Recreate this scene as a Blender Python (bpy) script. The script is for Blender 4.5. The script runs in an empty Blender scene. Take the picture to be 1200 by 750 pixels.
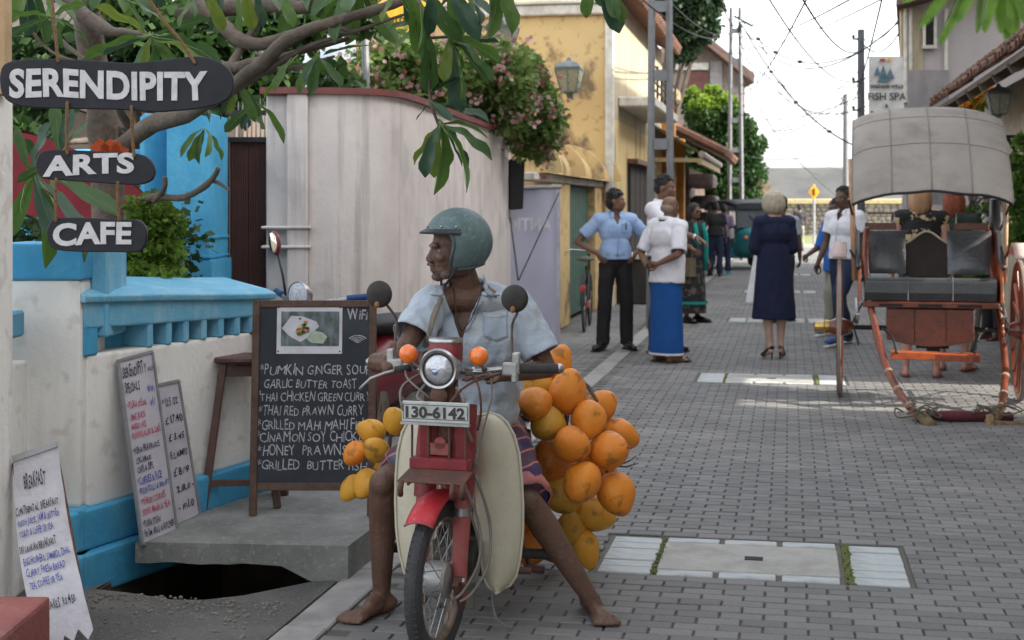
import bpy, bmesh, math, random
from mathutils import Vector, Matrix, Euler, noise
random.seed(7)
PI = math.pi
R = math.radians
SC = bpy.context.scene
COL = SC.collection
# ------------------------------------------------------------ camera (world +Y runs along the street)
FPX, CAMH, HOR, YAW = 1667.0, 1.55, 243.0, R(11.0)
FW = Vector((-math.sin(YAW), math.cos(YAW), 0)); RT = Vector((math.cos(YAW), math.sin(YAW), 0))
cd = bpy.data.cameras.new('camera'); cam = bpy.data.objects.new('camera', cd); COL.objects.link(cam)
cam.location = (0, 0, CAMH); cam.rotation_euler = (PI/2, 0, YAW)
cd.sensor_width = 36; cd.lens = 36*FPX/1200.0; cd.shift_y = -(375-HOR)/1200.0
cd.clip_start = 0.05; cd.clip_end = 3000
cd.dof.use_dof = True; cd.dof.focus_distance = 5.3; cd.dof.aperture_fstop = 5.6
SC.camera = cam
# ------------------------------------------------------------ sky and sun
SUN_EL, SUN_AZ = R(34), R(92)          # azimuth measured from +Y towards +X
w = bpy.data.worlds.new('World'); SC.world = w; w.use_nodes = True
nt = w.node_tree; nt.nodes.clear()
sk = nt.nodes.new('ShaderNodeTexSky'); sk.sky_type = 'NISHITA'; sk.sun_disc = False
sk.sun_elevation = SUN_EL; sk.sun_rotation = SUN_AZ; sk.air_density = 1.0; sk.dust_density = 2.5; sk.ozone_density = 1.0
bg = nt.nodes.new('ShaderNodeBackground'); bg.inputs[1].default_value = 0.15
ou = nt.nodes.new('ShaderNodeOutputWorld')
hs = nt.nodes.new('ShaderNodeHueSaturation'); hs.inputs['Saturation'].default_value = .24; hs.inputs['Value'].default_value = 1.0
nt.links.new(sk.outputs[0], hs.inputs['Color']); nt.links.new(hs.outputs[0], bg.inputs[0]); nt.links.new(bg.outputs[0], ou.inputs[0])
sd = bpy.data.lights.new('sun', 'SUN'); sun = bpy.data.objects.new('sun', sd); COL.objects.link(sun)
sd.energy = 2.1; sd.angle = R(0.6); sd.color = (1.0, 0.93, 0.82)
_sv = Vector((math.sin(SUN_AZ)*math.cos(SUN_EL), math.cos(SUN_AZ)*math.cos(SUN_EL), math.sin(SUN_EL)))
sun.rotation_euler = _sv.to_track_quat('Z', 'Y').to_euler()
SC.view_settings.view_transform = 'Standard'; SC.view_settings.look = 'None'
SC.view_settings.exposure = 2.1; SC.view_settings.gamma = 1.0

# ------------------------------------------------------------ where things stand
def V(px, py, d):
    p = FW*d + RT*((px-600.0)/FPX*d); p.z = CAMH + (HOR-py)*d/FPX; return p
def gd(py, z=0.0): return FPX*(CAMH-z)/(py-HOR)
def G(px, py, z=0.0):
    return V(px, py, gd(py, z))
def L(px, X, z=None, py=None):
    t = (px-600.0)/FPX; d = X/(-math.sin(YAW)+math.cos(YAW)*t)
    p = FW*d + RT*(t*d); p.z = (CAMH+(HOR-py)*d/FPX) if z is None else z
    return p
# ------------------------------------------------------------ materials
MATS = {}
def M(name, c, c2=None, rough=.8, scale=6, bump=.15, bscale=80, stain=None, sscale=(3, 3, .6), samt=.5, metal=0, spec=.3,
      coat=0, trans=0, emis=None, det=4, lo=.35, hi=.65, spots=None, spscale=30, spamt=.5, sheen=0, sss=0, slo=.5, shi=.72, ior=None, tr=0, rnd=0):
    if name in MATS: return MATS[name]
    m = bpy.data.materials.new(name); m.use_nodes = True; t = m.node_tree; N = t.nodes; K = t.links
    b = N['Principled BSDF']
    b.inputs['Roughness'].default_value = rough; b.inputs['Metallic'].default_value = metal
    b.inputs['Specular IOR Level'].default_value = spec; b.inputs['Coat Weight'].default_value = coat
    b.inputs['Transmission Weight'].default_value = trans
    if ior: b.inputs['IOR'].default_value = ior
    if sheen: b.inputs['Sheen Weight'].default_value = sheen
    if sss:
        b.inputs['Subsurface Weight'].default_value = sss; b.inputs['Subsurface Scale'].default_value = .01
    if c2 is None: c2 = tuple(x*.72 for x in c)
    tc = N.new('ShaderNodeTexCoord')
    OBJ = tc.outputs['Object']
    if rnd:      # every copy gets its own marks
        oi = N.new('ShaderNodeObjectInfo'); sc_ = N.new('ShaderNodeMath'); sc_.operation = 'MULTIPLY'; sc_.inputs[1].default_value = 37.0; K.new(oi.outputs['Random'], sc_.inputs[0])
        av = N.new('ShaderNodeVectorMath'); av.operation = 'ADD'; K.new(OBJ, av.inputs[0]); K.new(sc_.outputs[0], av.inputs[1]); OBJ = av.outputs[0]
    def noi(sc, vec=None, detail=det, rgh=.6):
        n = N.new('ShaderNodeTexNoise'); n.inputs['Scale'].default_value = sc; n.inputs['Detail'].default_value = detail
        n.inputs['Roughness'].default_value = rgh
        K.new(vec or OBJ, n.inputs['Vector']); return n.outputs['Fac']
    def ramp(s, a, z):
        r = N.new('ShaderNodeMapRange'); r.inputs[1].default_value = a; r.inputs[2].default_value = z
        K.new(s, r.inputs[0]); return r.outputs[0]
    def mix(f, a, bb):
        x = N.new('ShaderNodeMix'); x.data_type = 'RGBA'; K.new(f, x.inputs[0])
        for s, i in ((a, 6), (bb, 7)):
            if isinstance(s, tuple): x.inputs[i].default_value = (*s, 1)
            else: K.new(s, x.inputs[i])
        return x.outputs[2]
    def mul(s, k):
        x = N.new('ShaderNodeMath'); x.operation = 'MULTIPLY'; K.new(s, x.inputs[0]); x.inputs[1].default_value = k; return x.outputs[0]
    col = mix(ramp(noi(scale), lo, hi), c, c2)
    if stain:
        mp = N.new('ShaderNodeMapping'); mp.inputs['Scale'].default_value = sscale; K.new(OBJ, mp.inputs[0])
        col = mix(mul(ramp(noi(1.0, mp.outputs[0], 6, .65), slo, shi), samt), col, stain)
    if spots:
        col = mix(mul(ramp(noi(spscale, None, 2, .5), .58, .66), spamt), col, spots)
    K.new(col, b.inputs['Base Color'])
    if bump:
        bp = N.new('ShaderNodeBump'); bp.inputs['Strength'].default_value = bump; bp.inputs['Distance'].default_value = .01
        K.new(noi(bscale, None, 5), bp.inputs['Height']); K.new(bp.outputs[0], b.inputs['Normal'])
    rr = N.new('ShaderNodeMapRange'); rr.inputs[3].default_value = max(0, rough-.12); rr.inputs[4].default_value = min(1, rough+.12)
    K.new(noi(scale*3), rr.inputs[0]); K.new(rr.outputs[0], b.inputs['Roughness'])
    if emis:
        b.inputs['Emission Color'].default_value = (*emis[0], 1); b.inputs['Emission Strength'].default_value = emis[1]
    if tr:      # thin leaves and cloth let some light through
        ts = N.new('ShaderNodeBsdfTranslucent'); K.new(col, ts.inputs[0]); ms = N.new('ShaderNodeMixShader'); ms.inputs[0].default_value = tr
        K.new(b.outputs[0], ms.inputs[1]); K.new(ts.outputs[0], ms.inputs[2]); K.new(ms.outputs[0], N['Material Output'].inputs[0])
    m.diffuse_color = (*c, 1)
    MATS[name] = m; return m
# ------------------------------------------------------------ mesh building
class MB:
    def __init__(s): s.v = []; s.f = []; s.mi = []; s.cur = 0
    def add(s, vs, fs):
        o = len(s.v); s.v += [Vector(p) for p in vs]; s.f += [tuple(i+o for i in f) for f in fs]; s.mi += [s.cur]*len(fs); return s
    def box(s, c, d, rot=None):
        c = Vector(c); h = Vector(d)/2
        mt = rot if isinstance(rot, Matrix) else (Euler(rot).to_matrix() if rot else None)
        vs = []
        for x in (-1, 1):
            for y in (-1, 1):
                for z in (-1, 1):
                    p = Vector((x*h.x, y*h.y, z*h.z)); p = (mt @ p) if mt else p; vs.append(c+p)
        return s.add(vs, [(0, 1, 3, 2), (4, 6, 7, 5), (0, 4, 5, 1), (2, 3, 7, 6), (0, 2, 6, 4), (1, 5, 7, 3)])
    def bx(s, a, b):
        a = Vector(a); b = Vector(b); return s.box((a+b)/2, (abs(b.x-a.x), abs(b.y-a.y), abs(b.z-a.z)))
    def hexa(s, q, n):     # quad q (4 points) extruded by vector n
        n = Vector(n); q = [Vector(p) for p in q]
        vs = q+[p+n for p in q]
        return s.add(vs, [(0, 1, 2, 3), (7, 6, 5, 4), (0, 4, 5, 1), (1, 5, 6, 2), (2, 6, 7, 3), (3, 7, 4, 0)])
    def prism(s, pts, n):
        n = Vector(n); q = [Vector(p) for p in pts]; k = len(q)
        return s.add(q+[p+n for p in q], [tuple(range(k)), tuple(range(2*k-1, k-1, -1))]+[(i, i+k, (i+1) % k+k, (i+1) % k) for i in range(k)])
    def bar(s, a, b, wd, th, up=(0, 0, 1)):
        a = Vector(a); b = Vector(b); d = (b-a); l = d.length; d.normalize(); up = Vector(up)
        x = d.cross(up)
        if x.length < 1e-4: x = d.cross(Vector((1, 0, 0)))
        x.normalize(); y = x.cross(d)
        return s.box((a+b)/2, (wd, l, th), Matrix((x, d, y)).transposed())
    def tube(s, pts, r, n=10, caps=True, sy=1.0, upv=None):
        pts = [Vector(p) for p in pts]; k = len(pts)
        rs = list(r) if hasattr(r, '__len__') else [r]*k
        t0 = (pts[1]-pts[0]).normalized(); u = upv or (Vector((0, 0, 1)) if abs(t0.z) < .9 else Vector((1, 0, 0)))
        u = Vector(u); vs = []
        for i, p in enumerate(pts):
            t = (pts[min(i+1, k-1)]-pts[max(i-1, 0)])
            t = t.normalized() if t.length > 1e-9 else t0
            u = (u-t*u.dot(t))
            u = u.normalized() if u.length > 1e-6 else t.orthogonal().normalized()
            x = t.cross(u)
            for j in range(n):
                a = 2*PI*j/n; vs.append(p+x*(math.cos(a)*rs[i])+u*(math.sin(a)*rs[i]*sy))
        fs = [(i*n+j, i*n+(j+1) % n, (i+1)*n+(j+1) % n, (i+1)*n+j) for i in range(k-1) for j in range(n)]
        if caps: fs += [tuple(range(n-1, -1, -1)), tuple(range((k-1)*n, k*n))]
        return s.add(vs, fs)
    def cyl(s, a, b, r, r2=None, n=16): return s.tube([a, b], [r, r if r2 is None else r2], n)
    def ell(s, c, r, rot=None, n=12, m=8):
        c = Vector(c); r = Vector(r) if hasattr(r, '__len__') else Vector((r, r, r))
        mt = rot if isinstance(rot, Matrix) else (Euler(rot).to_matrix() if rot else None)
        vs = []; T = lambda p: c+((mt @ p) if mt else p)
        vs.append(T(Vector((0, 0, r.z))))
        for i in range(1, m):
            a = PI*i/m
            for j in range(n):
                b = 2*PI*j/n; vs.append(T(Vector((r.x*math.sin(a)*math.cos(b), r.y*math.sin(a)*math.sin(b), r.z*math.cos(a)))))
        vs.append(T(Vector((0, 0, -r.z)))); e = len(vs)-1
        fs = [(0, 1+j, 1+(j+1) % n) for j in range(n)]
        fs += [(1+i*n+j, 1+(i+1)*n+j, 1+(i+1)*n+(j+1) % n, 1+i*n+(j+1) % n) for i in range(m-2) for j in range(n)]
        fs += [(e, 1+(m-2)*n+(j+1) % n, 1+(m-2)*n+j) for j in range(n)]
        return s.add(vs, fs)
    def cap(s, a, b, ra, rb, n=12):   # tapered capsule
        a = Vector(a); b = Vector(b); d = (b-a); l = max(d.length, 1e-5); d = d/l
        P = []; Q = []
        for i in range(5):
            g = PI/2*i/4; P.append(a-d*ra*math.cos(g)); Q.append(max(ra*math.sin(g), 1e-4))
        for i in range(5):
            g = PI/2*i/4; P.append(b+d*rb*math.sin(g)); Q.append(max(rb*math.cos(g), 1e-4))
        return s.tube(P, Q, n)
    def lathe(s, prof, c=(0, 0, 0), ax='Z', n=24, mt=None, close=False):
        c = Vector(c); vs = []
        for r, z in prof:
            for j in range(n):
                a = 2*PI*j/n; p = Vector((r*math.cos(a), r*math.sin(a), z))
                if ax == 'X': p = Vector((p.z, p.x, p.y))
                if ax == 'Y': p = Vector((p.y, p.z, p.x))
                if mt: p = mt @ p
                vs.append(c+p)
        k = len(prof)
        fs = [(i*n+j, i*n+(j+1) % n, (i+1)*n+(j+1) % n, (i+1)*n+j) for i in range(k-1) for j in range(n)]
        if close: fs += [((k-1)*n+j, (k-1)*n+(j+1) % n, (j+1) % n, j) for j in range(n)]
        return s.add(vs, fs)
    def loft(s, rings, caps=True):
        n = len(rings[0]); vs = [p for r_ in rings for p in r_]; k = len(rings)
        fs = [(i*n+j, i*n+(j+1) % n, (i+1)*n+(j+1) % n, (i+1)*n+j) for i in range(k-1) for j in range(n)]
        if caps: fs += [tuple(range(n-1, -1, -1)), tuple(range((k-1)*n, k*n))]
        return s.add(vs, fs)
    def grid(s, fn, nu, nv):
        vs = [fn(i/nu, j/nv) for i in range(nu+1) for j in range(nv+1)]
        return s.add(vs, [(i*(nv+1)+j, (i+1)*(nv+1)+j, (i+1)*(nv+1)+j+1, i*(nv+1)+j+1) for i in range(nu) for j in range(nv)])
    def mesh(s, name='mesh', smooth=False, bevel=0, seg=1, fix=True):
        me = bpy.data.meshes.new(name); me.from_pydata([tuple(p) for p in s.v], [], s.f)
        if max(s.mi, default=0) > 0: me.polygons.foreach_set('material_index', s.mi)
        if fix or bevel:
            bm = bmesh.new(); bm.from_mesh(me)
            if fix: bmesh.ops.recalc_face_normals(bm, faces=bm.faces)
            if bevel:
                es = [e for e in bm.edges if len(e.link_faces) == 2 and e.calc_face_angle(0) > .5]
                if es: bmesh.ops.bevel(bm, geom=es, offset=bevel, segments=seg, profile=.6, affect='EDGES', clamp_overlap=True)
            bm.to_mesh(me); bm.free()
        if smooth:
            me.polygons.foreach_set('use_smooth', [True]*len(me.polygons))
            if smooth == 2:
                bm = bmesh.new(); bm.from_mesh(me)
                for e in bm.edges: e.smooth = not (len(e.link_faces) == 2 and e.calc_face_angle(0) > .6)
                bm.to_mesh(me); bm.free()
        return me
def remesh(mb, vox, smooth=3, fac=.5, disp=None):
    me = mb.mesh('tmp'); o = bpy.data.objects.new('tmp', me); COL.objects.link(o)
    md = o.modifiers.new('r', 'REMESH'); md.mode = 'VOXEL'; md.voxel_size = vox; md.use_smooth_shade = True
    if smooth:
        ms = o.modifiers.new('s', 'SMOOTH'); ms.iterations = smooth; ms.factor = fac
    dg = bpy.context.evaluated_depsgraph_get(); e = o.evaluated_get(dg)
    out = bpy.data.meshes.new_from_object(e)
    bpy.data.objects.remove(o); bpy.data.meshes.remove(me)
    if disp:
        out.update(); nv = [v.normal.copy() for v in out.vertices]
        for v, n in zip(out.vertices, nv): v.co += n*disp(v.co.copy(), n)
    out.polygons.foreach_set('use_smooth', [True]*len(out.polygons))
    return out
def pmat(o):
    m = Matrix.LocRotScale(o.location, o.rotation_euler, o.scale)
    return pmat(o.parent) @ m if o.parent else m
def obj(name, mb, mat, parent=None, world=False, smooth=False, bevel=0, seg=1, loc=None, rot=None):
    me = mb if isinstance(mb, bpy.types.Mesh) else mb.mesh(name, smooth, bevel, seg)
    for m in (mat if isinstance(mat, (list, tuple)) else [mat]): me.materials.append(m)
    o = bpy.data.objects.new(name, me); COL.objects.link(o)
    if parent:
        o.parent = parent
        if world: me.transform(pmat(parent).inverted())
    if loc is not None: o.location = loc
    if rot is not None: o.rotation_euler = rot
    return o
def tag(o, label=None, cat=None, group=None, kind=None):
    if label: o['label'] = label
    if cat: o['category'] = cat
    if group: o['group'] = group
    if kind: o['kind'] = kind
    return o
def thing(name, label, cat, loc=(0, 0, 0), rz=0, group=None):
    o = bpy.data.objects.new(name, None); COL.objects.link(o); o.location = loc; o.rotation_euler = (0, 0, rz)
    o.empty_display_size = .1
    return tag(o, label, cat, group)
def one(name, label, cat, mb, mat, group=None, origin=None, **k):   # a thing that is a single mesh, origin moved to its base
    o = obj(name, mb, mat, **k); me = o.data
    if origin is None:
        vs = [v.co for v in me.vertices]; n = len(vs)
        origin = Vector((sum(v.x for v in vs)/n, sum(v.y for v in vs)/n, min(v.z for v in vs)))
    me.transform(Matrix.Translation(-Vector(origin))); o.location = origin
    return tag(o, label, cat, group)
def struct(name, mb, mat, **k): return tag(obj(name, mb, mat, **k), kind='structure')
def kids(o): return [c for c in COL.objects if c.parent == o]
def copy_tree(o, parent=None):
    c = o.copy(); COL.objects.link(c); c.parent = parent
    for ch in list(o.children): copy_tree(ch, c)
    return c
def text_mb(s, size, thick=.0, depth=.001, align='CENTER', shear=0, sx=1.0, jit=0, seed=0, space=1.0, res=3):
    """lettering lying in the local XZ plane (reads from -Y), as an MB"""
    cu = bpy.data.curves.new('t', 'FONT'); cu.body = s; cu.size = size; cu.offset = thick; cu.extrude = depth
    cu.align_x = align; cu.shear = shear; cu.space_character = space; cu.resolution_u = res
    o = bpy.data.objects.new('t', cu); COL.objects.link(o)
    dg = bpy.context.evaluated_depsgraph_get(); dg.update()
    me = bpy.data.meshes.new_from_object(o.evaluated_get(dg)); mb = MB()
    rs = random.Random(seed)
    ph = rs.random()*9
    vs = []
    for v in me.vertices:
        x, y, z = v.co.x*sx, v.co.y, v.co.z
        if jit:
            q = noise.noise_vector(Vector((x/size*1.1+ph, y/size*1.1, 0)))
            x += q.x*jit*size; y += q.y*jit*size
        vs.append((x, -z, y))
    mb.add(vs, [tuple(p.vertices) for p in me.polygons])
    bpy.data.objects.remove(o); bpy.data.curves.remove(cu); bpy.data.meshes.remove(me)
    return mb
def xf(mb, mt):
    mb.v = [mt @ p for p in mb.v]; return mb
def merge(a, b, mi=None):
    o = len(a.v); a.v += b.v; a.f += [tuple(i+o for i in f) for f in b.f]; a.mi += [a.cur if mi is None else mi]*len(b.f); return a
def frame(o, x, z):    # matrix with local X, Z axes given and origin o
    x = Vector(x).normalized(); z = Vector(z); z = (z-x*z.dot(x)).normalized(); y = z.cross(x)
    return Matrix.Translation(o) @ Matrix((x, y, z)).transposed().to_4x4()
CAMFACE = Matrix.Rotation(YAW, 4, 'Z')       # local -Y looks at the camera
def cf(x, d, z): return FW*d + RT*x + Vector((0, 0, z))   # camera-aligned coordinates to world

GL = {}
def hand_text(s, seed=0, wild=.5, thick=.0):
    """letters drawn one by one with uneven size, slant and baseline, in the local XZ plane"""
    rr = random.Random(seed+len(s)); out = MB(); x = 0
    for ch in s:
        if ch == ' ': x += .30; continue
        if (ch, thick) not in GL:
            g = text_mb(ch, 1.0, thick, .0, 'LEFT', res=2); xs_ = [p.x for p in g.v]; GL[(ch, thick)] = (g, min(xs_), max(xs_))
        g, a, b = GL[(ch, thick)]; sx = rr.uniform(1-.25*wild, 1+.2*wild); sz = rr.uniform(1-.25*wild, 1+.3*wild); sh = rr.uniform(-.12, .3)*wild; dz = rr.uniform(-.08, .08)*wild; ph = rr.random()*9
        m_ = MB(); m_.f = list(g.f); m_.mi = [0]*len(g.f)
        for p in g.v:
            q = noise.noise_vector(Vector((p.x*1.6+ph, p.z*1.6, seed))); m_.v.append(Vector((x+(p.x-a)*sx+sh*p.z+q.x*.07*wild, 0, p.z*sz+dz+q.z*.07*wild)))
        merge(out, m_); x += (b-a)*sx+.09
    return out
def smooth_bd(bm, n=8, f=.5):
    for _ in range(n):
        nw = {}
        for v in bm.verts:
            if v.is_boundary:
                nb = [e.other_vert(v).co for e in v.link_edges if e.is_boundary]
                if len(nb) == 2: nw[v] = v.co.lerp((nb[0]+nb[1])/2, f)
        for v, c in nw.items(): v.co = c
# ============================================================ MATERIALS OF THE SETTING
m_white = M('white_limewash', (.82, .80, .76), (.75, .73, .69), scale=2, stain=(.40, .38, .34), samt=.45, bump=.35, bscale=35, spots=(.36, .31, .24), spscale=9, spamt=.3)
m_wall = M('weathered_white_wall', (.66, .60, .56), (.56, .505, .475), scale=2.5, stain=(.24, .22, .21), sscale=(8, 8, .45), samt=.9, spots=(.35, .32, .29), spscale=3.5, spamt=.35, bump=.3, bscale=30, slo=.52, shi=.8)
m_blue = M('sky_blue_paint', (.07, .34, .55), (.045, .27, .47), scale=4, bump=.4, bscale=40, stain=(.2, .5, .62), sscale=(5, 5, 1.5), samt=.35, rough=.65)
m_blue_l = M('faded_blue_paint', (.17, .42, .58), (.11, .37, .54), scale=5, bump=.45, bscale=50, stain=(.4, .55, .6), sscale=(9, 9, 3), samt=.6, rough=.65)
m_conc = M('old_concrete', (.25, .25, .235), (.17, .17, .16), scale=4, bump=.5, bscale=60, stain=(.11, .11, .1), sscale=(3, 3, 3), samt=.5, spots=(.42, .42, .4), spscale=40, spamt=.25)
m_tar = M('rough_tarmac', (.125, .12, .112), (.085, .083, .08), scale=2.2, bump=.8, bscale=130, stain=(.2, .185, .16), sscale=(1.6, 1.6, 1), samt=.6, spots=(.24, .22, .2), spscale=90, spamt=.5)
m_kerb = M('pale_kerb', (.33, .32, .30), (.26, .25, .24), bump=.4, stain=(.16, .155, .15), sscale=(3, 3, 3), samt=.5)
m_yel = M('ochre_wall', (.62, .45, .21), (.55, .38, .17), scale=1.2, bump=.2, stain=(.13, .10, .07), sscale=(2.2, 2.2, 1.6), samt=.85, slo=.54, shi=.64, spots=(.3, .2, .09), spscale=7, spamt=.5)
m_cream = M('cream_wall', (.49, .41, .28), (.42, .35, .235), scale=1.5, stain=(.22, .19, .15), sscale=(2.5, 2.5, .5), samt=.6)
m_trim = M('pale_trim', (.66, .63, .56), stain=(.3, .28, .25), samt=.6)
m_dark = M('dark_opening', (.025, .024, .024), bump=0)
m_rcop = M('oxide_red_coping', (.20, .065, .055), (.14, .05, .045), scale=8, bump=.3, rough=.6)
m_tile = M('clay_tile', (.22, .10, .065), (.13, .07, .05), scale=5, bump=.4, stain=(.09, .08, .07), sscale=(5, 5, 5), samt=.7)
m_brownm = M('brown_painted_metal', (.14, .075, .065), (.11, .06, .055), rough=.5, bump=.1)
m_grey = M('grey_metal', (.33, .34, .35), rough=.5, metal=.3)
m_black = M('black_paint', (.022, .022, .024), rough=.5, bump=.05)
m_wood = M('worn_wood', (.17, .085, .05), (.1, .05, .032), scale=14, bump=.3, rough=.6)
m_pine = M('pine_wood', (.44, .31, .18), (.36, .24, .13), scale=10, bump=.2)
m_pole = M('pole_concrete', (.19, .195, .20), (.15, .155, .16), bump=.3)
m_wire = M('cable_black', (.03, .03, .032), bump=0)
m_earth = M('earth', (.17, .15, .12), (.12, .11, .09), scale=1, bump=.6)
m_mort = M('joint_sand', (.10, .095, .085), (.13, .12, .09), scale=3, bump=.6, bscale=150)
m_grass = M('verge_grass', (.12, .16, .05), (.2, .19, .1), scale=1.5, bump=.8)
m_shut = M('green_shutter', (.055, .12, .085), (.04, .09, .07), rough=.6)
m_oran = M('orange_paint', (.62, .26, .05), rough=.6)
m_roofmet = M('weathered_sheet', (.42, .38, .32), (.3, .27, .23), stain=(.15, .12, .1), samt=.6)
def brickmat():
    m = M('grey_pavers', (.185, .182, .178), (.145, .143, .14), scale=1.3, bump=.5, bscale=110, stain=(.26, .25, .23), sscale=(.7, .7, .7), samt=.7, rough=.75, spots=(.11, .105, .1), spscale=60, spamt=.35, slo=.45, shi=.75)
    t = m.node_tree; N = t.nodes; K = t.links; b = N['Principled BSDF']
    src = b.inputs['Base Color'].links[0].from_socket
    g = N.new('ShaderNodeNewGeometry'); oi = N.new('ShaderNodeObjectInfo')
    a = N.new('ShaderNodeMath'); a.operation = 'ADD'; K.new(g.outputs['Random Per Island'], a.inputs[0]); K.new(oi.outputs['Random'], a.inputs[1])
    f = N.new('ShaderNodeMath'); f.operation = 'FRACT'; K.new(a.outputs[0], f.inputs[0])
    r = N.new('ShaderNodeMapRange'); r.inputs[3].default_value = .84; r.inputs[4].default_value = 1.16; K.new(f.outputs[0], r.inputs[0])
    x = N.new('ShaderNodeVectorMath'); x.operation = 'SCALE'; K.new(src, x.inputs[0]); K.new(r.outputs[0], x.inputs['Scale'])
    K.new(x.outputs[0], b.inputs['Base Color']); return m
m_brick = brickmat()
# ============================================================ GROUND
PIT = (-2.78, -1.93, 5.05, 6.7)
xs = [-400, PIT[0], PIT[1], 400]; ys = [-60, PIT[2], PIT[3], 900]
g = MB()
for i in range(3):
    for j in range(3):
        if i == 1 and j == 1: continue
        g.add([(xs[i], ys[j], -.02), (xs[i+1], ys[j], -.02), (xs[i+1], ys[j+1], -.02), (xs[i], ys[j+1], -.02)], [(0, 1, 2, 3)])
struct('ground', g, m_earth)
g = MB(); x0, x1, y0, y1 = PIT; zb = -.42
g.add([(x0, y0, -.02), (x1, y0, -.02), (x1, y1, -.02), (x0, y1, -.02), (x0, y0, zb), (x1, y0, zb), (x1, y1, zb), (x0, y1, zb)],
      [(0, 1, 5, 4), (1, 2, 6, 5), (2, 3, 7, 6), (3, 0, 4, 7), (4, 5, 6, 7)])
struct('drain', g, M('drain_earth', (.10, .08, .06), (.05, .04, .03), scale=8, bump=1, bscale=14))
# street bed and bricks
st = struct('street', MB().add([(-1.66, -6, -.012), (7, -6, -.012), (7, 56, -.012), (-1.66, 56, -.012), (-2.9, 9, -.0121), (-1.66, 9, -.0121), (-1.66, 56, -.0121), (-2.9, 56, -.0121)], [(0, 1, 2, 3), (4, 5, 6, 7)]), m_mort)
MH = [(-.80, .49, y, y+.70) for y in (6.0, 12.72, 19.5, 26.3, 33.1)]
def brick_vs(w, l, h=.03, ch=.006):
    a, b = w/2, l/2
    v = []
    for z, q in ((-h, 0), (-ch, 0), (0, ch)):
        v += [(-a+q, -b+q, z), (a-q, -b+q, z), (a-q, b-q, z), (-a+q, b-q, z)]
    f = [(8, 9, 10, 11)]
    for k in (0, 4):
        f += [(k+i, k+(i+1) % 4, k+4+(i+1) % 4, k+4+i) for i in range(4)]
    return [Vector(p) for p in v], f
BW, BL = .165, .0825
bvar = []
for k in range(5):
    v, f = brick_vs(BW-.007-.003*random.random(), BL-.006-.002*random.random(), ch=.004)
    mb = MB().add(v, f); me = mb.mesh('brick'); me.materials.append(m_brick); bvar.append(me)
cand = []; cuts = []
for j in range(int((56-3.2)/BL)):
    y = 3.2+j*BL+BL/2; off = (j % 2)*BW/2
    for i in range(-9, 44):
        x = -1.66+BW/2+i*BW+off
        if x < (-2.85 if y > 9 else -1.66+BW/2-.01): continue
        if y > 9 and -1.76 < x < -1.55 and False: continue
        dd = FW.dot(Vector((x, y, 0))); px = 600+FPX*RT.dot(Vector((x, y, 0)))/dd
        if px < 40 or px > 1340: continue
        mh = [q for q in MH if q[2]-.035 < y < q[3]+.035 and q[0]-.022-BW/2 < x < q[1]+.022+BW/2]
        if mh:      # cut pavers beside the covers
            a_, b_ = mh[0][0]-.024, mh[0][1]+.024
            for lo_, hi_ in ((x-BW/2, min(x+BW/2, a_)), (max(x-BW/2, b_), x+BW/2)):
                if hi_-lo_ > .03: cuts.append(((lo_+hi_)/2, y, hi_-lo_))
            continue
        if -1.86 < x < -1.62 and y > 9: continue
        cand.append((dd, px, x, y))
near = sorted([c for c in cand if 350 < c[1] < 1210 and gd(760) < c[0]])[:300]
ns = set((c[2], c[3]) for c in near)
for dd, px, x, y in near:
    o = bpy.data.objects.new('brick', random.choice(bvar)); COL.objects.link(o); o.parent = st
    o.location = (x, y, random.uniform(-.0035, .0005)); o.rotation_euler = (random.gauss(0, .008), random.gauss(0, .006), random.gauss(0, .008))
g = MB()
for x, y, w_ in cuts:
    v, f = brick_vs(w_-.006, BL-.006, ch=.004); g.add([p+Vector((x, y, -.001)) for p in v], f)
for dd, px, x, y in cand:
    if (x, y) in ns: continue
    v, f = brick_vs(BW-.0085, BL-.006, ch=.004)
    mt = Matrix.Translation((x, y, random.uniform(-.0035, .0005))) @ Euler((random.gauss(0, .008), random.gauss(0, .006), random.gauss(0, .008))).to_matrix().to_4x4()
    g.add([mt @ p for p in v], f)
tag(obj('brick', g.mesh('bricks', fix=False), m_brick, st), kind='stuff')
# kerb strip and left apron
g = MB()
y = 3.0
while y < 45:
    l = random.uniform(.8, 1.1); g.bx((-1.83, y, -.05), (-1.665, y+l-.012, .002+random.uniform(0, .003))); y += l
struct('kerb', g, m_kerb, bevel=.006)
ap = [(-1.835, 2.5), (-1.835, 5.64), (-1.93, 5.615), (-2.02, 5.50), (-2.13, 5.36), (-2.26, 5.27), (-2.38, 5.25), (-2.5, 5.28), (-2.6, 5.31), (-2.80, 5.34), (-3.2, 5.3), (-5, 5.3), (-5, 2.5)]
g = MB().prism([(a, b, .004) for a, b in ap], (0, 0, -.06))
struct('pavement', g, m_tar)
struct('verge', MB().add([(-12, 5.3, -.008), (PIT[0], 5.3, -.008), (PIT[0], 9, -.008), (-12, 9, -.008), (-12, 9, -.008), (-2.9, 9, -.008), (-2.9, 15, -.008), (-12, 15, -.008)], [(0, 1, 2, 3), (4, 5, 6, 7)]), m_tar)
# loose gravel by the wall foot
g = MB()
for k in range(420):
    x = random.uniform(-2.9, -1.9); y = 5.28-abs(random.gauss(0, .12)) if random.random() < .6 else random.uniform(4.4, 5.2)
    r = random.uniform(.003, .011); g.ell((x, y, .004+r*.4), (r, r*random.uniform(.6, 1), r*.7), n=5, m=3)
tag(obj('gravel', g, M('gravel', (.22, .2, .17))), 'loose grit scattered on the tarmac in front of the drain opening', 'gravel', kind='stuff')
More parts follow.
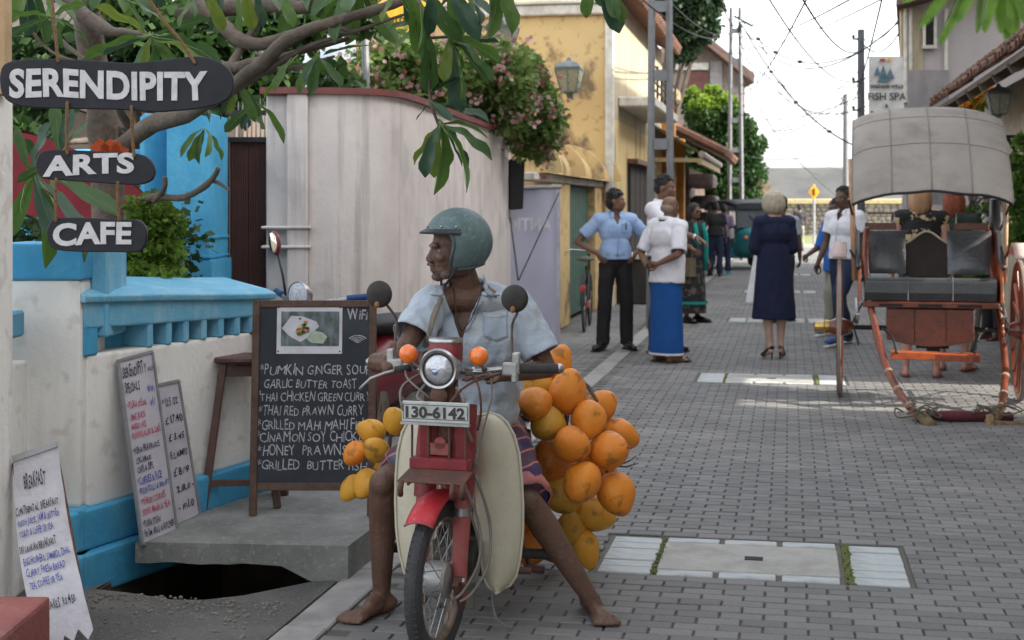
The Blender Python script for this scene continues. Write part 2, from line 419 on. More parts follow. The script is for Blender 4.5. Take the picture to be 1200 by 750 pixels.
# step slab over the drain
p = [G(157, 659), G(408, 679)]
A0 = V(155, 635, gd(635, .14)); B0 = V(408, 640, gd(640, .14)); A0.z = B0.z = .14
A0 = Vector((-2.70, A0.y, .14)); 
slab = [A0, B0, Vector((B0.x+.02, 8.7, .14)), Vector((-2.55, 8.7, .14))]
def slabsec(t):   # underside height along the front
    return .14-.085-(.0 if t < .68 else min(1, (t-.68)/.16)*.075)
g = MB(); n = 16; vs = []
for i in range(n+1):
    t = i/n; f = A0.lerp(B0, t); b = slab[3].lerp(slab[2], t); j = .004*noise.noise(f*9)
    zb = slabsec(t)+.008*noise.noise(f*14)
    vs += [Vector((f.x, f.y+j, .14)), Vector((f.x, f.y+j+.012*noise.noise(f*5), zb)), Vector((b.x, b.y, .14)), Vector((b.x, b.y, zb))]
fs = []
for i in range(n):
    a = i*4; b = a+4; fs += [(a, b, b+2, a+2), (a+1, a, a+2, a+3) if i == 0 else (a+1, b+1, b, a), (a+1, a+3, b+3, b+1), (a+2, b+2, b+3, a+3)]
    if i == 0: fs.append((a+1, b+1, b, a))
a = n*4; fs.append((a, a+1, a+3, a+2))
g.add(vs, fs)
g.bx((-2.0, 5.75, -.03), (B0.x-.03, 8.6, .1)); 
struct('step_slab', g, m_conc, smooth=False)
# manholes in the paving
m_slabg = M('manhole_concrete', (.40, .39, .36), (.33, .32, .3), bump=.6, bscale=90, stain=(.2, .2, .17), sscale=(3, 3, 1), samt=.5)
m_palep = M('pale_paver', (.46, .49, .49), (.38, .41, .41), bump=.4, scale=9, stain=(.22, .22, .2), sscale=(7, 7, 1), samt=.55)
m_moss = M('moss', (.12, .16, .035), (.2, .2, .08), scale=40, bump=1, bscale=200)
mdesc = ['pale concrete inspection cover framed by chalky white pavers, nearest one, right of the barefoot rider',
         'pale inspection cover in the paving beside the rickshaw wheel, second one along the street',
         'inspection cover strip in the street just before the blonde woman in the navy dress', 'inspection cover far along the street past the blonde woman', 'farthest inspection cover, before the yellow diamond sign']
for k, (xa, xb, ya, yb) in enumerate(MH):
    t = thing('manhole_cover', mdesc[k], 'manhole cover', ((xa+xb)/2, (ya+yb)/2, 0), 0, 'inspection covers down the middle of the street')
    X = (xb-xa)/2; Y = (yb-ya)/2
    obj('frame_bed', MB().bx((-X-.02, -Y-.02, -.02), (X+.02, Y+.02, -.006)), m_mort, t)
    c = MB().bx((-.40, -.245, -.02), (.37, .245, .004)); sl = obj('cover_slab', c, m_slabg, t, bevel=.005)
    if k < 2:
        obj('lifting_slot', MB().bx((-.035, -.035, .0), (.045, .03, .0065)), m_dark, sl, bevel=.002)
    w3 = .255
    for r_, yy in enumerate((-Y+.05, Y-.05)):
        xx = -.40
        while xx < .34:
            l = min(.245, .37-xx); obj('paver', MB().bx((-l/2+.004, -.042, -.02), (l/2-.004, .042, random.uniform(.001, .005))), m_palep, t, bevel=.004, loc=(xx+l/2, yy, 0), rot=(0, 0, random.gauss(0, .01))); xx += .262
    for sx in (-1, 1):
        y = -Y+.005; l = X-.42
        while y < Y-.05:
            yy = .108; obj('paver', MB().bx((-l/2, .004, -.02), (l/2, yy-.004, random.uniform(.0, .006))), m_palep, t, bevel=.004, loc=(sx*(X-l/2)-(.0), y, 0), rot=(0, 0, random.gauss(0, .012))); y += .1135
        if k < 2:
            g = MB()
            for q in range(70 if sx < 0 else 190):
                x_ = sx*(.405+random.uniform(-.015, .02))+(0 if sx > 0 else .0); y_ = random.uniform(-Y, Y); g.ell((x_, y_, .0), (.008, .008, random.uniform(.003, .009)), n=5, m=3)
            tag(obj('moss', g, m_moss, t), kind='stuff')
# ============================================================ CAFE WALL, LEFT
def onAB(px, off=0):     # where a pixel ray meets the cafe wall face
    A = Vector((-2.873, 5.45, 0)); B = Vector((-2.576, 6.73, 0)); u = (B-A).normalized(); nrm = Vector((u.y, -u.x, 0))
    A = A+nrm*off; r = FW+RT*((px-600)/FPX); den = r.x*u.y-r.y*u.x; s = (r.x*(-A.y)+r.y*A.x)/den*-1
    s = (A.x*r.y-A.y*r.x)/(u.y*r.x-u.x*r.y)*1.0
    return s
WA = Vector((-2.873, 5.45, 0)); WU = (Vector((-2.576, 6.73, 0))-WA).normalized(); WN = Vector((WU.y, -WU.x, 0))
def WP(s, off, z): p = WA+WU*s+WN*off; p.z = z; return p
SL = 1.36
cw = thing('cafe_wall', 'low whitewashed cafe boundary wall with sky blue pierced parapet and blue foot', 'wall', WP(0, 0, 0), 0)
def wbox(mb, s0, s1, o0, o1, z0, z1, z0b=None, z1b=None):
    z0b = z0 if z0b is None else z0b; z1b = z1 if z1b is None else z1b
    q = [WP(s0, o0, z0), WP(s1, o0, z0b), WP(s1, o0, z1b), WP(s0, o0, z1)]
    return mb.hexa(q, WN*(o1-o0))
obj('wall_body', wbox(MB(), .03, SL, -.26, 0, .30, .932), m_white, cw, world=True, bevel=.012, seg=2)
g = wbox(MB(), -.12, SL, -.26, .035, .13, .302); wbox(g, -.16, SL, -.26, .075, -.05, .13); obj('foot', g, m_blue, cw, world=True, bevel=.02, seg=3)
g = MB(); wbox(g, .06, SL, -.26, -.13, .925, 1.075)
obj('recess_back', g, m_blue, cw, world=True)
z0, z1 = .928, 1.062
zt0, zt1 = 1.19, 1.125
g = MB(); wbox(g, .0, SL+.01, -.27, .012, 1.045, 1.165, 1.005, 1.10); obj('top_rail', g, m_blue_l, cw, world=True, bevel=.015, seg=3)
g = MB(); q_ = [[WP(s_, o_, z_+dz) for o_, dz in ((.03, -.03), (.035, .0), (-.02, .022), (-.28, .075), (-.32, .06), (-.32, -.03))] for s_, z_ in ((-.02, 1.185), (.5, 1.163), (1.0, 1.135), (SL+.03, 1.118))]; g.loft(q_)
obj('coping', g, m_blue_l, cw, world=True, bevel=.010, seg=3)
slots = [(114, 173), (179, 195), (201, 215), (221, 236), (242, 256), (262, 275), (281, 292)]
prev = .0
for a, b in slots:
    sa, sb = onAB(a), onAB(b)
    obj('parapet_post', wbox(MB(), prev, sa, -.14, .008, .93, 1.06), m_blue if a < 170 else m_blue_l, cw, world=True, bevel=.008); prev = sb
obj('parapet_post', wbox(MB(), prev, SL, -.14, .008, .93, 1.04), m_blue_l, cw, world=True, bevel=.008)
# taller pier at the end of the wall, facing the camera
XC = -1.78
def cbox(mb, x0, x1, d0, d1, z0, z1): return mb.hexa([cf(x0, d0, z0), cf(x1, d0, z0), cf(x1, d0, z1), cf(x0, d0, z1)], FW*(d1-d0))
pr = thing('gate_pier', 'squat white pier with a blue cap at the near end of the pierced parapet', 'pier', cf(-1.95, 6, 0))
obj('pier_body', cbox(MB(), -2.12, XC, 5.87, 6.3, .31, 1.25), m_white, pr, world=True, bevel=.015, seg=2)
obj('pier_cap', cbox(MB(), -2.16, XC+.012, 5.86, 6.32, 1.25, 1.40), m_blue, pr, world=True, bevel=.012, seg=2)
g = cbox(MB(), -2.12, XC+.02, 5.83, 6.1, .13, .312); cbox(g, -2.12, XC+.05, 5.79, 6.1, -.05, .13)
obj('pier_foot', g, m_blue, pr, world=True, bevel=.02, seg=3)
g = cbox(MB(), XC, XC+.075, 6.0, 6.3, 1.0, 1.39); obj('side_pilaster', g, m_blue_l, pr, world=True, bevel=.01)
# near gate post and low wall
gp = thing('gate_post', 'tall plain white gate post at the very left edge under the large black sign', 'post', cf(-1.9, 5.0, 0))
obj('post_body', cbox(MB(), -2.25, -1.822, 4.95, 5.2, 0, 1.95), m_white, gp, world=True, bevel=.012, seg=2)
obj('timber_upright', cbox(MB(), -1.90, -1.792, 5.03, 5.10, 1.95, 3.3), m_pine, gp, world=True, bevel=.004)
lw = thing('low_wall', 'short white wall with a blue rail between the gate post and the pier', 'wall', cf(-1.9, 5.4, 0))
obj('wall_body', cbox(MB(), -2.4, -1.968, 5.22, 5.78, 0, .93), m_white, lw, world=True, bevel=.012, seg=2)
obj('rail', cbox(MB(), -2.4, -1.972, 5.22, 5.76, 1.03, 1.135), m_blue_l, lw, world=True, bevel=.01)
obj('recess_back', cbox(MB(), -2.4, -2.1, 5.24, 5.74, .92, 1.04), m_blue, lw, world=True)
rs = thing('red_step', 'oxide red painted concrete step block in the bottom left corner', 'step', cf(-1.8, 4.6, 0))
obj('block', cbox(MB(), -2.3, -1.53, 4.2, 4.72, 0, .262), M('oxide_red_block', (.26, .085, .075), (.2, .07, .065), bump=.5, bscale=40, stain=(.38, .22, .2), sscale=(5, 5, 5), samt=.5), rs, world=True, bevel=.015, seg=2)
# ============================================================ BLUE GATE PILLAR, GATE, CURVED WALL
bp = thing('blue_pillar', 'tall sky blue gate pillar with a chamfered side beside the brown gate', 'pillar', cf(-2.3, 9.4, 0))
zt = 2.17
g = MB(); pl = [cf(-2.55, 9.75, 0), cf(-2.42, 9.35, 0), cf(-2.26, 9.5, 0), cf(-2.26, 9.3, 0), cf(-1.975, 9.3, 0), cf(-1.975, 9.9, 0), cf(-2.55, 9.9, 0)]
g.prism(pl, (0, 0, zt)); obj('pillar_body', g, m_blue, bp, world=True, bevel=.012, seg=2)
g = MB()
for zz in (1.22, 1.345): cbox(g, -2.27, -1.965, 9.285, 9.9, zz, zz+.012)
cbox(g, -2.29, -1.955, 9.27, 9.92, 1.0, 1.2); obj('band', g, m_blue, bp, world=True)
bw = thing('blue_garden_wall', 'blue rendered garden wall behind the hanging signs', 'wall', cf(-3.4, 9.9, 0))
obj('wall_body', cbox(MB(), -4.6, -2.5, 9.78, 9.98, 0, 1.95), m_blue, bw, world=True, bevel=.01)
gt = thing('corrugated_gate', 'dark brown corrugated metal gate with upright bars between blue pillar and white wall', 'gate', cf(-1.9, 10.1, 0))
x = -2.0; xe = -1.745; k = 0
for q in range(2):
    a = -2.01+q*.137; b = a+.132; g = MB(); n = 16
    vs = []; 
    for i in range(n+1):
        xx = a+(b-a)*i/n; dd = 10.1+.008*math.cos(i*PI*.999)
        vs += [cf(xx, dd, .05), cf(xx, dd, 2.03)]
    g.add(vs, [(2*i, 2*i+2, 2*i+3, 2*i+1) for i in range(n)]); obj('gate_panel', g, m_brownm, gt, world=True)
g = MB(); 
for zz in (2.03, 2.22): g.bar(cf(-2.03, 10.08, zz), cf(-1.70, 10.08, zz), .03, .035)
obj('gate_rail', g, m_black, gt, world=True)
obj('backing_sheet', cbox(MB(), -2.03, -1.70, 10.14, 10.16, .05, 2.03), m_brownm, gt, world=True)
for i in range(10):
    xx = -2.0+i*.031; obj('gate_bar', MB().cyl(cf(xx, 10.08, 2.03), cf(xx, 10.08, 2.30+.02*(i % 2)), .006, .003, 6), m_grey, gt, world=True)
hw = thing('curved_wall', 'tall weathered white boundary wall curving round the corner with an oxide red coping', 'wall', cf(-1.3, 10, 0))
zt = 2.34
g = cbox(MB(), -1.725, -1.56, 9.98, 10.4, 0, zt); cbox(g, -1.565, -1.42, 9.88, 10.4, 0, zt)
obj('end_pier', g, m_wall, hw, world=True, bevel=.01)
g = MB(); 
for zz in (1.265, 1.40): cbox(g, -1.74, -1.40, 9.86, 10.38, zz, zz+.02)
obj('pier_moulding', g, m_wall, hw, world=True, bevel=.006)
P = [(362, 9.93), (400, 9.95), (449, 10.1), (475, 10.45), (500, 11.2), (524, 12.1), (548, 13.1), (572, 14.3), (590, 15.2), (598, 15.8)]
P = [cf((a-600)/FPX*b, b, 0) for a, b in P]
def cr(P, n):
    out = []
    for i in range(len(P)-1):
        p0 = P[max(i-1, 0)]; p1 = P[i]; p2 = P[i+1]; p3 = P[min(i+2, len(P)-1)]
        for k in range(n):
            t = k/n; out.append(.5*((2*p1)+(p2-p0)*t+(2*p0-5*p1+4*p2-p3)*t*t+(3*p1-p0-3*p2+p3)*t**3))
    return out+[P[-1]]
C = cr(P, 5)
def ribbon(mb, C, o0, o1, z0, z1):
    vs = []
    for i, p in enumerate(C):
        t = (C[min(i+1, len(C)-1)]-C[max(i-1, 0)]).normalized(); n = Vector((t.y, -t.x, 0))
        for o_, z in ((o1, z0), (o1, z1), (o0, z1), (o0, z0)): q = p+n*o_; q.z = z; vs.append(q)
    k = len(C); fs = [(i*4+j, i*4+(j+1) % 4, i*4+4+(j+1) % 4, i*4+4+j) for i in range(k-1) for j in range(4)]
    return mb.add(vs, fs+[(0, 1, 2, 3), ((k-1)*4+3, (k-1)*4+2, (k-1)*4+1, (k-1)*4)])
obj('wall_body', ribbon(MB(), C, -.2, 0, 0, zt), m_wall, hw, world=True, smooth=2)
g = ribbon(MB(), C, -.24, .04, zt, zt+.045); cbox(g, -1.75, -1.40, 9.86, 10.42, zt, zt+.044); obj('coping', g, m_rcop, hw, world=True, smooth=2)
# ============================================================ STREET BUILDINGS, LEFT
yb = thing('shop_leanto', 'low ochre shop front with curved fins and green shutters behind the blue shirted man', 'shop', (-2.9, 18, 0))
XW = -2.85
YE = 22.0
g = MB().bx((-5, 17.3, 0), (XW-.25, YE, 2.35)); obj('wall', g, m_yel, yb, world=True)
def ptY(px, X): return L(px, X, 0).y
ops = [(ptY(668, XW), ptY(698, XW)), (ptY(706, XW), ptY(714, XW))]
edges = [17.25]+[q for o_ in ops for q in o_]+[YE]
for i in range(0, len(edges), 2):
    if edges[i+1] > edges[i]: obj('pier', MB().bx((XW-.24, edges[i], 0), (XW, edges[i+1], 1.86)), m_yel, yb, world=True, bevel=.01)
obj('lintel', MB().bx((XW-.24, 15.85, 1.86), (XW+.03, YE, 1.95)), m_trim, yb, world=True, bevel=.01)
for a, b in ops:
    l = (b-a)
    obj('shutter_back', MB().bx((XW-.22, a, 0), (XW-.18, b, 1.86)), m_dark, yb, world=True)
    n = max(2, int(l/.28))
    for k in range(n):
        ya = a+.25+k*(l-.3)/n
        s_ = obj('shutter', MB().bx((XW-.16, ya, .05), (XW-.11, ya+(l-.3)/n-.02, 1.84)), m_shut, yb, world=True, bevel=.006)
def finp(r0, y, n=10):
    pts = [(-5, y, 1.95), ]
    return pts
ny = 7
for k in range(4):
    y = 16.45+1.95*k-.3
    for kk, (w_, r_) in enumerate(((.09, .60), )):
        pts = [(XW-.30, y, 1.95)]
        for i in range(11):
            a = PI/2*i/10; pts.append((XW-.30+r_*math.sin(PI/2-a), y, 1.95+.5*math.sin(a)))
        pts = [Vector(p) for p in pts]
        obj('buttress_fin', MB().prism(pts, (0, w_, 0)), m_cream if kk else m_yel, yb, world=True)
    ya, yb_ = y+.1, min(y+1.94, YE)
    vs = []
    for i in range(9):
        a = PI/2*i/8; x_ = XW-.30+.42*math.sin(PI/2-a); z_ = 1.95+.40*math.sin(a); vs += [(x_, ya, z_), (x_, yb_, z_)]
    obj('curved_canopy', MB().add(vs, [(2*i, 2*i+1, 2*i+3, 2*i+2) for i in range(8)]), m_yel, yb, world=True, smooth=True)
# main ochre house
yh = thing('ochre_house', 'tall mould stained ochre house with white corner trim and a small balcony', 'house', (-4, 24, 0))
XS = -2.72
obj('wall', MB().bx((-10.5, YE+.01, 0), (XS-.02, 31, 4.95)), m_yel, yh, world=True)
obj('side_wall', MB().bx((XS-.02, YE+.12, 2.95), (XS+.015, 31, 4.95)), m_cream, yh, world=True)
obj('side_wall', MB().bx((XS-.02, YE+.12, 0), (XS+.012, 31, 2.95)), M('pale_ochre', (.66, .50, .23), (.6, .44, .2), stain=(.1, .09, .07), sscale=(2, 2, .35), samt=.8, slo=.55, shi=.62), yh, world=True)
obj('corner_trim', MB().bx((XS-.08, YE-.04, 0), (XS+.05, YE+.13, 4.95)), m_trim, yh, world=True, bevel=.01)
obj('string_course', MB().bx((-10.5, YE-.09, 4.55), (XS-.09, YE+.01, 4.72)), m_trim, yh, world=True, bevel=.02)
obj('string_course', MB().bx((-10.5, YE-.14, 4.72), (XS-.09, YE+.01, 4.78)), m_trim, yh, world=True, bevel=.01)
for xx in (-4.3, -4.55): obj('panel_line', MB().bx((xx, YE-.03, 2.4), (xx+.05, YE+.01, 4.55)), m_yel, yh, world=True)
g = MB()
for k in range(26):
    y = YE+.1+k*.35
    g.cyl((XS+.42, y, 4.93), (XS-2.4, y, 6.3), .10, n=8)
obj('roof', g, m_tile, yh, world=True, smooth=2)
obj('roof_board', MB().add([(XS+.4, YE, 4.88), (XS+.4, 31.1, 4.88), (XS-2.4, 31.1, 6.24), (XS-2.4, YE, 6.24), (XS+.4, YE, 4.93), (XS+.4, 31.1, 4.93), (XS-2.4, 31.1, 6.29), (XS-2.4, YE, 6.29)], [(0, 1, 2, 3), (7, 6, 5, 4), (0, 4, 5, 1), (1, 5, 6, 2), (2, 6, 7, 3), (3, 7, 4, 0)]), m_wood, yh, world=True)
bl = obj('balcony', MB().bx((XS+.02, 22.9, 3.18), (XS+.62, 27.6, 3.34)), m_trim, yh, world=True, bevel=.02)
for k in range(4):
    z = 3.46+.13*k; obj('railing_bar', MB().cyl((XS+.58, 22.95, z), (XS+.58, 27.5, z), .018, n=6), m_black, bl, world=True)
for k in range(7):
    y = 22.95+k*.758; obj('railing_post', MB().cyl((XS+.58, y, 3.34), (XS+.58, y, 3.90), .02, n=6), m_black, bl, world=True)
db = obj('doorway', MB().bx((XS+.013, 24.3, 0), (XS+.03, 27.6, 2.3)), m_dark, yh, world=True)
m_dwood = M('dark_door_wood', (.06, .045, .035), (.035, .028, .024), scale=12)
for k in range(4):
    y = 24.35+k*.8; obj('door_leaf', MB().bx((XS+.03, y+.03, .05), (XS+.06, y+.74, 2.24)), m_dwood, yh, world=True, bevel=.01)
obj('door_canopy', MB().bx((XS+.02, 24.2, 2.3), (XS+.20, 27.7, 2.38)), m_wood, yh, world=True)
for k in range(3):
    y = 23+k*.0
# lamps on the wall
m_lampg = M('old_lamp_glass', (.33, .33, .24), (.25, .25, .18), rough=.25, trans=.3)
m_lampm = M('lamp_metal_verdigris', (.10, .12, .13), (.07, .085, .09), rough=.6)
def lantern(base, s, label, rz=0, group=None):
    t = thing('wall_lantern', label, 'lantern', base, rz, group)
    tp, bt = .19*s, .11*s
    g = MB(); vs = []
    for z, h in ((0, bt), (.34*s, tp)):
        vs += [(-h, -h, z), (h, -h, z), (h, h, z), (-h, h, z)]
    obj('glass', MB().add(vs, [(0, 1, 5, 4), (1, 2, 6, 5), (2, 3, 7, 6), (3, 0, 4, 7), (0, 3, 2, 1), (4, 5, 6, 7)]), m_lampg, t)
    fr = MB()
    for i in range(4): fr.bar(vs[i], vs[i+4], .016*s, .016*s)
    for k in (0, 4):
        for i in range(4): fr.bar(vs[k+i], vs[k+(i+1) % 4], .018*s, .018*s)
    for i in range(4): fr.bar((Vector(vs[i])+Vector(vs[(i+1) % 4]))/2, (Vector(vs[4+i])+Vector(vs[4+(i+1) % 4]))/2, .012*s, .012*s)
    obj('frame', fr, m_lampm, t)
    obj('cap', MB().lathe([(.27*s, .335*s), (.27*s, .37*s), (.2*s, .43*s), (.06*s, .47*s), (.03*s, .52*s), (0.001, .53*s)], n=4, mt=Matrix.Rotation(PI/4, 3, 'Z')), m_lampm, t)
    obj('finial', MB().lathe([(.001, -.10*s), (.03*s, -.09*s), (.05*s, -.03*s), (.12*s, 0)], n=12), m_lampm, t)
    obj('bracket', MB().tube([(0, .1*s, -.05*s), (0, .3*s, -.08*s), (0, .42*s, .02*s), (0, .55*s, .2*s)], .018*s, 8), m_lampm, t)
    return t
lantern(V(667, 108, 21.45), 1.0, 'verdigris street lantern on the ochre wall above the pink flowers')
lantern(V(589, 62, 15.4)+Vector((0, 0, 0)), .8, 'grey street lantern showing among the leaves over the flowering bush')
# orange and red awnings beyond
oh = thing('orange_shop', 'small shop with orange pillars and a shallow corrugated awning past the cream wall', 'shop', (-2.8, 33, 0))
obj('wall', MB().bx((-7, 31.2, 0), (-2.95, 38, 3.6)), m_cream, oh, world=True)
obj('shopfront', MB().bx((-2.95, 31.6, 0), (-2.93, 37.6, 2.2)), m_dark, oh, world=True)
for y in (31.3, 34.2): obj('pillar', MB().bx((-2.75, y, 0), (-2.45, y+.35, 3.85 if y < 32 else 3.2)), m_oran, oh, world=True, bevel=.02)
obj('pillar_cap', MB().bx((-2.85, 31.2, 3.85), (-2.35, 31.75, 4.15)), M('old_cap', (.4, .33, .2)), oh, world=True, bevel=.06)
g = MB(); n = 40
vs = []
for i in range(n+1):
    y = 28.2+i*.19; dz = .03*math.cos(i*PI); vs += [(-2.85, y, 3.30+dz), (-1.70, y, 2.62+dz)]
g.add(vs, [(2*i, 2*i+2, 2*i+3, 2*i+1) for i in range(n)]); obj('awning', g, m_roofmet, oh, world=True)
obj('awning_gutter', MB().cyl((-1.68, 28.2, 2.60), (-1.68, 35.9, 2.60), .07, n=8), m_roofmet, oh, world=True)
obj('awning_frame', MB().bar((-1.72, 28.2, 2.46), (-1.72, 35.9, 2.46), .08, .12).bar((-2.8, 28.25, 2.5), (-1.7, 28.25, 2.48), .08, .08), M('awning_timber', (.42, .33, .18)), oh, world=True)
rh = thing('tiled_shop', 'dark low shop under a clay tiled lean-to roof left of the green tree', 'shop', (-2.9, 40, 0))
obj('wall', MB().bx((-8, 38.2, 0), (-2.6, 46, 2.6)), M('shop_dark_wall', (.12, .09, .07), stain=(.2, .12, .08)), rh, world=True)
g = MB()
for k in range(24):
    y = 36.4+k*.33; g.cyl((-1.55, y, 2.95), (-4.2, y, 4.3), .11, n=7)
obj('roof', g, m_tile, rh, world=True, smooth=2)
obj('roof_board', MB().add([(-1.6, 36.3, 2.84), (-1.6, 44.2, 2.84), (-4.2, 44.2, 4.2), (-4.2, 36.3, 4.2)], [(0, 1, 2, 3)]), m_wood, rh, world=True)
for k, (y, z, ml) in enumerate(((37, 2.3, (.14, .1, .09)), (38.5, 1.75, (.1, .085, .075)), (40, 1.3, (.16, .08, .07)))):
    obj('goods_shelf', MB().bx((-2.55, y, z-.25), (-1.9, y+2, z+.12)), M('shelf%d' % k, ml), rh, world=True, bevel=.1, seg=2)
bh = thing('gabled_house', 'old brown two storey gabled house behind the bright green tree', 'house', (-5, 52, 0))
m_bh = M('brown_render', (.30, .25, .21), (.24, .19, .16), stain=(.12, .1, .09), samt=.6)
c0 = V(700, 243, 52); c1 = V(873, 243, 52); 
q = [Vector((c0.x, c0.y, 0)), Vector((c1.x, c1.y, 0))]
zt = CAMH+(HOR-84)*52/FPX; apx = V(818, 40, 52)
obj('wall', MB().prism([q[0], q[1], Vector((q[1].x, q[1].y, zt)), apx, Vector((q[0].x, q[0].y, zt))], FW*9), m_bh, bh, world=True)
e1 = V(884, 86, 51.3); a1 = V(822, 36, 51.3)
obj('roof', MB().hexa([a1, e1, e1-Vector((0, 0, .35)), a1-Vector((0, 0, .35))], FW*10), M('dark_roof', (.12, .10, .09), (.16, .08, .06)), bh, world=True)
e2 = V(735, 86, 51.3); obj('roof', MB().hexa([a1, e2, e2-Vector((0, 0, .35)), a1-Vector((0, 0, .35))], FW*10), MATS['dark_roof'], bh, world=True)
for (xa, xb, ya, yb2, mm) in ((806, 829, 84, 108, M('reddish_shutter', (.16, .07, .06))), (832, 846, 72, 110, M('pale_shutter', (.36, .34, .33)))):
    p0 = V(xa, yb2, 51.95); p1 = V(xb, yb2, 51.95); p2 = V(xb, ya, 51.95); p3 = V(xa, ya, 51.95)
    obj('window', MB().hexa([p0, p1, p2, p3], FW*-.06), mm, bh, world=True)
obj('string_course', MB().hexa([V(790, 82, 51.9), V(830, 82, 51.9), V(830, 74, 51.9), V(790, 74, 51.9)], FW*-.1), m_trim, bh, world=True)
# yellow and blue hoardings behind the bush
bs = thing('yellow_hoarding', 'yellow hoarding with black lettering behind the flowering bush', 'sign', V(420, 60, 20))
a, b = V(400, 43, 20.3), V(500, 43, 20.3); a2, b2 = V(400, 2, 20.3), V(500, 2, 20.3)
obj('panel', MB().hexa([a, b, b2, a2], FW*.05), M('sign_yellow', (.80, .45, .03), rough=.5, bump=0), bs, world=True)
tm = text_mb('Public Authority', .185, .003, .002, 'LEFT'); xf(tm, Matrix.Translation(V(404, 27, 20.27)) @ CAMFACE)
obj('lettering', tm, m_black, bs, world=True)
obj('post', MB().cyl(V(425, 43, 20.4), Vector((V(425, 43, 20.4).x, V(425, 43, 20.4).y, 0)), .04), m_grey, bs, world=True)
bs = thing('blue_billboard', 'pale blue and white picture billboard behind the branches', 'sign', V(385, 110, 17))
obj('panel', MB().hexa([V(338, 104, 17), V(416, 104, 17), V(416, 8, 17), V(338, 8, 17)], FW*.06), M('billboard_print', (.30, .40, .52), (.62, .66, .70), scale=1.6, rough=.4, bump=0, lo=.42, hi=.58), bs, world=True)
for px in (345, 410): obj('post', MB().cyl(V(px, 104, 17.1), V(px, 104, 17.1)-Vector((0, 0, 2.9)), .04), m_grey, bs, world=True)
one('steel_pole', 'slim grey steel pole rising behind the red coping of the curved wall', 'pole', MB().cyl(V(431, 150, 13), V(424, -60, 13), .035, n=12), m_grey)
# house top left behind the tree
hh = thing('tiled_house', 'weathered house with tiled roof behind the frangipani branches at the top left', 'house', cf(-5.5, 17, 0))
obj('wall', cbox(MB(), -11, -3.3, 17, 24, 0, 3.1), M('house_wall', (.2, .15, .115), (.14, .11, .09), stain=(.12, .1, .09), samt=.6), hh, world=True)
g = MB()
for k in range(44): x_ = -11+k*.19; g.cyl(cf(x_, 16.4, 3.0), cf(x_, 19.8, 4.9), .085, n=6)
obj('roof', g, M('grey_tiles', (.075, .06, .055), (.05, .045, .04), stain=(.11, .09, .08), samt=.4), hh, world=True, smooth=2)
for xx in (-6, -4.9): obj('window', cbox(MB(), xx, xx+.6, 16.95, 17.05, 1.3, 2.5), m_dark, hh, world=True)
# back wall: rampart at the end of the street
rp = thing('rampart', 'long grey fort rampart closing the far end of the street', 'wall', (0, 78, 0))
d = 74
m_ramp = M('rampart_dark', (.065, .067, .068), (.10, .10, .095), scale=.5, bump=.3, stain=(.14, .135, .125), sscale=(.3, .3, .6), samt=.5)
zt = CAMH+(HOR-197)*d/FPX
vs = []
for i in range(61):
    x_ = -40+i*2; j = .12*noise.noise(Vector((x_*.4, 0, 3))); vs += [Vector((x_, d, 1.6)), Vector((x_, d+5, zt*1.03+j)), Vector((x_, d+9, zt*1.03+j)), Vector((x_, d+9, 0))]
obj('bank', MB().add(vs, [(4*i+k, 4*i+4+k, 4*i+5+k, 4*i+1+k) for i in range(60) for k in range(3)]), m_ramp, rp)
rp.location = (0, 0, 0)
m_stone = M('rubble_stone', (.27, .235, .20), (.17, .15, .135), scale=1.2, bump=.6, bscale=8)
obj('wall_core', MB().bx((-40, d-.35, 0), (80, d+.3, 1.72)), M('rubble_mortar', (.2, .18, .16)), rp)
obj('coping', MB().bx((-40, d-.5, 1.72), (80, d+.4, 1.98)), M('cream_coping', (.62, .52, .30)), rp, bevel=.03)
g = MB(); rs_ = random.Random(3)
for r_ in range(8):
    x_ = -12
    while x_ < 22:
        l = rs_.uniform(.18, .42); g.ell((x_+l/2, d-.36, .12+r_*.215+rs_.uniform(-.03, .03)), (l*.52, .09, .115), n=6, m=4); x_ += l
tag(obj('stone', g, m_stone, rp), kind='stuff')
struct('grass_bank', MB().add([(-40, 60, .0), (80, 60, .0), (80, 74, .14), (-40, 74, .14)], [(0, 1, 2, 3)]), m_grass)
struct('cross_road', MB().add([(-40, 56, .004), (80, 56, .004), (80, 62, .012), (-40, 62, .012)], [(0, 1, 2, 3)]), M('sandy_road', (.34, .31, .27), scale=.8))
sg = thing('diamond_sign', 'yellow diamond warning sign on a thin post before the rampart', 'road sign', V(954, 289, 58))
sg.location.z = 0; o_ = Vector((sg.location.x, sg.location.y, 0))
obj('post', MB().cyl(o_, V(954, 216, 58), .05, n=8), m_grey, sg, world=True)
obj('plate', MB().hexa([V(954, 234, 57.9), V(960.5, 225, 57.9), V(954, 216, 57.9), V(947.5, 225, 57.9)], FW*.04), M('sign_amber', (.85, .42, .02), rough=.5, bump=0), sg, world=True)
obj('symbol', MB().hexa([V(953, 229, 57.85), V(955, 229, 57.85), V(955, 221, 57.85), V(953, 221, 57.85)], FW*.04), m_black, sg, world=True)
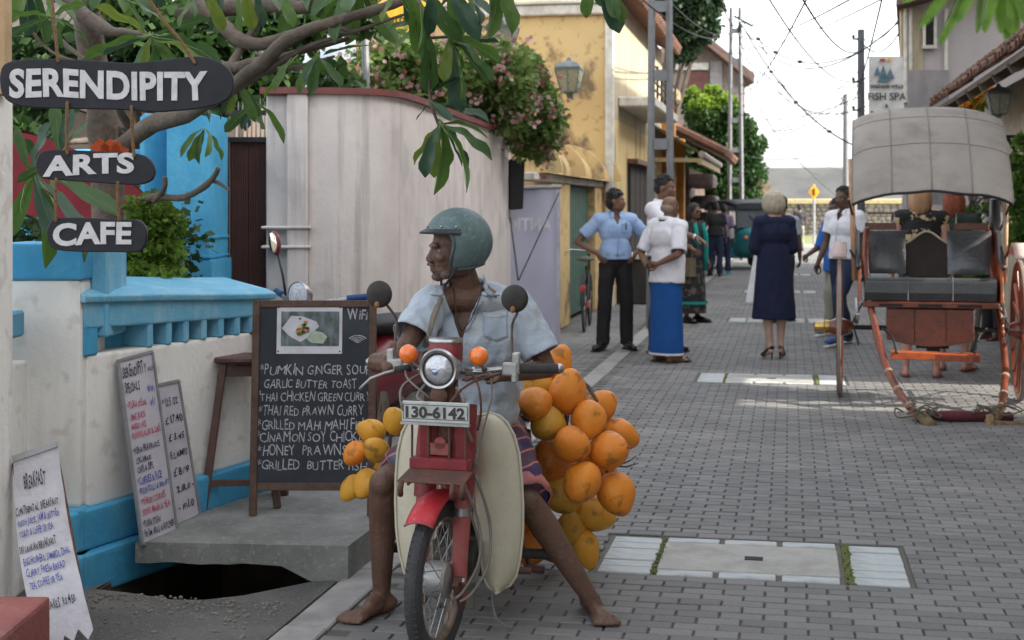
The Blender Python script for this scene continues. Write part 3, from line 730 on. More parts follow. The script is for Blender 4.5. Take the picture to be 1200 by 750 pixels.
# ============================================================ RIGHT SIDE
rb = thing('tile_roof_house', 'low house on the right with an overhanging moss edged clay tile roof', 'house', (3.6, 15.5, 0))
obj('wall', MB().bx((2.75, 12.95, 0), (9.2, 19.9, 3.1)), M('buff_wall', (.46, .40, .3), stain=(.25, .22, .18)), rb, world=True)
XE, ZE = 1.86, 2.93
def eave(k): return 
obj('roof_board', MB().hexa([(XE+.05, 12.0, ZE-.08), (XE+.05, 19.9, ZE-.08), (6.2, 19.9, ZE+2.9), (6.2, 12.0, ZE+2.9)], (0, 0, -.05)), M('old_rafters', (.10, .075, .055), (.07, .05, .04)), rb, world=True)
rfs = random.Random(5)
tl = MB().tube([(0, 0, 0), (.34, 0, .235)], [.085, .07], 8, caps=False).tube([(0, 0, 0), (.34, 0, .235)], [.07, .056], 8, caps=False)
def halftile():
    g = MB(); vs = []
    for i, (x_, r_) in enumerate(((0, .085), (.36, .07))):
        for q in (0, .015):
            for k in range(6):
                a = PI*k/5; vs.append((x_, (r_-q)*math.cos(a), .68*x_+(r_-q)*.8*math.sin(a)))
    fs = []
    for k in range(5):
        fs += [(k, k+1, 13+k, 12+k), (6+k, 18+k, 19+k, 7+k), (k, 6+k, 7+k, k+1), (12+k, 13+k, 19+k, 18+k)]
    return g.add(vs, fs)
tmes = halftile().mesh('tile', smooth=False); tmes.materials.append(m_tile)
for r_ in range(3):
    for k in range(46):
        o = bpy.data.objects.new('tile', tmes); COL.objects.link(o); o.parent = rb
        o.location = Vector((XE+.32*r_+rfs.uniform(-.03, .02), 12.05+k*.171, ZE-.04+.218*r_+rfs.uniform(-.01, .015)))-rb.location
        o.rotation_euler = (rfs.gauss(0, .03), rfs.gauss(0, .03), rfs.gauss(0, .03))
        v_ = rfs.random()
g = MB()
for r_ in range(3, 14):
    for k in range(46):
        mt = Matrix.Translation((XE+.32*r_+rfs.uniform(-.03, .02), 12.05+k*.171, ZE-.04+.218*r_+rfs.uniform(-.01, .015)))
        h = halftile(); g.add([mt @ p for p in h.v], h.f)
tag(obj('tile', g, m_tile, rb, world=True), kind='stuff')
g = MB()
for k in range(700):
    y = rfs.uniform(12, 19.9); x_ = XE+abs(rfs.gauss(0, .18)); r0 = rfs.uniform(.015, .05); g.ell((x_, y, ZE+.68*(x_-XE)+.05), (r0, r0, r0*.7), n=5, m=3)
tag(obj('moss', g, M('roof_moss', (.14, .12, .08), (.2, .1, .07), scale=30, bump=1), rb, world=True), kind='stuff')
obj('gutter_panel', MB().hexa([(XE+.3, 12.05, ZE-.02), (XE+.3, 14.4, ZE-.02), (XE+.75, 14.4, ZE+.2), (XE+.75, 12.05, ZE+.2)], (0, 0, -.06)), m_trim, rb, world=True)
for k in range(8): obj('rafter', MB().bar((XE+.06, 12.2+k, ZE-.16), (3.2, 12.2+k, ZE+.62), .07, .1), MATS['old_rafters'], rb, world=True)
lb = L(1172, 2.5, py=137)
lantern(V(1170, 134, 15.0), .62, 'grey box lantern under the tiled eave at the right edge')
one('eave_bracket', 'black iron bracket under the lantern at the right edge', 'bracket', MB().bar(V(1176, 160, 14.5), V(1215, 160, 14.5), .03, .03).bar(V(1180, 160, 14.5), V(1212, 215, 14.5), .03, .03), m_black)
# pinkish block of flats
pb = thing('plaster_house', 'tall grey pink plastered house at the upper right with a dark window', 'house', V(1130, 243, 26))
pb.location.z = 0
m_pink = M('pinkish_plaster', (.46, .41, .40), (.4, .36, .355), scale=1, stain=(.3, .27, .26), sscale=(1.5, 1.5, .4), samt=.5)
c0 = V(1057, 243, 26); c1 = V(1300, 243, 26); c0.z = c1.z = 0
ht = CAMH+(HOR-6)*26/FPX
obj('wall', MB().prism([c0, c1, c1+Vector((0, 0, ht+2)), c0+Vector((0, 0, ht))], (FW+RT*.28)*7), m_pink, pb, world=True)
obj('wall_strip', MB().hexa([V(1056, 120, 25.95), V(1082, 120, 25.95), V(1082, 8, 25.95), V(1056, 8, 25.95)], FW*.1), m_cream, pb, world=True)
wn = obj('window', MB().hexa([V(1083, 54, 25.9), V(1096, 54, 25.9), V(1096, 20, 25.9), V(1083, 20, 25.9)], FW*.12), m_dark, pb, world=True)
obj('frame', MB().bar(V(1083, 54, 25.85), V(1083, 20, 25.85), .05, .05).bar(V(1096, 54, 25.85), V(1096, 20, 25.85), .05, .05).bar(V(1081, 55, 25.85), V(1098, 55, 25.85), .06, .06), m_trim, wn, world=True)
for px in (1061, 1067, 1109): obj('drainpipe', MB().cyl(V(px, 120, 25.85), V(px, 10, 25.85), .035, n=8), m_trim, pb, world=True)
obj('roof', MB().hexa([V(1050, 6, 25.3), V(1330, -66, 25.3), V(1330, -80, 25.3), V(1050, -2, 25.3)], (FW+RT*.28)*8), MATS['dark_roof'], pb, world=True)
one('concrete_tank', 'stained dark concrete wall block above the tiled eave left of the pink house', 'wall', MB().hexa([V(1063, 240, 22), V(1112, 240, 22), V(1112, 82, 22), V(1063, 82, 22)], (FW+RT*.285)*1.5), M('stained_concrete', (.26, .24, .24), (.18, .165, .165), scale=2, stain=(.4, .38, .36), samt=.4))
fs_ = thing('fish_spa_sign', 'white upright shop sign for a fish spa and rooms hanging over the street', 'sign', V(1040, 136, 21))
obj('panel', MB().hexa([V(1019, 150, 21), V(1060, 150, 21), V(1058, 66, 21), V(1019, 66, 21)], FW*.06), M('signboard_white', (.62, .61, .58), rough=.5, bump=0, stain=(.45, .43, .4)), fs_, world=True)
obj('post', MB().cyl(V(1062, 150, 21.1), Vector((V(1062, 150, 21.1).x, V(1062, 150, 21.1).y, 0)), .04), m_grey, fs_, world=True)
m_ink = M('sign_ink', (.06, .055, .055), bump=0)
for s_, py, sz in (('SERENDIB WILLS', 103, .066), ('FISH SPA', 117, .15), ('&', 126, .08), ('ROOMS', 138, .14)):
    obj('lettering', xf(text_mb(s_, sz, .002, .002), Matrix.Translation(V(1039, py, 20.97)) @ CAMFACE), m_ink, fs_, world=True)
g = MB(); 
for (a, b, c, e, i) in ((1024, 88, 1032, 78, 0), (1030, 92, 1040, 76, 1), (1038, 92, 1048, 80, 0), (1028, 96, 1044, 86, 1)):
    g.prism([V(a, b, 20.97), V(c, b, 20.97), V((a+c)/2, e, 20.97)], FW*-.01)
obj('mountain_emblem', g, M('emblem_green', (.08, .17, .14), (.1, .15, .25), scale=30, bump=0), fs_, world=True)
obj('colour_bar', MB().hexa([V(1031, 72, 20.97), V(1037, 72, 20.97), V(1037, 69, 20.97), V(1031, 69, 20.97)], FW*-.01), M('sign_red', (.45, .06, .06), bump=0), fs_, world=True)
obj('colour_bar', MB().hexa([V(1040, 72, 20.97), V(1044, 72, 20.97), V(1044, 68, 20.97), V(1040, 68, 20.97)], FW*-.01), MATS['sign_yellow'], fs_, world=True)
# out of frame: neighbour house, plus a block and walls added for shade
def block(name, label, x0, x1, y0, y1, z, col):
    t = thing(name, label, 'house', ((x0+x1)/2, (y0+y1)/2, 0))
    obj('wall', MB().bx((x0, y0, 0), (x1, y1, z)), M(name+label[:9], col, stain=tuple(c*.6 for c in col)), t, world=True)
    obj('roof', MB().bx((x0-.4, y0-.05, z), (x1+.2, y1+.05, z+.14)), m_tile, t, world=True)
    yy = y0+1.2
    while yy < y1-1.5:
        for zz in (1.0, 3.6):
            if zz+1.4 < z:
                wd = obj('window', MB().bx((x0-.03, yy, zz), (x0+.02, yy+.9, zz+1.3)), m_dark, t, world=True)
                obj('frame', MB().bx((x0-.05, yy-.08, zz-.08), (x0+.01, yy+.98, zz)).bx((x0-.05, yy-.08, zz+1.3), (x0+.01, yy+.98, zz+1.38)), m_trim, wd, world=True)
        yy += 2.4
block('unseen_townhouse', 'two storey plastered house on the right beside the rider, outside the frame', 2.5, 9, -9, 10.9, 6.3, (.5, .45, .38))
block('unseen_townhouse', 'tall pale townhouse behind the tiled roof on the right', 9.4, 14, 13.2, 40, 11.4, (.48, .44, .38))  # added out of view, its height set to keep the street shaded
aw = thing('archway', 'plastered wall over a lane opening between the two houses on the right', 'archway', (2.7, 11.5, 0))  # unseen walls added to let sun reach only a strip of street
obj('blocker_wall', MB().bx((2.52, 10.92, 2.3), (2.95, 12.9, 2.85)), M('blocker_plaster', (.48, .44, .38)), aw, world=True)
obj('blocker_wall', MB().bx((3.3, 10.92, 2.75), (3.7, 13.7, 7.6)), MATS['blocker_plaster'], aw, world=True)  # added to block sun stripes on the curved wall
# ============================================================ HANGING SIGNS
m_sgn = M('blackboard_paint', (.012, .013, .018), (.02, .021, .028), rough=.55, bump=.15, bscale=30)
m_let = M('hand_painted_white', (.62, .61, .62), (.5, .49, .5), scale=30, bump=.1)
m_rope = M('coir_rope', (.30, .17, .085), (.2, .11, .06), scale=60, bump=1, bscale=200)
def rope(name, pts, r, mat, parent, tw=3):
    """twisted strands"""
    P = cr([Vector(p) for p in pts], 14) if len(pts) > 2 else [Vector(pts[0]).lerp(Vector(pts[1]), i/24) for i in range(25)]
    g = MB(); L_ = 0
    for s_ in range(tw):
        Q = []
        for i, p in enumerate(P):
            t = (P[min(i+1, len(P)-1)]-P[max(i-1, 0)]).normalized(); u = t.orthogonal().normalized() if abs(t.z) < .5 else (Vector((1, 0, 0))-t*t.x).normalized(); v = t.cross(u)
            a = i*1.1+s_*2*PI/tw; Q.append(p+(u*math.cos(a)+v*math.sin(a))*r*.55)
        g.tube(Q, r*.62, 5)
    rr = random.Random(len(P))
    for k in range(10):
        p = rr.choice(P); d_ = Vector((rr.gauss(0, 1), rr.gauss(0, 1), rr.gauss(0, 1))).normalized(); g.tube([p, p+d_*r*2.6], [r*.12, r*.04], 3)
    return tag(obj(name, g, mat, parent, world=True, smooth=True), kind=None)
def signboard(name, label, outline, d, texts, ropes, tilt=0):
    c = outline[0]; cx = sum(p[0] for p in outline)/len(outline); cy = sum(p[1] for p in outline)/len(outline)
    t = thing(name, label, 'sign', V(cx, cy, d), 0, 'black wooden signs hung one under another on ropes')
    pts = [V(x, y, d) for x, y in outline]; pts = cr(pts+[pts[0]], 4)[:-1]
    obj('board', MB().prism(pts, FW*.022), m_sgn, t, world=True, bevel=.003)
    for (s_, x0, x1, yb, yt, rot) in texts:
        sz = (yb-yt)/FPX*d/.70; tm = text_mb(s_, sz, sz*.038, .0015, 'LEFT', jit=.035, seed=len(s_), space=1.03, res=4)
        xs_ = [p.x for p in tm.v]; k = ((x1-x0)/FPX*d)/(max(xs_)-min(xs_)); mn = min(xs_)
        tm.v = [Vector(((p.x-mn)*k, p.y, p.z+rot*(p.x-mn)*k+.004*math.sin((p.x-mn)*9))) for p in tm.v]
        obj('lettering', xf(tm, Matrix.Translation(V(x0, yb, d-.003)) @ CAMFACE), m_let, t, world=True)
    for r_ in ropes: rope('rope', [V(x, y, d+(dd if False else 0)-.002) for x, y in r_], .0052, m_rope, t)
    return t
D1 = 4.6
signboard('serendipity_sign', 'long wavy edged black wooden sign reading SERENDIPITY, topmost of the hanging signs',
          [(-1, 92), (4, 76), (25, 70), (68, 69), (110, 71), (150, 73.5), (185, 71), (232, 66), (258, 73), (272, 88), (272, 108), (258, 121), (225, 128), (180, 131), (140, 128.5), (95, 127.5), (40, 126), (14, 121), (2, 110)], D1,
          [('SERENDIPITY', 11, 243, 113, 82, -.012)], [[(60, -60), (61, 0), (65, 40), (68, 73)], [(140, -60), (172, -5), (195, 28), (212, 48), (229, 75)]])
signboard('arts_sign', 'black wooden sign reading ARTS hanging in the middle of three signs',
          [(41, 192), (45, 181), (56, 176), (85, 176), (120, 177.5), (160, 180), (174, 186), (181, 197), (179, 209), (168, 215.5), (150, 216.5), (110, 214), (70, 211), (48, 208)], D1-.01,
          [('ARTS', 50, 157, 206, 184, .03)], [[(79, 119), (78, 150), (79, 181)], [(154, 124), (155, 155), (157, 184)]])
signboard('cafe_sign', 'small black wooden sign reading CAFE, lowest of the hanging signs',
          [(54, 272), (58, 261), (67, 256), (90, 255), (140, 257), (160, 257.5), (169, 264), (172, 276), (168, 290), (158, 295.5), (130, 295.5), (90, 295), (64, 292), (56, 284)], D1-.02,
          [('CAFE', 62, 154, 287, 263, .01)], [[(66, 209), (65, 230), (66, 260)], [(138, 213), (138, 235), (140, 259)]])
# ============================================================ MENU BOARDS
def quad_map(TL, TR, BL, BR):
    def f(u, v): return TL.lerp(TR, u).lerp(BL.lerp(BR, u), v)
    n = (TR-TL).cross(BL-TL).normalized()
    if n.dot(Vector((0, 0, CAMH))-TL) < 0: n = -n
    return f, n
def board_text(parent, f, n, lines, W, H, off=.004):
    """lines: (text, u0, v_base, cap height in board units of H, width u, mat, jitter)"""
    for k, (s_, u0, vb, ch, uw, mt, jt) in enumerate(lines):
        tm = hand_text(s_, k*3, .8, .012)
        xs_ = [p.x for p in tm.v]; mn, mx = min(xs_), max(xs_); k1 = uw/(mx-mn); k2 = ch/.70
        tm.v = [f(u0+(p.x-mn)*k1, vb-p.z*k2+.01*(p.x-mn)*0)+n*off for p in tm.v]
        obj('lettering', tm, mt, parent, world=True)
m_mk = M('marker_black', (.03, .03, .05), bump=0); m_mr = M('marker_red', (.55, .06, .12), bump=0); m_mb = M('marker_blue', (.07, .09, .38), bump=0)
m_chalk = M('chalk', (.50, .50, .52), (.22, .22, .24), scale=60, bump=0, lo=.3, hi=.7)
m_wb = M('lavender_whiteboard', (.50, .48, .52), (.44, .42, .47), rough=.45, bump=.05, stain=(.36, .34, .38), sscale=(5, 5, 5), samt=.4)
def wd(px): return FW.dot(WP(onAB(px), .0, 0))
def lean_board(label, TL, TR, BL, BR, th=.012):
    f, n = quad_map(TL, TR, BL, BR); c = (BL+BR)/2
    t = thing('menu_board', label, 'menu board', c, 0)
    g = MB().grid(lambda i, j: f(i, j), 8, 20).grid(lambda i, j: f(i, j)-n*th, 8, 20)
    for a, b in ((TL, TR), (TR, BR), (BR, BL), (BL, TL)): g.add([a, b, b-n*th, a-n*th], [(0, 1, 2, 3)])
    obj('panel', g, m_wb, t, world=True)
    g = MB(); e = .008
    for a, b in ((TL, TR), (TR, BR), (BR, BL), (BL, TL)): g.bar(a, b, .012, .012, n)
    obj('edge_trim', g, M('aluminium_trim', (.34, .34, .35), metal=.4, rough=.5), t, world=True)
    return t, f, n
t, f, n = lean_board('tall narrow whiteboard of specials in black, red and blue marker leaning on the cafe wall', V(138, 423, wd(138)-.03), V(178, 412, wd(178)-.03), V(167, 638, 5.97), V(207, 621, 6.24))
board_text(t, f, n, [('SERENDIPITY', .06, .10, .055, .70, m_mk, .03), ('ARCADE', .78, .10, .02, .17, m_mk, .03), ('SPECIALS', .08, .185, .05, .42, m_mk, .03),
  ('WiFi', .70, .215, .035, .2, m_mb, .04), ('(((', .74, .28, .03, .14, m_mb, .04),
  ('*TUNA STEAK', .08, .275, .034, .55, m_mr, .03), ('LIME JUICE', .12, .335, .034, .42, m_mr, .03), ('MANGO JUICE', .12, .39, .034, .42, m_mr, .03), ('PRAWN SALAD & CHIPS', .10, .44, .034, .82, m_mr, .03),
  ('*FISH & PRAWN RICE', .08, .52, .033, .75, m_mk, .03), ('CALAMARI', .12, .575, .033, .42, m_mk, .03), ('CHIPS & DIPS', .12, .625, .033, .45, m_mk, .03),
  ('*CURRIES & RICE', .08, .69, .034, .7, m_mb, .03), ('FRESH ROLLS & WRAPS', .1, .74, .034, .85, m_mb, .03),
  ('*THREE COURSES', .1, .80, .034, .7, m_mr, .03), ('SOUP, MAIN & TEA', .1, .855, .034, .8, m_mr, .03),
  ('*TUNA STEAK', .08, .92, .034, .5, m_mk, .03), ('FROM GRILL & KITCHEN', .08, .968, .034, .86, m_mk, .03)], 1, 1)
t, f, n = lean_board('shorter whiteboard with black handwritten rows leaning behind the taller specials board', V(176, 453, wd(176)-.015), V(209, 446, wd(209)-.015), V(201, 619, 6.27), V(234, 603, 6.53))
rows = ['* 12.5 OZ', '£ 17.40', '\u00a3 3.45', '5 LAMPS', '\u00a3 8/9', '2,8,0 -', '- P.1.0']
board_text(t, f, n, [(rows[k], .30+.02*(k % 3), .16+k*.125, .05, .55+.05*(k % 2), m_mk, .06) for k in range(7)], 1, 1)
# breakfast sheet with torn foot
out = [(0, 0), (.33, .0), (.66, 0), (1, 0), (1.0, .25), (1.0, .5), (1.0, .75), (1.0, .93), (1.02, .95), (.9, .965), (.85, 1.0), (.74, .97), (.66, 1.03), (.5, .99), (.4, 1.05), (.28, .98), (.2, 1.02), (.1, .97), (0, .99), (0, .75), (0, .5), (0, .25)]
TL, TR, BL, BR = V(15, 536, 5.17), V(67, 518, 5.19), V(44, 762, 4.93), V(110, 742, 5.0)
def bf(u, v):
    p = TL.lerp(TR, u).lerp(BL.lerp(BR, u), v); k = math.sin(v*PI)*.028
    return p-RT*k*(1-.2*u)+FW*(math.sin(v*PI)*.02)
nn = (TR-TL).cross(BL-TL).normalized(); nn = -nn if nn.dot(-FW) < 0 else nn
t = thing('menu_board', 'white breakfast menu board with flaking torn foot at the lower left', 'menu board', (BL+BR)/2)
g = MB(); nu, nv = 8, 26; top = []
for j in range(nv+1):
    for i in range(nu+1):
        u = i/nu; v = j/nv; vv = v*(1.0+(.03*math.sin(u*23)+.02*math.sin(u*57) if j == nv else 0))
        uu = u+(.018*noise.noise(Vector((v*9, 1, 0))) if i in (0, nu) else 0); top.append((uu, vv))
k = len(top); F = []
for j in range(nv):
    for i in range(nu): a = j*(nu+1)+i; F += [(a, a+1, a+nu+2, a+nu+1)]
vs = [bf(*q)+nn*(.003*noise.noise(Vector((q[0]*3, q[1]*9, 0)))) for q in top]; g.add(vs+[p-nn*.006 for p in vs], F+[tuple(k+x for x in reversed(f_)) for f_ in F]+
    [(a*(nu+1), (a+1)*(nu+1), k+(a+1)*(nu+1), k+a*(nu+1)) for a in range(nv)]+[(a*(nu+1)+nu, k+a*(nu+1)+nu, k+(a+1)*(nu+1)+nu, (a+1)*(nu+1)+nu) for a in range(nv)])
obj('sheet', g, M('flaking_white_board', (.56, .55, .58), (.48, .47, .5), bump=.5, bscale=30, stain=(.36, .34, .35), sscale=(8, 8, 8), samt=.6), t, world=True)
obj('backing', MB().hexa([bf(-.06, .02)-nn*.02, bf(.94, .02)-nn*.02, bf(.94, .9)-nn*.02, bf(-.10, .9)-nn*.02], nn*-.015), m_wood, t, world=True)
obj('edge_trim', MB().bar(bf(0, .012)+nn*.004, bf(1, .012)+nn*.004, .022, .008, nn), MATS['aluminium_trim'], t, world=True)
board_text(t, bf, nn, [('BREAKFAST', .22, .20, .075, .46, m_mk, .04), ('CONTINENTAL  BREAKFAST', .02, .325, .038, .86, m_mk, .03), ('FRESH JUICE, JAM & BUTTER', .04, .385, .034, .82, m_mb, .03), ('TOAST & COFFEE OR TEA', .05, .445, .034, .66, m_mb, .03),
  ('SRI LANKAN BREAKFAST', .02, .525, .038, .70, m_mk, .03), ('EGG HOPPERS, SAMBOL, DHAL', .06, .59, .034, .88, m_mb, .03), ('CURRY, FRESH BREAD', .08, .65, .034, .72, m_mb, .03), ('TEA, COFFEE OR TEA', .1, .71, .034, .6, m_mb, .03), ('PANCAKES  RS 450', .16, .83, .038, .68, m_mk, .03)], 1, 1, .006)
# ============================================================ CHALKBOARD
BD, BZ = 6.5, .14
s6 = BD/FPX
m_slate = M('chalkboard_black', (.022, .026, .032), (.035, .04, .048), scale=3, rough=.7, bump=.1, stain=(.06, .065, .075), sscale=(3, 3, 3), samt=.4)
m_frw = M('board_frame_wood', (.075, .04, .028), (.11, .07, .05), scale=20, bump=.4, bscale=60, rough=.6)
p0 = V(292, 605, BD); p0.z = BZ
cb = thing('chalkboard', 'framed black chalkboard with a chalk written seafood menu and a pinned food photo', 'chalkboard', p0, YAW)
Wb = .573; Hb = .985
lean = R(6)
LM = Matrix.Rotation(-lean, 4, 'X')        # top leans away from the camera
def lean_(mb): return xf(mb, LM)
obj('slate', lean_(MB().bx((.03, -.004, .14), (Wb-.03, .008, Hb-.03))), m_slate, cb)
for a, b in (((0, -.014, 0), (.034, .014, Hb)), ((Wb-.034, -.014, 0), (Wb, .014, Hb))): obj('frame_upright', lean_(MB().bx(a, b)), m_frw, cb, bevel=.003)
for a, b in (((.0345, -.012, Hb-.034), (Wb-.0345, .012, Hb-.001)), ((.0345, -.012, .115), (Wb-.0345, .012, .15))): obj('frame_rail', lean_(MB().bx(a, b)), m_frw, cb, bevel=.003)
for x_ in (.03, Wb-.03): obj('rear_leg', MB().bar((x_, .10, Hb-.05), (x_, .52, .0), .028, .02), m_frw, cb)
obj('rear_brace', MB().bar((.03, .40, .25), (Wb-.03, .40, .25), .02, .02), m_frw, cb)
def cbl(s_, px0, px1, yb, ch, mt=m_chalk, jt=.05, th=.0):
    tm = hand_text(s_, int(yb), .7, th); ch *= .92; xs_ = [p.x for p in tm.v]; mn, mx = min(xs_), max(xs_)
    x0 = (px0-292)*s6; k1 = (px1-px0)*s6/(mx-mn); k2 = ch*s6/.70; z0 = (605-yb)*s6*1.004
    tm.v = [LM @ Vector((x0+(p.x-mn)*k1, -.0055, z0+p.z*k2+.0*(p.x))) for p in tm.v]; obj('lettering', tm, mt, cb)
for s_, a, b, y, ch in (('*PUMKIN GINGER SOUP', 302, 432, 441, 12), ('GARLIC BUTTER TOAST', 307, 416, 457, 11), ("'THAI CHICKEN GREEN CURRY", 302, 433, 472, 11), ('*THAI RED PRAWN CURRY', 301, 425, 489, 12), ('*GRILLED MAHI MAHI FISH', 299, 431, 505, 12),
                        ('*CINAMON SOY CHICKEN', 299, 432, 519, 12), ('*HONEY  PRAWNS', 300, 405, 535, 13), ('*GRILLED  BUTTER FISH', 300, 430, 552, 12)): cbl(s_, a, b, y, ch)
cbl('WiFi', 404, 429, 377, 12, th=.012)
for k, r_ in enumerate((.05, .038, .027, .017, .008)):
    c_ = Vector(((417-292)*s6, -.006, (605-404)*s6)); g = MB()
    pts = [c_+Vector((math.sin(a)*r_, 0, math.cos(a)*r_*.75+.012*(0))) for a in [R(-52+104*i/8) for i in range(9)]]
    obj('wifi_arc', lean_(MB().tube(pts, .0026, 5)), m_chalk, cb)
def bq(x0, y0, x1, y1, off=-.006, th=.0015):
    return MB().bx(((x0-292)*s6, off, (605-y1)*s6), ((x1-292)*s6, off-th, (605-y0)*s6))
obj('photo_paper', lean_(bq(321, 359, 398.5, 416)), M('paper_white', (.62, .61, .66), bump=0), cb)
obj('photo_print', lean_(bq(326, 366, 395, 407, -.0078, .0004)), M('print_boards', (.16, .20, .20), (.05, .06, .06), scale=12, bump=0, stain=(.3, .34, .33), sscale=(30, 3, 3), samt=.7), cb)
def pp(pts, off, mat): obj('print_patch', lean_(MB().prism([((x-292)*s6, off, (605-y)*s6) for x, y in pts], (0, -.0003, 0))), mat, cb)
pp([(327, 386), (338, 371), (352, 372), (368, 378), (371, 384), (357, 397), (349, 402), (336, 395)], -.0083, MATS['paper_white'])
pp([(356, 398), (364, 388), (376, 391), (381, 396), (376, 404), (362, 403)], -.0087, M('print_pale', (.42, .46, .38), (.3, .36, .25), scale=60, bump=0))
rs_ = random.Random(4)
for k in range(26):
    c_ = rs_.choice((M('print_orange', (.55, .22, .08), bump=0), M('print_green', (.09, .16, .04), bump=0), M('print_dkgreen', (.03, .06, .03), bump=0), M('print_cream', (.6, .5, .32), bump=0)))
    x_ = rs_.gauss(350, 6); y_ = rs_.gauss(386, 4.5); r_ = rs_.uniform(1.2, 2.6); pp([(x_+r_*math.cos(a)*1.3, y_+r_*math.sin(a)) for a in (0, 1, 2.1, 3.1, 4.2, 5.2)], -.009-.0004*k, c_)
for x_, y_ in ((323, 361), (396, 361), (323, 413), (396, 413)): obj('drawing_pin', lean_(MB().cyl(((x_-292)*s6, -.007, (605-y_)*s6), ((x_-292)*s6, -.012, (605-y_)*s6), .004, n=8)), m_black, cb)
# ============================================================ STOOLS
m_st = M('stool_wood', (.10, .045, .032), (.065, .03, .024), scale=16, bump=.3, rough=.45, spec=.4)
def stool(label, px, d, h, w0, w1, rz=0):
    b = V(px, 243, d); b.z = .14; t = thing('bar_stool', label, 'stool', b, YAW+rz)
    obj('seat', MB().lathe([(.001, h-.032), (w0+.02, h-.03), (w0+.035, h-.015), (w0+.03, h-.003), (w0+.02, h), (.001, h)], n=28), m_st, t, smooth=2)
    a0 = w0*.72; a1 = w1
    for sx in (-1, 1):
        for sy in (-1, 1): obj('leg', MB().bar((sx*a0, sy*a0, h-.03), (sx*a1, sy*a1, 0), .036, .036, (0, 1, 0)), m_st, t, bevel=.004)
    obj('apron', MB().box((0, -a0, h-.065), (2*a0, .02, .05)).box((0, a0, h-.065), (2*a0, .02, .05)).box((a0, 0, h-.065), (.02, 2*a0, .05)).box((-a0, 0, h-.065), (.02, 2*a0, .05)), m_st, t)
    for k, z in ((0, .12), (1, .22)):
        q = a0+(a1-a0)*(1-z/(h-.03))
        for s_ in (-1, 1):
            obj('rung', MB().bar((-q, s_*q, z), (q, s_*q, z), .022, .028) if k == 0 else MB().bar((s_*q, -q, z), (s_*q, q, z), .022, .028), m_st, t)
stool('brown wooden bar stool beside the chalkboard in front of the cafe wall', 285, 6.82, .70, .12, .17, .12)
stool('taller brown wooden bar stool mostly hidden behind the chalkboard', 305, 7.15, .81, .12, .17, -.1)
# ============================================================ LAMINATED BANNER AND BOX SIGN
bn = thing('shop_banner', 'pale lavender hanging fabric banner showing mirrored letters beside the curved wall', 'banner', V(626, 400, 16.8))
def bnf(i, j):
    p = V(597+59*i, 403-181*j, 15.9); return p+FW*(.02*math.sin(i*7)+.01*math.sin(j*9))
obj('cloth', MB().grid(bnf, 14, 10), M('banner_cloth', (.50, .50, .62), (.45, .46, .59), scale=2, bump=.05, tr=.3), bn, world=True, smooth=True)
obj('banner_edge', MB().hexa([V(652, 403, 15.87), V(656.5, 403, 15.87), V(656.5, 222, 15.87), V(652, 222, 15.87)], FW*.01), M('banner_hem', (.55, .53, .60)), bn, world=True)
obj('top_rail', MB().cyl(V(596, 221, 15.9), V(658, 219, 15.9), .025, n=8), m_grey, bn, world=True)
tm = text_mb('ANTIC', .20, .006, .0, 'CENTER'); xs_ = [p.x for p in tm.v]; k_ = .50/(max(xs_)-min(xs_)); tm.v = [Vector((-p.x*k_, p.y, p.z)) for p in tm.v]
obj('lettering', xf(tm, Matrix.Translation(V(620, 270, 15.84)) @ CAMFACE), M('banner_letter', (.70, .70, .76), bump=0), bn, world=True)
one('box_sign', 'black box sign fixed to the end of the curved white wall', 'sign', MB().hexa([V(597, 246, 15.6), V(613, 245, 15.6), V(615, 188, 15.6), V(597, 186, 15.6)], FW*.25), m_black, bevel=.01)
for pts, lb_ in (([(655, 226, 15.7), (632, 276, 13.8), (608, 328, 11.5)], 'dark cord running down from the banner corner to the curved wall'), ([(598, 255, 15.4), (603, 295, 13), (607, 328, 11.5)], 'short dark cord dropping from the black box sign')):
    one('cord', lb_, 'cord', MB().tube([V(*p) for p in pts], .008, 6), m_wire)
# ============================================================ RED SCOOTER PARKED BEHIND THE BOARD
m_red = M('scooter_red', (.16, .012, .02), (.12, .01, .016), rough=.35, spec=.5, bump=0, coat=.2)
m_tyre = M('tyre_rubber', (.035, .037, .04), (.055, .055, .057), scale=12, rough=.85, bump=.3, bscale=120)
m_chr = M('worn_chrome', (.45, .45, .46), (.3, .29, .28), scale=18, metal=.9, rough=.3, bump=.05)
m_alu = M('cast_aluminium', (.42, .42, .42), (.32, .32, .31), scale=14, metal=.6, rough=.5)
F0 = V(334, 243, 8.1); R0 = V(476, 243, 8.9); F0.z = R0.z = 0
sc = thing('red_scooter', 'dark red scooter with chrome headlamp parked between the chalkboard and the curved wall', 'scooter', (F0+R0)/2, math.atan2((F0-R0).y, (F0-R0).x)-PI/2)
hl = (F0-R0).length/2+.05
def scw(y, name):
    w_ = obj(name, MB().lathe([(.16, -.04), (.20, -.05), (.235, -.035), (.24, 0), (.235, .035), (.20, .05), (.16, .04)], (0, y, .24), 'X', 28, close=True), m_tyre, sc, smooth=2)
    obj('rim', MB().lathe([(.02, -.03), (.155, -.03), (.17, -.036), (.17, .036), (.155, .03), (.02, .03)], (0, y, .24), 'X', 24), m_alu, w_, smooth=2)
scw(hl-.02, 'front_wheel'); scw(-hl, 'rear_wheel')
g = MB(); ri = []
for y, z0, z1, w_ in ((-hl-.2, .55, .74, .07), (-hl, .40, .80, .14), (-.25, .30, .80, .16), (-.02, .26, .62, .17), (.1, .22, .36, .17), (hl-.35, .22, .34, .17)):
    ri.append([Vector((w_*math.cos(a), y, (z0+z1)/2+(z1-z0)/2*math.sin(a))) for a in [2*PI*i/16 for i in range(16)]])
obj('body', g.loft(ri), m_red, sc, smooth=True)
ri = []
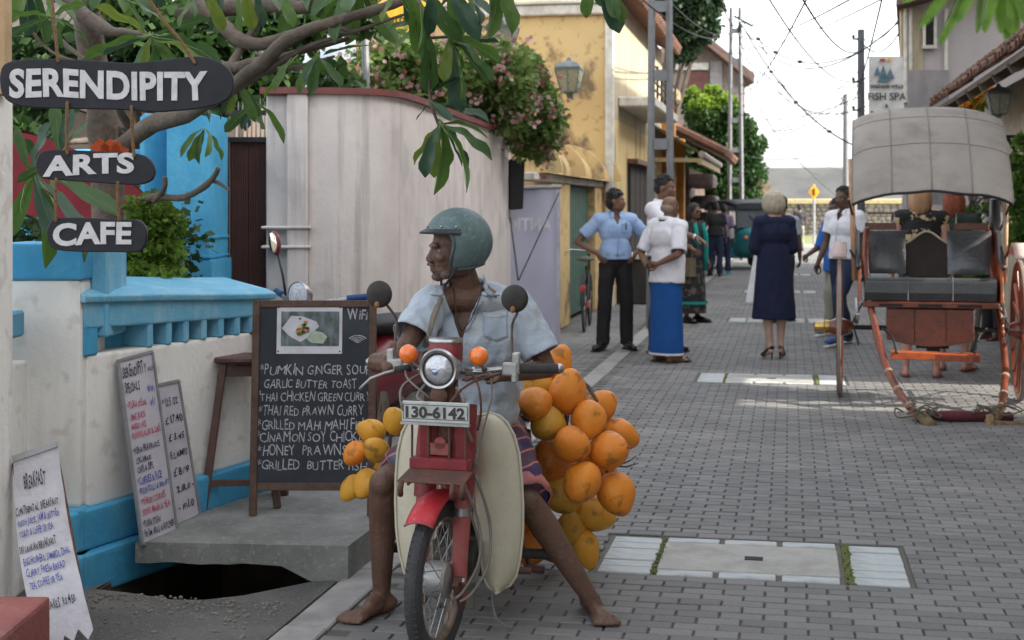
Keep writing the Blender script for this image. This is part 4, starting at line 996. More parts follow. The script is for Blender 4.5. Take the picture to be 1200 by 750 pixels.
for y, z, w_ in ((hl-.30, .28, .20), (hl-.26, .5, .23), (hl-.22, .75, .19), (hl-.18, .93, .10)):
    ri.append([Vector((w_*math.cos(a), y+.04*math.sin(a)+.05*math.cos(a)**2*-1, z)) for a in [2*PI*i/16 for i in range(16)]])
obj('leg_shield', MB().loft(ri), m_red, sc, smooth=True)
obj('front_mudguard', MB().grid(lambda i, j: Vector(((.5-j)*.13, hl-.02+.275*math.cos(R(20+130*i)), .24+.275*math.sin(R(20+130*i))-.03*abs(j-.5))), 12, 4), m_red, sc, smooth=True)
obj('seat', MB().ell((0, -hl+.18, .83), (.14, .36, .07), n=16), m_black, sc, smooth=True)
obj('handlebar', MB().tube([(-.30, hl-.30, 1.03), (-.12, hl-.2, 1.0), (.12, hl-.2, 1.0), (.30, hl-.30, 1.03)], .015, 8).cyl((0, hl-.2, .98), (0, hl-.08, .45), .03), m_chr, sc, smooth=2)
for s_ in (-1, 1):
    obj('grip', MB().cyl((s_*.27, hl-.28, 1.03), (s_*.40, hl-.35, 1.045), .019), M('blue_grip', (.02, .07, .2), rough=.6), sc, smooth=2)
    if s_ < 0: continue
    mr = obj('mirror', MB().ell((s_*.27, hl-.22, 1.34), (.045, .02, .075), rot=(0, s_*.25, 0), n=14), m_red, sc, smooth=True)
    obj('mirror_glass', MB().ell((s_*.27, hl-.202+.0, 1.34), (.036, .006, .064), rot=(0, s_*.25, 0), n=14), M('mirror_glass', (.75, .7, .62), rough=.08, metal=1, bump=0), mr, smooth=True)
    obj('mirror_stalk', MB().tube([(s_*.2, hl-.24, 1.03), (s_*.215, hl-.23, 1.15), (s_*.26, hl-.23, 1.28)], .007, 6), m_black, mr, smooth=True)
h = obj('headlight', MB().lathe([(.001, -.06), (.06, -.05), (.085, 0), (.082, .015)], (0, hl-.16, 1.04), 'Y', 24), m_chr, sc, smooth=True)
obj('lens', MB().lathe([(.078, .012), (.06, .02), (.03, .028), (.001, .03)], (0, hl-.16, 1.04), 'Y', 24), M('lamp_lens', (.55, .6, .66), (.3, .34, .4), scale=60, rough=.1, spec=.8, bump=.4, bscale=300), h, smooth=True)
# ============================================================ FRANGIPANI
m_bark = M('frangipani_bark', (.13, .10, .078), (.07, .055, .043), scale=14, bump=1.0, bscale=38, stain=(.24, .21, .18), sscale=(7, 7, 7), samt=.5)
m_lf = [M('leaf_green%s' % 'abcd'[k], c, tuple(x*.75 for x in c), rough=.45, spec=.4, scale=8, bump=.15, bscale=40, tr=t_) for k, (c, t_) in enumerate((((.055, .12, .03), .3), ((.085, .165, .03), .42), ((.04, .09, .05), .2), ((.15, .21, .03), .5)))]
m_rib = M('leaf_rib', (.22, .30, .12), bump=0)
def leafmesh(L_, W_, bend, fold, mi, wob):
    g = MB(); n = 10; vs = []; 
    for i in range(n+1):
        t = i/n; w_ = W_*(.12+t**.9)*max(0, 1-t**5.5)**.55
        w_ = max(w_, .003); y = L_*t; z = -bend*L_*t*t
        for s_, q in ((-1, 1), (-.5, .5), (0, 0), (.5, .5), (1, 1)):
            vs.append((s_*w_, y-(0), z+fold*w_*abs(s_)+wob*.006*math.sin(t*13+s_*3)*abs(s_)))
    F = [(i*5+j, (i+1)*5+j, (i+1)*5+j+1, i*5+j+1) for i in range(n) for j in range(4)]
    g.add(vs, F); g.cur = 1
    g.tube([(0, -.03, 0), (0, L_*.3, -bend*L_*.09-.001), (0, L_*.65, -bend*L_*.42-.001), (0, L_*.97, -bend*L_*.94)], [.0032, .0026, .0018, .0008], 4)
    me = g.mesh('leaf', smooth=True, fix=False); me.materials.append(m_lf[mi]); me.materials.append(m_rib); return me
LM_ = [leafmesh(.30, .052, b, f_, mi, w_) for (b, f_, mi, w_) in ((.15, .3, 0, 1), (.3, .2, 1, 2), (.05, .45, 2, 1), (.4, .25, 0, 2), (.2, .1, 3, 2), (.55, .35, 1, 1), (.25, .5, 2, 2), (.1, .15, 0, 1))]
tb = V(128, 243, 7.3); tb.z = 0
ft = thing('frangipani_tree', 'gnarled frangipani tree with long drooping leaves spreading over the hanging signs', 'tree', tb)
def leaf(base, tip, scale=1, roll=None, var=None):
    base = Vector(base); d_ = Vector(tip)-base; l = d_.length; y = d_.normalized(); up = Vector((0, 0, 1))
    if abs(y.z) > .9: up = -FW
    x = y.cross(up).normalized(); z = x.cross(y)
    r_ = random.gauss(0, .5) if roll is None else roll
    Mx = Matrix((x, y, z)).transposed().to_4x4() @ Matrix.Rotation(r_, 4, 'Y') 
    o = bpy.data.objects.new('leaf', LM_[random.randrange(8) if var is None else var]); COL.objects.link(o); o.parent = ft
    s_ = l/.30; o.matrix_basis = Matrix.Translation(base-tb) @ Mx @ Matrix.Diagonal((s_*scale**.5, s_, s_, 1))
def whorl(c, n, L_, dirn, spread=.9, droop=.35):
    dirn = Vector(dirn).normalized(); u = dirn.orthogonal().normalized(); v = dirn.cross(u)
    for k in range(n):
        a = 2*PI*k/n*1.0+random.uniform(-.3, .3)+k*.4; s_ = random.uniform(spread*.5, spread*1.15)
        d_ = (dirn*math.cos(s_)+(u*math.cos(a)+v*math.sin(a))*math.sin(s_)); d_.z -= droop*random.uniform(.5, 1.4); d_.normalize()
        leaf(c+d_*.015, c+d_*L_*random.uniform(.7, 1.1))
def limb(pts, parent=ft, name='branch'):
    P = [V(a, b, c) for a, b, c, r_ in pts]; r_ = [q[3]*(.78 if name == 'branch' else .95) for q in pts]; Q = cr(P, 6); n = len(Q); rr = []
    for i in range(n):
        t = i/6; k = min(int(t), len(r_)-2); f_ = t-k; q = r_[k]*(1-f_)+r_[k+1]*f_; rr.append(q*(1+.22*noise.noise(Q[i]*16)))
    Q = [q+Vector((noise.noise(q*7), noise.noise(q*7+Vector((5, 0, 0))), noise.noise(q*7+Vector((0, 9, 0)))))*rr[i]*.35 for i, q in enumerate(Q)]
    return obj(name, MB().tube(Q, rr, 10), m_bark, parent, world=True, smooth=True)
g0 = V(128, 243, 7.3)
limb([(132, 620, 7.3, .105), (130, 400, 7.3, .095), (126, 240, 7.25, .085), (118, 150, 7.2, .08), (108, 60, 7.1, .075), (95, -40, 7.0, .07)], name='trunk')
limb([(126, 190, 7.2, .07), (170, 150, 6.9, .06), (225, 132, 6.6, .045), (262, 108, 6.4, .042), (300, 80, 6.3, .045), (340, 45, 6.2, .04), (400, 22, 6.1, .03), (470, 2, 6, .026), (520, -30, 5.9, .02)])
limb([(20, -50, 6.6, .05), (76, 0, 6.5, .05), (122, 33, 6.4, .04), (150, 38, 6.3, .018), (177, 42, 6.2, .012)])
limb([(180, -60, 6.8, .06), (250, 20, 6.7, .05), (290, 50, 6.6, .045), (330, 46, 6.5, .035), (375, 30, 6.4, .02), (420, 40, 6.3, .012)])
limb([(225, 60, 6.8, .03), (262, 78, 6.6, .034), (300, 74, 6.4, .035), (345, 62, 6.3, .02), (405, 46, 6.2, .013), (406, 45, 6.19, .012)])
limb([(262, 112, 6.4, .035), (310, 84, 6.3, .02), (360, 55, 6.2, .014), (430, 32, 6.1, .010), (500, 8, 6.0, .006)])
limb([(210, 18, 6.9, .055), (300, 6, 6.7, .05), (360, 8, 6.5, .04), (430, -6, 6.4, .03), (500, -30, 6.3, .02)])
limb([(255, 100, 6.5, .03), (300, 30, 6.7, .02), (330, -20, 6.8, .016)])
limb([(300, 62, 6.5, .014), (345, 80, 6.3, .011), (385, 68, 6.2, .010)])
limb([(300, 88, 6.4, .012), (340, 80, 6.3, .010), (392, 66, 6.2, .007)])
limb([(480, -20, 5.7, .014), (500, 30, 5.65, .011), (502, 70, 5.6, .009), (504, 115, 5.6, .008), (514, 146, 5.6, .007)])
limb([(500, 45, 5.65, .008), (528, 44, 5.6, .007), (548, 52, 5.6, .006)])
limb([(128, 300, 7.2, .04), (160, 250, 7.0, .03), (178, 232, 6.95, .024), (215, 232, 6.9, .022), (246, 212, 6.85, .02), (256, 198, 6.8, .016)])
limb([(180, 236, 6.95, .02), (192, 222, 6.9, .016), (193, 208, 6.88, .015)])
limb([(246, 212, 6.85, .014), (256, 214, 6.85, .012), (270, 224, 6.8, .006)])
limb([(60, 40, 6.6, .02), (80, 55, 6.5, .016), (100, 70, 6.4, .01)])
limb([(30, 30, 6.4, .01), (60, 60, 6.3, .008), (90, 72, 6.2, .006)])
# leaves one by one (base px, py, tip px, py, depth)
for a in ((177, 42, 245, 15, 6.0), (177, 42, 118, -2, 6.05), (177, 42, 210, 78, 6.0), (177, 42, 255, 62, 5.95), (177, 42, 152, 88, 6.1), (177, 42, 95, 52, 5.8), (177, 42, 192, 92, 6), (177, 42, 165, 78, 5.7), (177, 42, 120, 62, 5.6), (177, 42, 270, 48, 5.7),
          (60, 20, 5, 38, 5.5), (60, 20, 12, 6, 5.6), (60, 20, 52, -40, 5.7), (62, 18, 100, -6, 5.6), (60, 20, 68, 52, 5.6), (62, 20, 108, 34, 5.8), (150, 0, 190, 18, 5.5), (140, -5, 180, 25, 5.6),
          (235, -12, 200, 20, 5.6), (240, -15, 262, 35, 5.5), (262, -10, 248, 36, 5.6), (285, -20, 297, 34, 5.5), (290, -20, 316, 28, 5.5), (285, -15, 270, 30, 5.6), (310, -20, 330, 10, 5.5), (215, -20, 232, 16, 5.7), (225, -22, 262, 18, 5.6), (325, -15, 345, 22, 5.8),
          (430, 53, 378, 57, 5.9), (372, 62, 378, 90, 5.95), (372, 66, 403, 97, 6.0), (372, 62, 345, 102, 6), (372, 64, 366, 108, 6.02), (372, 66, 352, 92, 5.9), (340, 70, 318, 96, 6.1), (345, 68, 300, 110, 6.1),
          (515, 146, 478, 186, 5.5), (515, 146, 492, 205, 5.45), (515, 148, 505, 206, 5.55), (517, 148, 538, 222, 5.5), (519, 148, 546, 192, 5.6), (519, 148, 574, 198, 5.5), (520, 146, 583, 168, 5.45), (516, 146, 530, 190, 5.6), (520, 145, 572, 135, 5.6), (505, 120, 485, 138, 5.5), (505, 118, 528, 140, 5.55), (514, 140, 560, 186, 5.6), (504, 112, 486, 108, 5.6), (506, 122, 574, 128, 5.65), (504, 110, 538, 90, 5.6),
          (500, 32, 510, 110, 5.5), (500, 34, 494, 82, 5.55), (528, 44, 586, 72, 5.5), (528, 44, 578, 92, 5.5), (530, 46, 560, 108, 5.5), (528, 44, 540, 132, 5.6), (528, 42, 596, 60, 5.6), (500, 30, 458, 38, 5.7), (500, 20, 456, 30, 5.6), (528, 42, 520, 92, 5.5), (530, 46, 552, 124, 5.65), (548, 50, 585, 48, 5.6),
          (480, -10, 497, 62, 5.5), (486, -12, 520, 45, 5.45), (486, -15, 545, 35, 5.5), (520, -22, 560, 38, 5.5), (525, -25, 575, 14, 5.5), (525, -25, 540, 45, 5.55), (470, -20, 440, 18, 5.6), (475, -20, 482, 30, 5.6), (540, -25, 575, 20, 5.45), (455, -15, 510, 20, 5.6), (510, -20, 500, 42, 5.4),
          (695, -35, 683, 18, 5.2), (700, -35, 726, 38, 5.2), (705, -35, 738, 16, 5.2), (698, -35, 704, 8, 5.3), (700, -40, 715, 12, 5.25), (703, -36, 722, 22, 5.15),
          (38, 205, 48, 140, 5.6), (38, 205, 14, 150, 5.7), (40, 205, 62, 276, 5.6), (40, 208, 85, 282, 5.7), (40, 205, 8, 236, 5.6), (42, 205, 128, 270, 5.8), (40, 206, 112, 284, 5.7), (38, 205, 12, 282, 5.8), (70, 178, 82, 128, 6), (72, 178, 100, 140, 6), (70, 182, 62, 122, 6.1), (72, 182, 48, 250, 5.9), (60, 190, 20, 210, 5.5), (48, 200, 140, 240, 5.9), (45, 195, 30, 160, 5.8)):
    leaf(V(a[0], a[1], a[4]), V(a[2], a[3], a[4]+random.uniform(-.1, .05)), scale=1.15)
for c_, n_, L_ in ((V(345, -25, 6.8), 10, .3), (V(420, -25, 6.2), 10, .3), (V(280, 95, 6.7), 6, .2), (V(300, 120, 6.9), 5, .2), (V(400, -40, 6.6), 10, .3), (V(140, -40, 6.8), 10, .3), (V(30, -30, 6.2), 8, .3), (V(210, 95, 7.4), 7, .25), (V(240, 150, 7.6), 6, .2), (V(580, -40, 6.3), 8, .3)):
    whorl(c_, n_, L_, (0, 0, -.4), 1.3, .3)
# ============================================================ LEAFY MASSES
def foliage(clumps, n, size, seed=0, flat=.6):
    rr = random.Random(seed); g = MB(); tot = sum(c[1].x*c[1].z for c in clumps); vs = []; fs = []
    for c, r_ in clumps:
        k = int(n*r_.x*r_.z/tot)
        for _ in range(k):
            u = Vector((rr.gauss(0, 1), rr.gauss(0, 1), rr.gauss(0, 1))).normalized(); q = rr.random()**.45
            q *= .82+.3*noise.noise(u*2.2+c*1.7)
            p = c+Vector((u.x*r_.x, u.y*r_.y, u.z*r_.z))*q
            d_ = (u*.6+Vector((rr.gauss(0, .6), rr.gauss(0, .6), rr.gauss(-.25, .5)))).normalized(); s_ = size*rr.uniform(.55, 1.25)
            x = d_.cross(Vector((rr.gauss(0, 1), rr.gauss(0, 1), rr.gauss(0, 1)))).normalized()*s_*.38; b = len(vs); y = d_*s_
            vs += [p, p+y*.5+x, p+y, p+y*.5-x]; fs.append((b, b+1, b+2, b+3))
    g.v = vs; g.f = fs; g.mi = [0]*len(fs); return g.mesh('foliage', fix=False)
def fmat(name, c, c2, tr=.35): return M(name, c, c2, rough=.55, scale=3.5, bump=0, tr=tr, lo=.3, hi=.7, det=6)
sh = thing('garden_shrub', 'small leaved green shrub growing up behind the pierced blue parapet', 'shrub', V(165, 243, 7.0))
sh.location.z = 0
cl = [(V(170, 300, 7.0), Vector((.16, .16, .16))), (V(180, 260, 7.0), Vector((.13, .13, .12))), (V(195, 300, 7.0), Vector((.1, .12, .1))), (V(140, 325, 6.9), Vector((.16, .14, .1))), (V(165, 245, 7.0), Vector((.08, .1, .08))), (V(205, 262, 7.0), Vector((.06, .08, .06))), (V(165, 330, 6.85), Vector((.2, .12, .1))), (V(200, 325, 6.95), Vector((.08, .08, .05))), (V(130, 305, 7.0), Vector((.1, .1, .1)))]
tag(obj('foliage', foliage(cl, 5200, .042, 3), fmat('shrub_leaf', (.17, .27, .035), (.06, .12, .02)), sh, world=True), kind='stuff')
g = MB()
for c_, r_ in cl: g.tube([sh.location, sh.location.lerp(c_, .6)+Vector((.03, .02, 0)), c_], [.012, .008, .003], 5)
obj('stem', g, m_bark, sh, world=True); 
hd = thing('dark_hedge', 'dark green hedge behind the hanging signs', 'hedge', cf(-3, 8.6, 0))
cl = [(cf(x_, 8.7, z_), Vector((.4, .3, .35))) for x_ in (-3.3, -2.9, -2.5, -2.2) for z_ in (.5, 1.0, 1.35)]
tag(obj('foliage', foliage(cl, 9000, .06, 5), fmat('hedge_leaf', (.045, .09, .025), (.02, .045, .014)), hd, world=True), kind='stuff')
obj('stem', MB().tube([hd.location, hd.location+Vector((0, 0, 1.2))], [.05, .02], 6), m_bark, hd, world=True)
one('red_canopy', 'dark red canvas canopy behind the ARTS sign', 'canopy', MB().grid(lambda i, j: cf(-2.9+.85*i, 7.9+.5*j, 1.98-.35*i*i-.12*j+.02*math.sin(i*9)), 12, 6).grid(lambda i, j: cf(-2.9+.85*i, 7.9, 1.98-.35*i*i-.45*j), 12, 3), M('red_canvas', (.20, .02, .03), (.15, .018, .025), bump=.2))
g = MB()
for k in range(5): 
    c_ = V(105+6*k, 172+9*(k % 2), 7.0); g.prism([c_, c_+RT*.05+Vector((0, 0, .04)), c_+RT*.1, c_+RT*.07-Vector((0, 0, .07))], FW*.01)
one('heliconia', 'orange red flower bracts between the ARTS sign and the tree trunk', 'flower', g, M('orange_bract', (.55, .10, .03), bump=0, tr=.3))
fb = thing('flowering_bush', 'dense pink flowering bush spilling over the curved white wall', 'bush', V(560, 243, 14.2))
fb.location = V(470, 243, 14.5); fb.location.z = 0; cl = []
for (a, b, dd, r_) in ((445, 85, 13.5, .45), (480, 75, 13.6, .5), (520, 90, 13.8, .5), (555, 80, 14, .5), (590, 90, 14.2, .48), (610, 75, 14.6, .4), (600, 130, 14.6, .45), (635, 115, 15, .35), (640, 150, 15.1, .36), (622, 170, 15.2, .30), (650, 135, 15.2, .26), (500, 110, 14.6, .5), (560, 120, 14.6, .5), (460, 55, 14, .3), (575, 60, 14.4, .3), (630, 90, 15, .25), (655, 165, 15.3, .16), (515, 140, 15, .5), (580, 150, 15.5, .45), (430, 110, 13.2, .4), (640, 180, 15.2, .16)):
    cl.append((V(a-4, b, dd), Vector((r_, r_, r_*.85))*(.72 if a > 590 else .9)))
tag(obj('foliage', foliage(cl, 17000, .078, 9), fmat('bush_leaf', (.20, .29, .075), (.06, .115, .03)), fb, world=True), kind='stuff')
g = MB()
fo_ = V(515, 140, 15.2); g.tube([fb.location, fo_], [.07, .05], 6)
for c_, r_ in cl: g.tube([fo_, fo_.lerp(c_, .6)+Vector((.05, .1, .2)), c_], [.04, .025, .01], 5)
obj('stem', g, m_bark, fb, world=True)
rr = random.Random(11); g = MB()
heads = [(c_, r_) for c_, r_ in cl]
spots_ = []
for k in range(120):
    c_, r_ = rr.choice(heads[:]); u = (Vector((rr.gauss(0, 1), rr.gauss(0, 1), rr.gauss(.3, .8)))-FW*.9).normalized(); spots_.append(c_+Vector((u.x*r_.x, u.y*r_.y, u.z*r_.z))*rr.uniform(.9, 1.15))
for c_ in spots_:
    for q in range(rr.randrange(5, 12)):
        p = c_+Vector((rr.gauss(0, .05), rr.gauss(0, .05), rr.gauss(0, .05))); n_ = (Vector((rr.gauss(0, .6), rr.gauss(0, .6), rr.gauss(.2, .6)))-FW).normalized(); u = n_.orthogonal().normalized(); v = n_.cross(u); s_ = rr.uniform(.016, .030)
        g.cur = rr.randrange(3)
        for m_ in range(5):
            a = 2*PI*m_/5; e1 = (u*math.cos(a)+v*math.sin(a))*s_; e2 = (u*math.cos(a+.9)+v*math.sin(a+.9))*s_*.8; g.add([p, p+e1, p+e1*.6+e2*.6+n_*.006, p+e2], [(0, 1, 2, 3)])
fl = obj('blossom', g.mesh('blossom', fix=False), [M('petal_pink', (.50, .25, .25), bump=0, tr=.3), M('petal_pale', (.62, .46, .43), bump=0, tr=.3), M('petal_deep', (.30, .08, .10), bump=0, tr=.3)], fb, world=True); tag(fl, kind='stuff')

gt_ = thing('garden_tree', 'dark small leaved tree filling the gaps behind the frangipani branches', 'tree', cf(-2.9, 11.5, 0)); cl = []
for (a, b, dd, r_) in ((190, 60, 11.2, .42), (240, 40, 11.5, .45), (225, 100, 11.3, .3), (290, 95, 11.6, .3), (300, 40, 12, .45), (270, 120, 11, .22), (350, 20, 12, .4), (330, 80, 11.8, .22), (160, 20, 11, .4), (60, 60, 11, .35), (390, 95, 12, .2), (120, 80, 11.4, .3), (40, 110, 10.5, .3), (420, 15, 12.5, .3), (290, -20, 12, .5), (20, 170, 10, .25)): cl.append((V(a, b, dd), Vector((r_, r_, r_*.8))))
tag(obj('foliage', foliage(cl, 7500, .12, 19), fmat('garden_leaf', (.05, .10, .025), (.022, .05, .014)), gt_, world=True), kind='stuff')
g = MB(); tp_ = gt_.location+Vector((0, 0, 1.9)); g.tube([gt_.location, tp_], [.09, .07], 8)
for c_, r_ in cl: g.tube([tp_, tp_.lerp(c_, .5)+Vector((0, .1, .12)), c_], [.05, .03, .01], 5)
obj('trunk', g, m_bark, gt_, world=True, smooth=True)
# ============================================================ MOTORCYCLE
m_bred = M('faded_red_paint', (.22, .018, .025), (.13, .014, .02), scale=9, rough=.45, spec=.4, bump=.1, stain=(.16, .06, .05), sscale=(14, 14, 14), samt=.6)
m_bred2 = M('bright_red_mudguard', (.50, .03, .045), (.42, .03, .04), scale=9, rough=.45, stain=(.55, .22, .2), sscale=(40, 40, 25), samt=.5, slo=.55)
m_pinkr = M('sun_bleached_red', (.32, .08, .075), (.24, .06, .055), scale=12, rough=.6, stain=(.3, .2, .17), sscale=(12, 12, 12), samt=.6)
m_crm = M('cream_plastic', (.56, .53, .42), (.50, .46, .35), scale=4, rough=.5, bump=.25, bscale=60, stain=(.42, .37, .27), sscale=(4, 4, 3), samt=.55, spots=(.36, .3, .2), spscale=38, spamt=.15)
m_rust = M('rusty_brown_metal', (.12, .055, .04), (.075, .04, .032), scale=16, rough=.7, bump=.4, bscale=90)
m_amb = M('amber_lens', (.85, .20, .015), (.75, .14, .01), scale=30, rough=.2, spec=.6, bump=.3, bscale=150, coat=.5)
m_hose = M('old_hose', (.2, .18, .16), rough=.7)
m_rub = M('black_rubber', (.03, .028, .028), (.05, .045, .042), scale=20, rough=.8, bump=.2)
m_clear = M('headlamp_glass', (.62, .64, .66), (.35, .37, .40), scale=25, rough=.08, spec=.9, metal=.55, bump=.3, bscale=60, coat=.6)
bf0 = G(513, 771)
PSI = R(10); BZR = YAW+PI-PSI      # local +Y = forward; world heading
mo = thing('motorcycle', 'old red step through motorcycle with cream leg shields and plate 130-6142 under the barefoot rider', 'motorcycle', bf0, 0)
fdir = (-FW*math.cos(PSI)-RT*math.sin(PSI)); BZR = math.atan2(fdir.y, fdir.x)-PI/2
mo.rotation_euler = (0, 0, BZR)
WR = .272
ST = R(7); SM = Matrix.Translation((0, 0, 0)) @ Matrix.Rotation(ST*-1, 4, 'Z')  # steered front assembly, about the contact point
def fo(name, mb, mat, parent=mo, **k): return obj(name, xf(mb, SM), mat, parent, **k)
def wheel(y, name, steer=False):
    X = xf if steer else (lambda a, b: a)
    tp = []
    for i in range(13):
        a = -PI*.62+PI*1.24*i/12; tp.append((WR-.031+.031*math.cos(a), .029*math.sin(a)))
    tp = [(WR-.062, -.020)]+tp+[(WR-.062, .020)]
    w_ = obj(name, X(MB().lathe(tp, (0, y, WR), 'X', 48), SM), m_tyre, mo, smooth=2)
    g = MB()
    for k in range(70):      # rib pattern on the tread
        a = 2*PI*k/70
        for s_ in (-1, 1):
            c = Vector((s_*.013, y+math.cos(a)*(WR-.0068), WR+math.sin(a)*(WR-.0068))); g.box(c, (.012, .008, .0165), (a+.35*s_, 0, 0))
    obj('tread_block', X(g, SM), m_tyre, w_)['kind'] = 'stuff'
    obj('rim', X(MB().lathe([(WR-.058, -.02), (WR-.066, -.021), (WR-.075, -.012), (WR-.078, 0), (WR-.075, .012), (WR-.066, .021), (WR-.058, .02)], (0, y, WR), 'X', 40), SM), M('rusty_rim', (.25, .2, .16), (.14, .1, .08), scale=22, metal=.5, rough=.5), w_, smooth=True)
    obj('hub', X(MB().lathe([(.001, -.045), (.03, -.045), (.055, -.04), (.062, -.03), (.062, .03), (.055, .04), (.03, .045), (.001, .05)], (0, y, WR), 'X', 24), SM), m_alu, w_, smooth=2)
    for k in range(36):
        a = 2*PI*k/36; s_ = 1 if k % 2 else -1; b_ = a+(.5 if (k//2) % 2 else -.5)
        obj('spoke', X(MB().cyl((s_*.03, y+.055*math.cos(b_), WR+.055*math.sin(b_)), (s_*.004, y+(WR-.076)*math.cos(a), WR+(WR-.076)*math.sin(a)), .0017, n=5), SM), m_chr, w_)
    return w_
wheel(0, 'front_wheel', True); wheel(-1.18, 'rear_wheel')
# front mudguard
def mg(i, j):
    a = R(50+100*i); q = (j-.5)*2; r_ = WR+.034-.022*q*q; return Vector((q*.052, r_*math.cos(a), WR+r_*math.sin(a)))
fo('front_mudguard', MB().grid(mg, 24, 8), m_bred2, smooth=True).modifiers.new('s', 'SOLIDIFY').thickness = .003
fo('mudguard_lip', MB().tube([mg(0, j/8) for j in range(9)], .004, 6), m_pinkr, smooth=True)
# fork (pressed steel legs), links
for s_ in (-1, 1):
    P = [Vector((s_*.062, -.12, .86)), Vector((s_*.066, -.09, .70)), Vector((s_*.07, -.055, .50)), Vector((s_*.07, -.03, .32)), Vector((s_*.07, -.035, .20))]
    fo('fork_leg', MB().tube(P, [.026, .028, .026, .022, .018], 12, sy=1.25), m_pinkr, smooth=2)
    fo('fork_cover', MB().tube([P[0]+Vector((0, .005, 0)), P[1]+Vector((0, .006, 0)), P[2].lerp(P[1], .2)+Vector((0, .006, 0))], [.032, .034, .03], 10, sy=1.3), m_bred, smooth=2)
    fo('clamp_ring', MB().cyl(P[2]+Vector((0, .002, .012)), P[2]+Vector((0, .003, -.016)), .033), m_chr, smooth=2)
    fo('suspension_link', MB().bar((s_*.072, -.055, .17), (s_*.072, .02, WR), .022, .035).cyl((s_*.06, 0, WR), (s_*.092, 0, WR), .014), m_rust, bevel=.003)
    fo('axle_nut', MB().cyl((s_*.088, 0, WR), (s_*.10, 0, WR), .012, n=6), m_chr)
fo('torque_arm', MB().tube([(.085, .01, WR+.03), (.09, -.05, .36), (.082, -.06, .44)], .006, 6), m_pinkr)
fo('brake_arm', MB().bar((.07, -.02, WR-.02), (.085, .05, WR-.075), .01, .016), m_rust)
# steering head / carrier
fo('steering_column', MB().tube([(0, -.11, .95), (0, -.10, .60)], [.035, .045], 12), m_rust, smooth=2)
for x_ in (-.105, -.046, .03, .09): fo('carrier_rod', MB().tube([(x_, .01, .82), (x_, .012, .69)], .0042, 6), m_rust)
for x_ in (-.065, .065): fo('carrier_panel', MB().bx((x_-.02, -.06, .66), (x_+.02, -.045, .83)), m_bred, bevel=.004)
fo('latch', MB().bx((-.03, -.03, .695), (.035, -.02, .735)).cyl((.0, -.03, .735), (.0, -.02, .735), .022, n=10), m_pinkr)
fo('crossbar', MB().bx((-.115, -.03, .648), (.10, .016, .688)), m_bred, bevel=.005)
fo('carrier_shelf', MB().hexa([(-.135, .02, .645), (.098, .02, .645), (.10, .13, .622), (-.14, .13, .622)], (0, 0, .008)), m_rust, bevel=.003)
for x_ in (-.135, -.10, .085): fo('shelf_lug', MB().tube([(x_, .125, .628), (x_, .135, .60), (x_+.005, .12, .578)], .010, 6), m_rust, smooth=True)
for x_ in (-.07, .0, .06): fo('shelf_rib', MB().cyl((x_, .02, .640), (x_, .128, .618), .006, n=6), m_rust)
# number plate
pl = fo('number_plate', MB().bx((-.123, .02, .812), (.123, .026, .884)), M('plate_grey', (.46, .48, .46), (.36, .38, .36), scale=20, rough=.6, stain=(.24, .24, .22), sscale=(20, 20, 20), samt=.5), bevel=.004)
g = MB(); 
for a, b in (((-.117, .872), (.117, .872)), ((.117, .872), (.117, .824)), ((.117, .824), (-.117, .824)), ((-.117, .824), (-.117, .872))): g.bar((a[0], .0265, a[1]+.0), (b[0], .0265, b[1]), .002, .001, (0, 1, 0))
fo('plate_border', g, m_ink, pl)
tm = text_mb('130-6142', 1, .04, .0, 'LEFT', res=3); xs_ = [p.x for p in tm.v]; mn, mx = min(xs_), max(xs_)
tm.v = [Vector((.108-(p.x-mn)/(mx-mn)*.216, .0275, .829+p.z*.052)) for p in tm.v]; fo('lettering', tm, m_ink, pl)
fo('plate_lower_lip', MB().bx((-.125, .018, .804), (.125, .034, .812)), m_alu, pl)
# handlebar, headlamp, instruments.  +x local is image LEFT (rider's right hand)
HB = .985
fo('handlebar', MB().tube([(.32, -.19, HB-.005), (.20, -.155, HB), (.10, -.12, HB-.01), (0, -.11, HB-.01), (-.10, -.12, HB-.01), (-.20, -.155, HB), (-.36, -.20, HB)], .0115, 10), m_chr, smooth=True)
fo('stem_clamp', MB().box((.055, -.12, HB-.01), (.04, .03, .035)).box((-.075, -.12, HB-.01), (.035, .03, .03)), m_chr, bevel=.005)
for s_, e in ((1, .335), (-1, .375)):
    gr = fo('grip', MB().tube([(s_*(e-.135), -.152-.02, HB), (s_*(e-.07), -.185, HB), (s_*e, -.205, HB)], [.0175, .0165, .0175], 14), m_rub, smooth=2)
    g = MB(); 
    for k in range(9): t_ = k/9; g.lathe([(.0185, -.0015), (.0195, 0), (.0185, .0015)], (s_*(e-.13+.11*t_), -.155-.022-.04*t_, HB), 'X', 12)
    fo('grip_rib', g, m_rub, gr, smooth=True)['kind'] = 'stuff'
    fo('grip_end', MB().lathe([(.018, -.008*s_), (.019, 0), (.012, s_*.012), (.001, s_*.016)], (s_*(e+.004), -.207, HB), 'X', 14), m_chr, gr, smooth=True)
    fo('switch_housing', MB().box((s_*.215, -.152, HB), (.055, .036, .045)).box((s_*.235, -.157, HB+.02), (.026, .03, .075)), m_alu, bevel=.006, seg=2)
fo('housing_screw', MB().box((-.235, -.14, HB-.03), (.02, .03, .03)), m_alu, bevel=.004)
fo('brake_lever', MB().tube([(.19, -.125, HB-.012), (.24, -.105, HB-.025), (.29, -.10, HB-.045), (.325, -.105, HB-.075), (.335, -.11, HB-.085)], [.009, .008, .0075, .007, .008], 10, sy=.7), m_alu, smooth=True)
fo('lever_pivot', MB().tube([(.15, -.13, HB-.005), (.205, -.118, HB-.013)], [.014, .012], 10), m_rub, smooth=True)
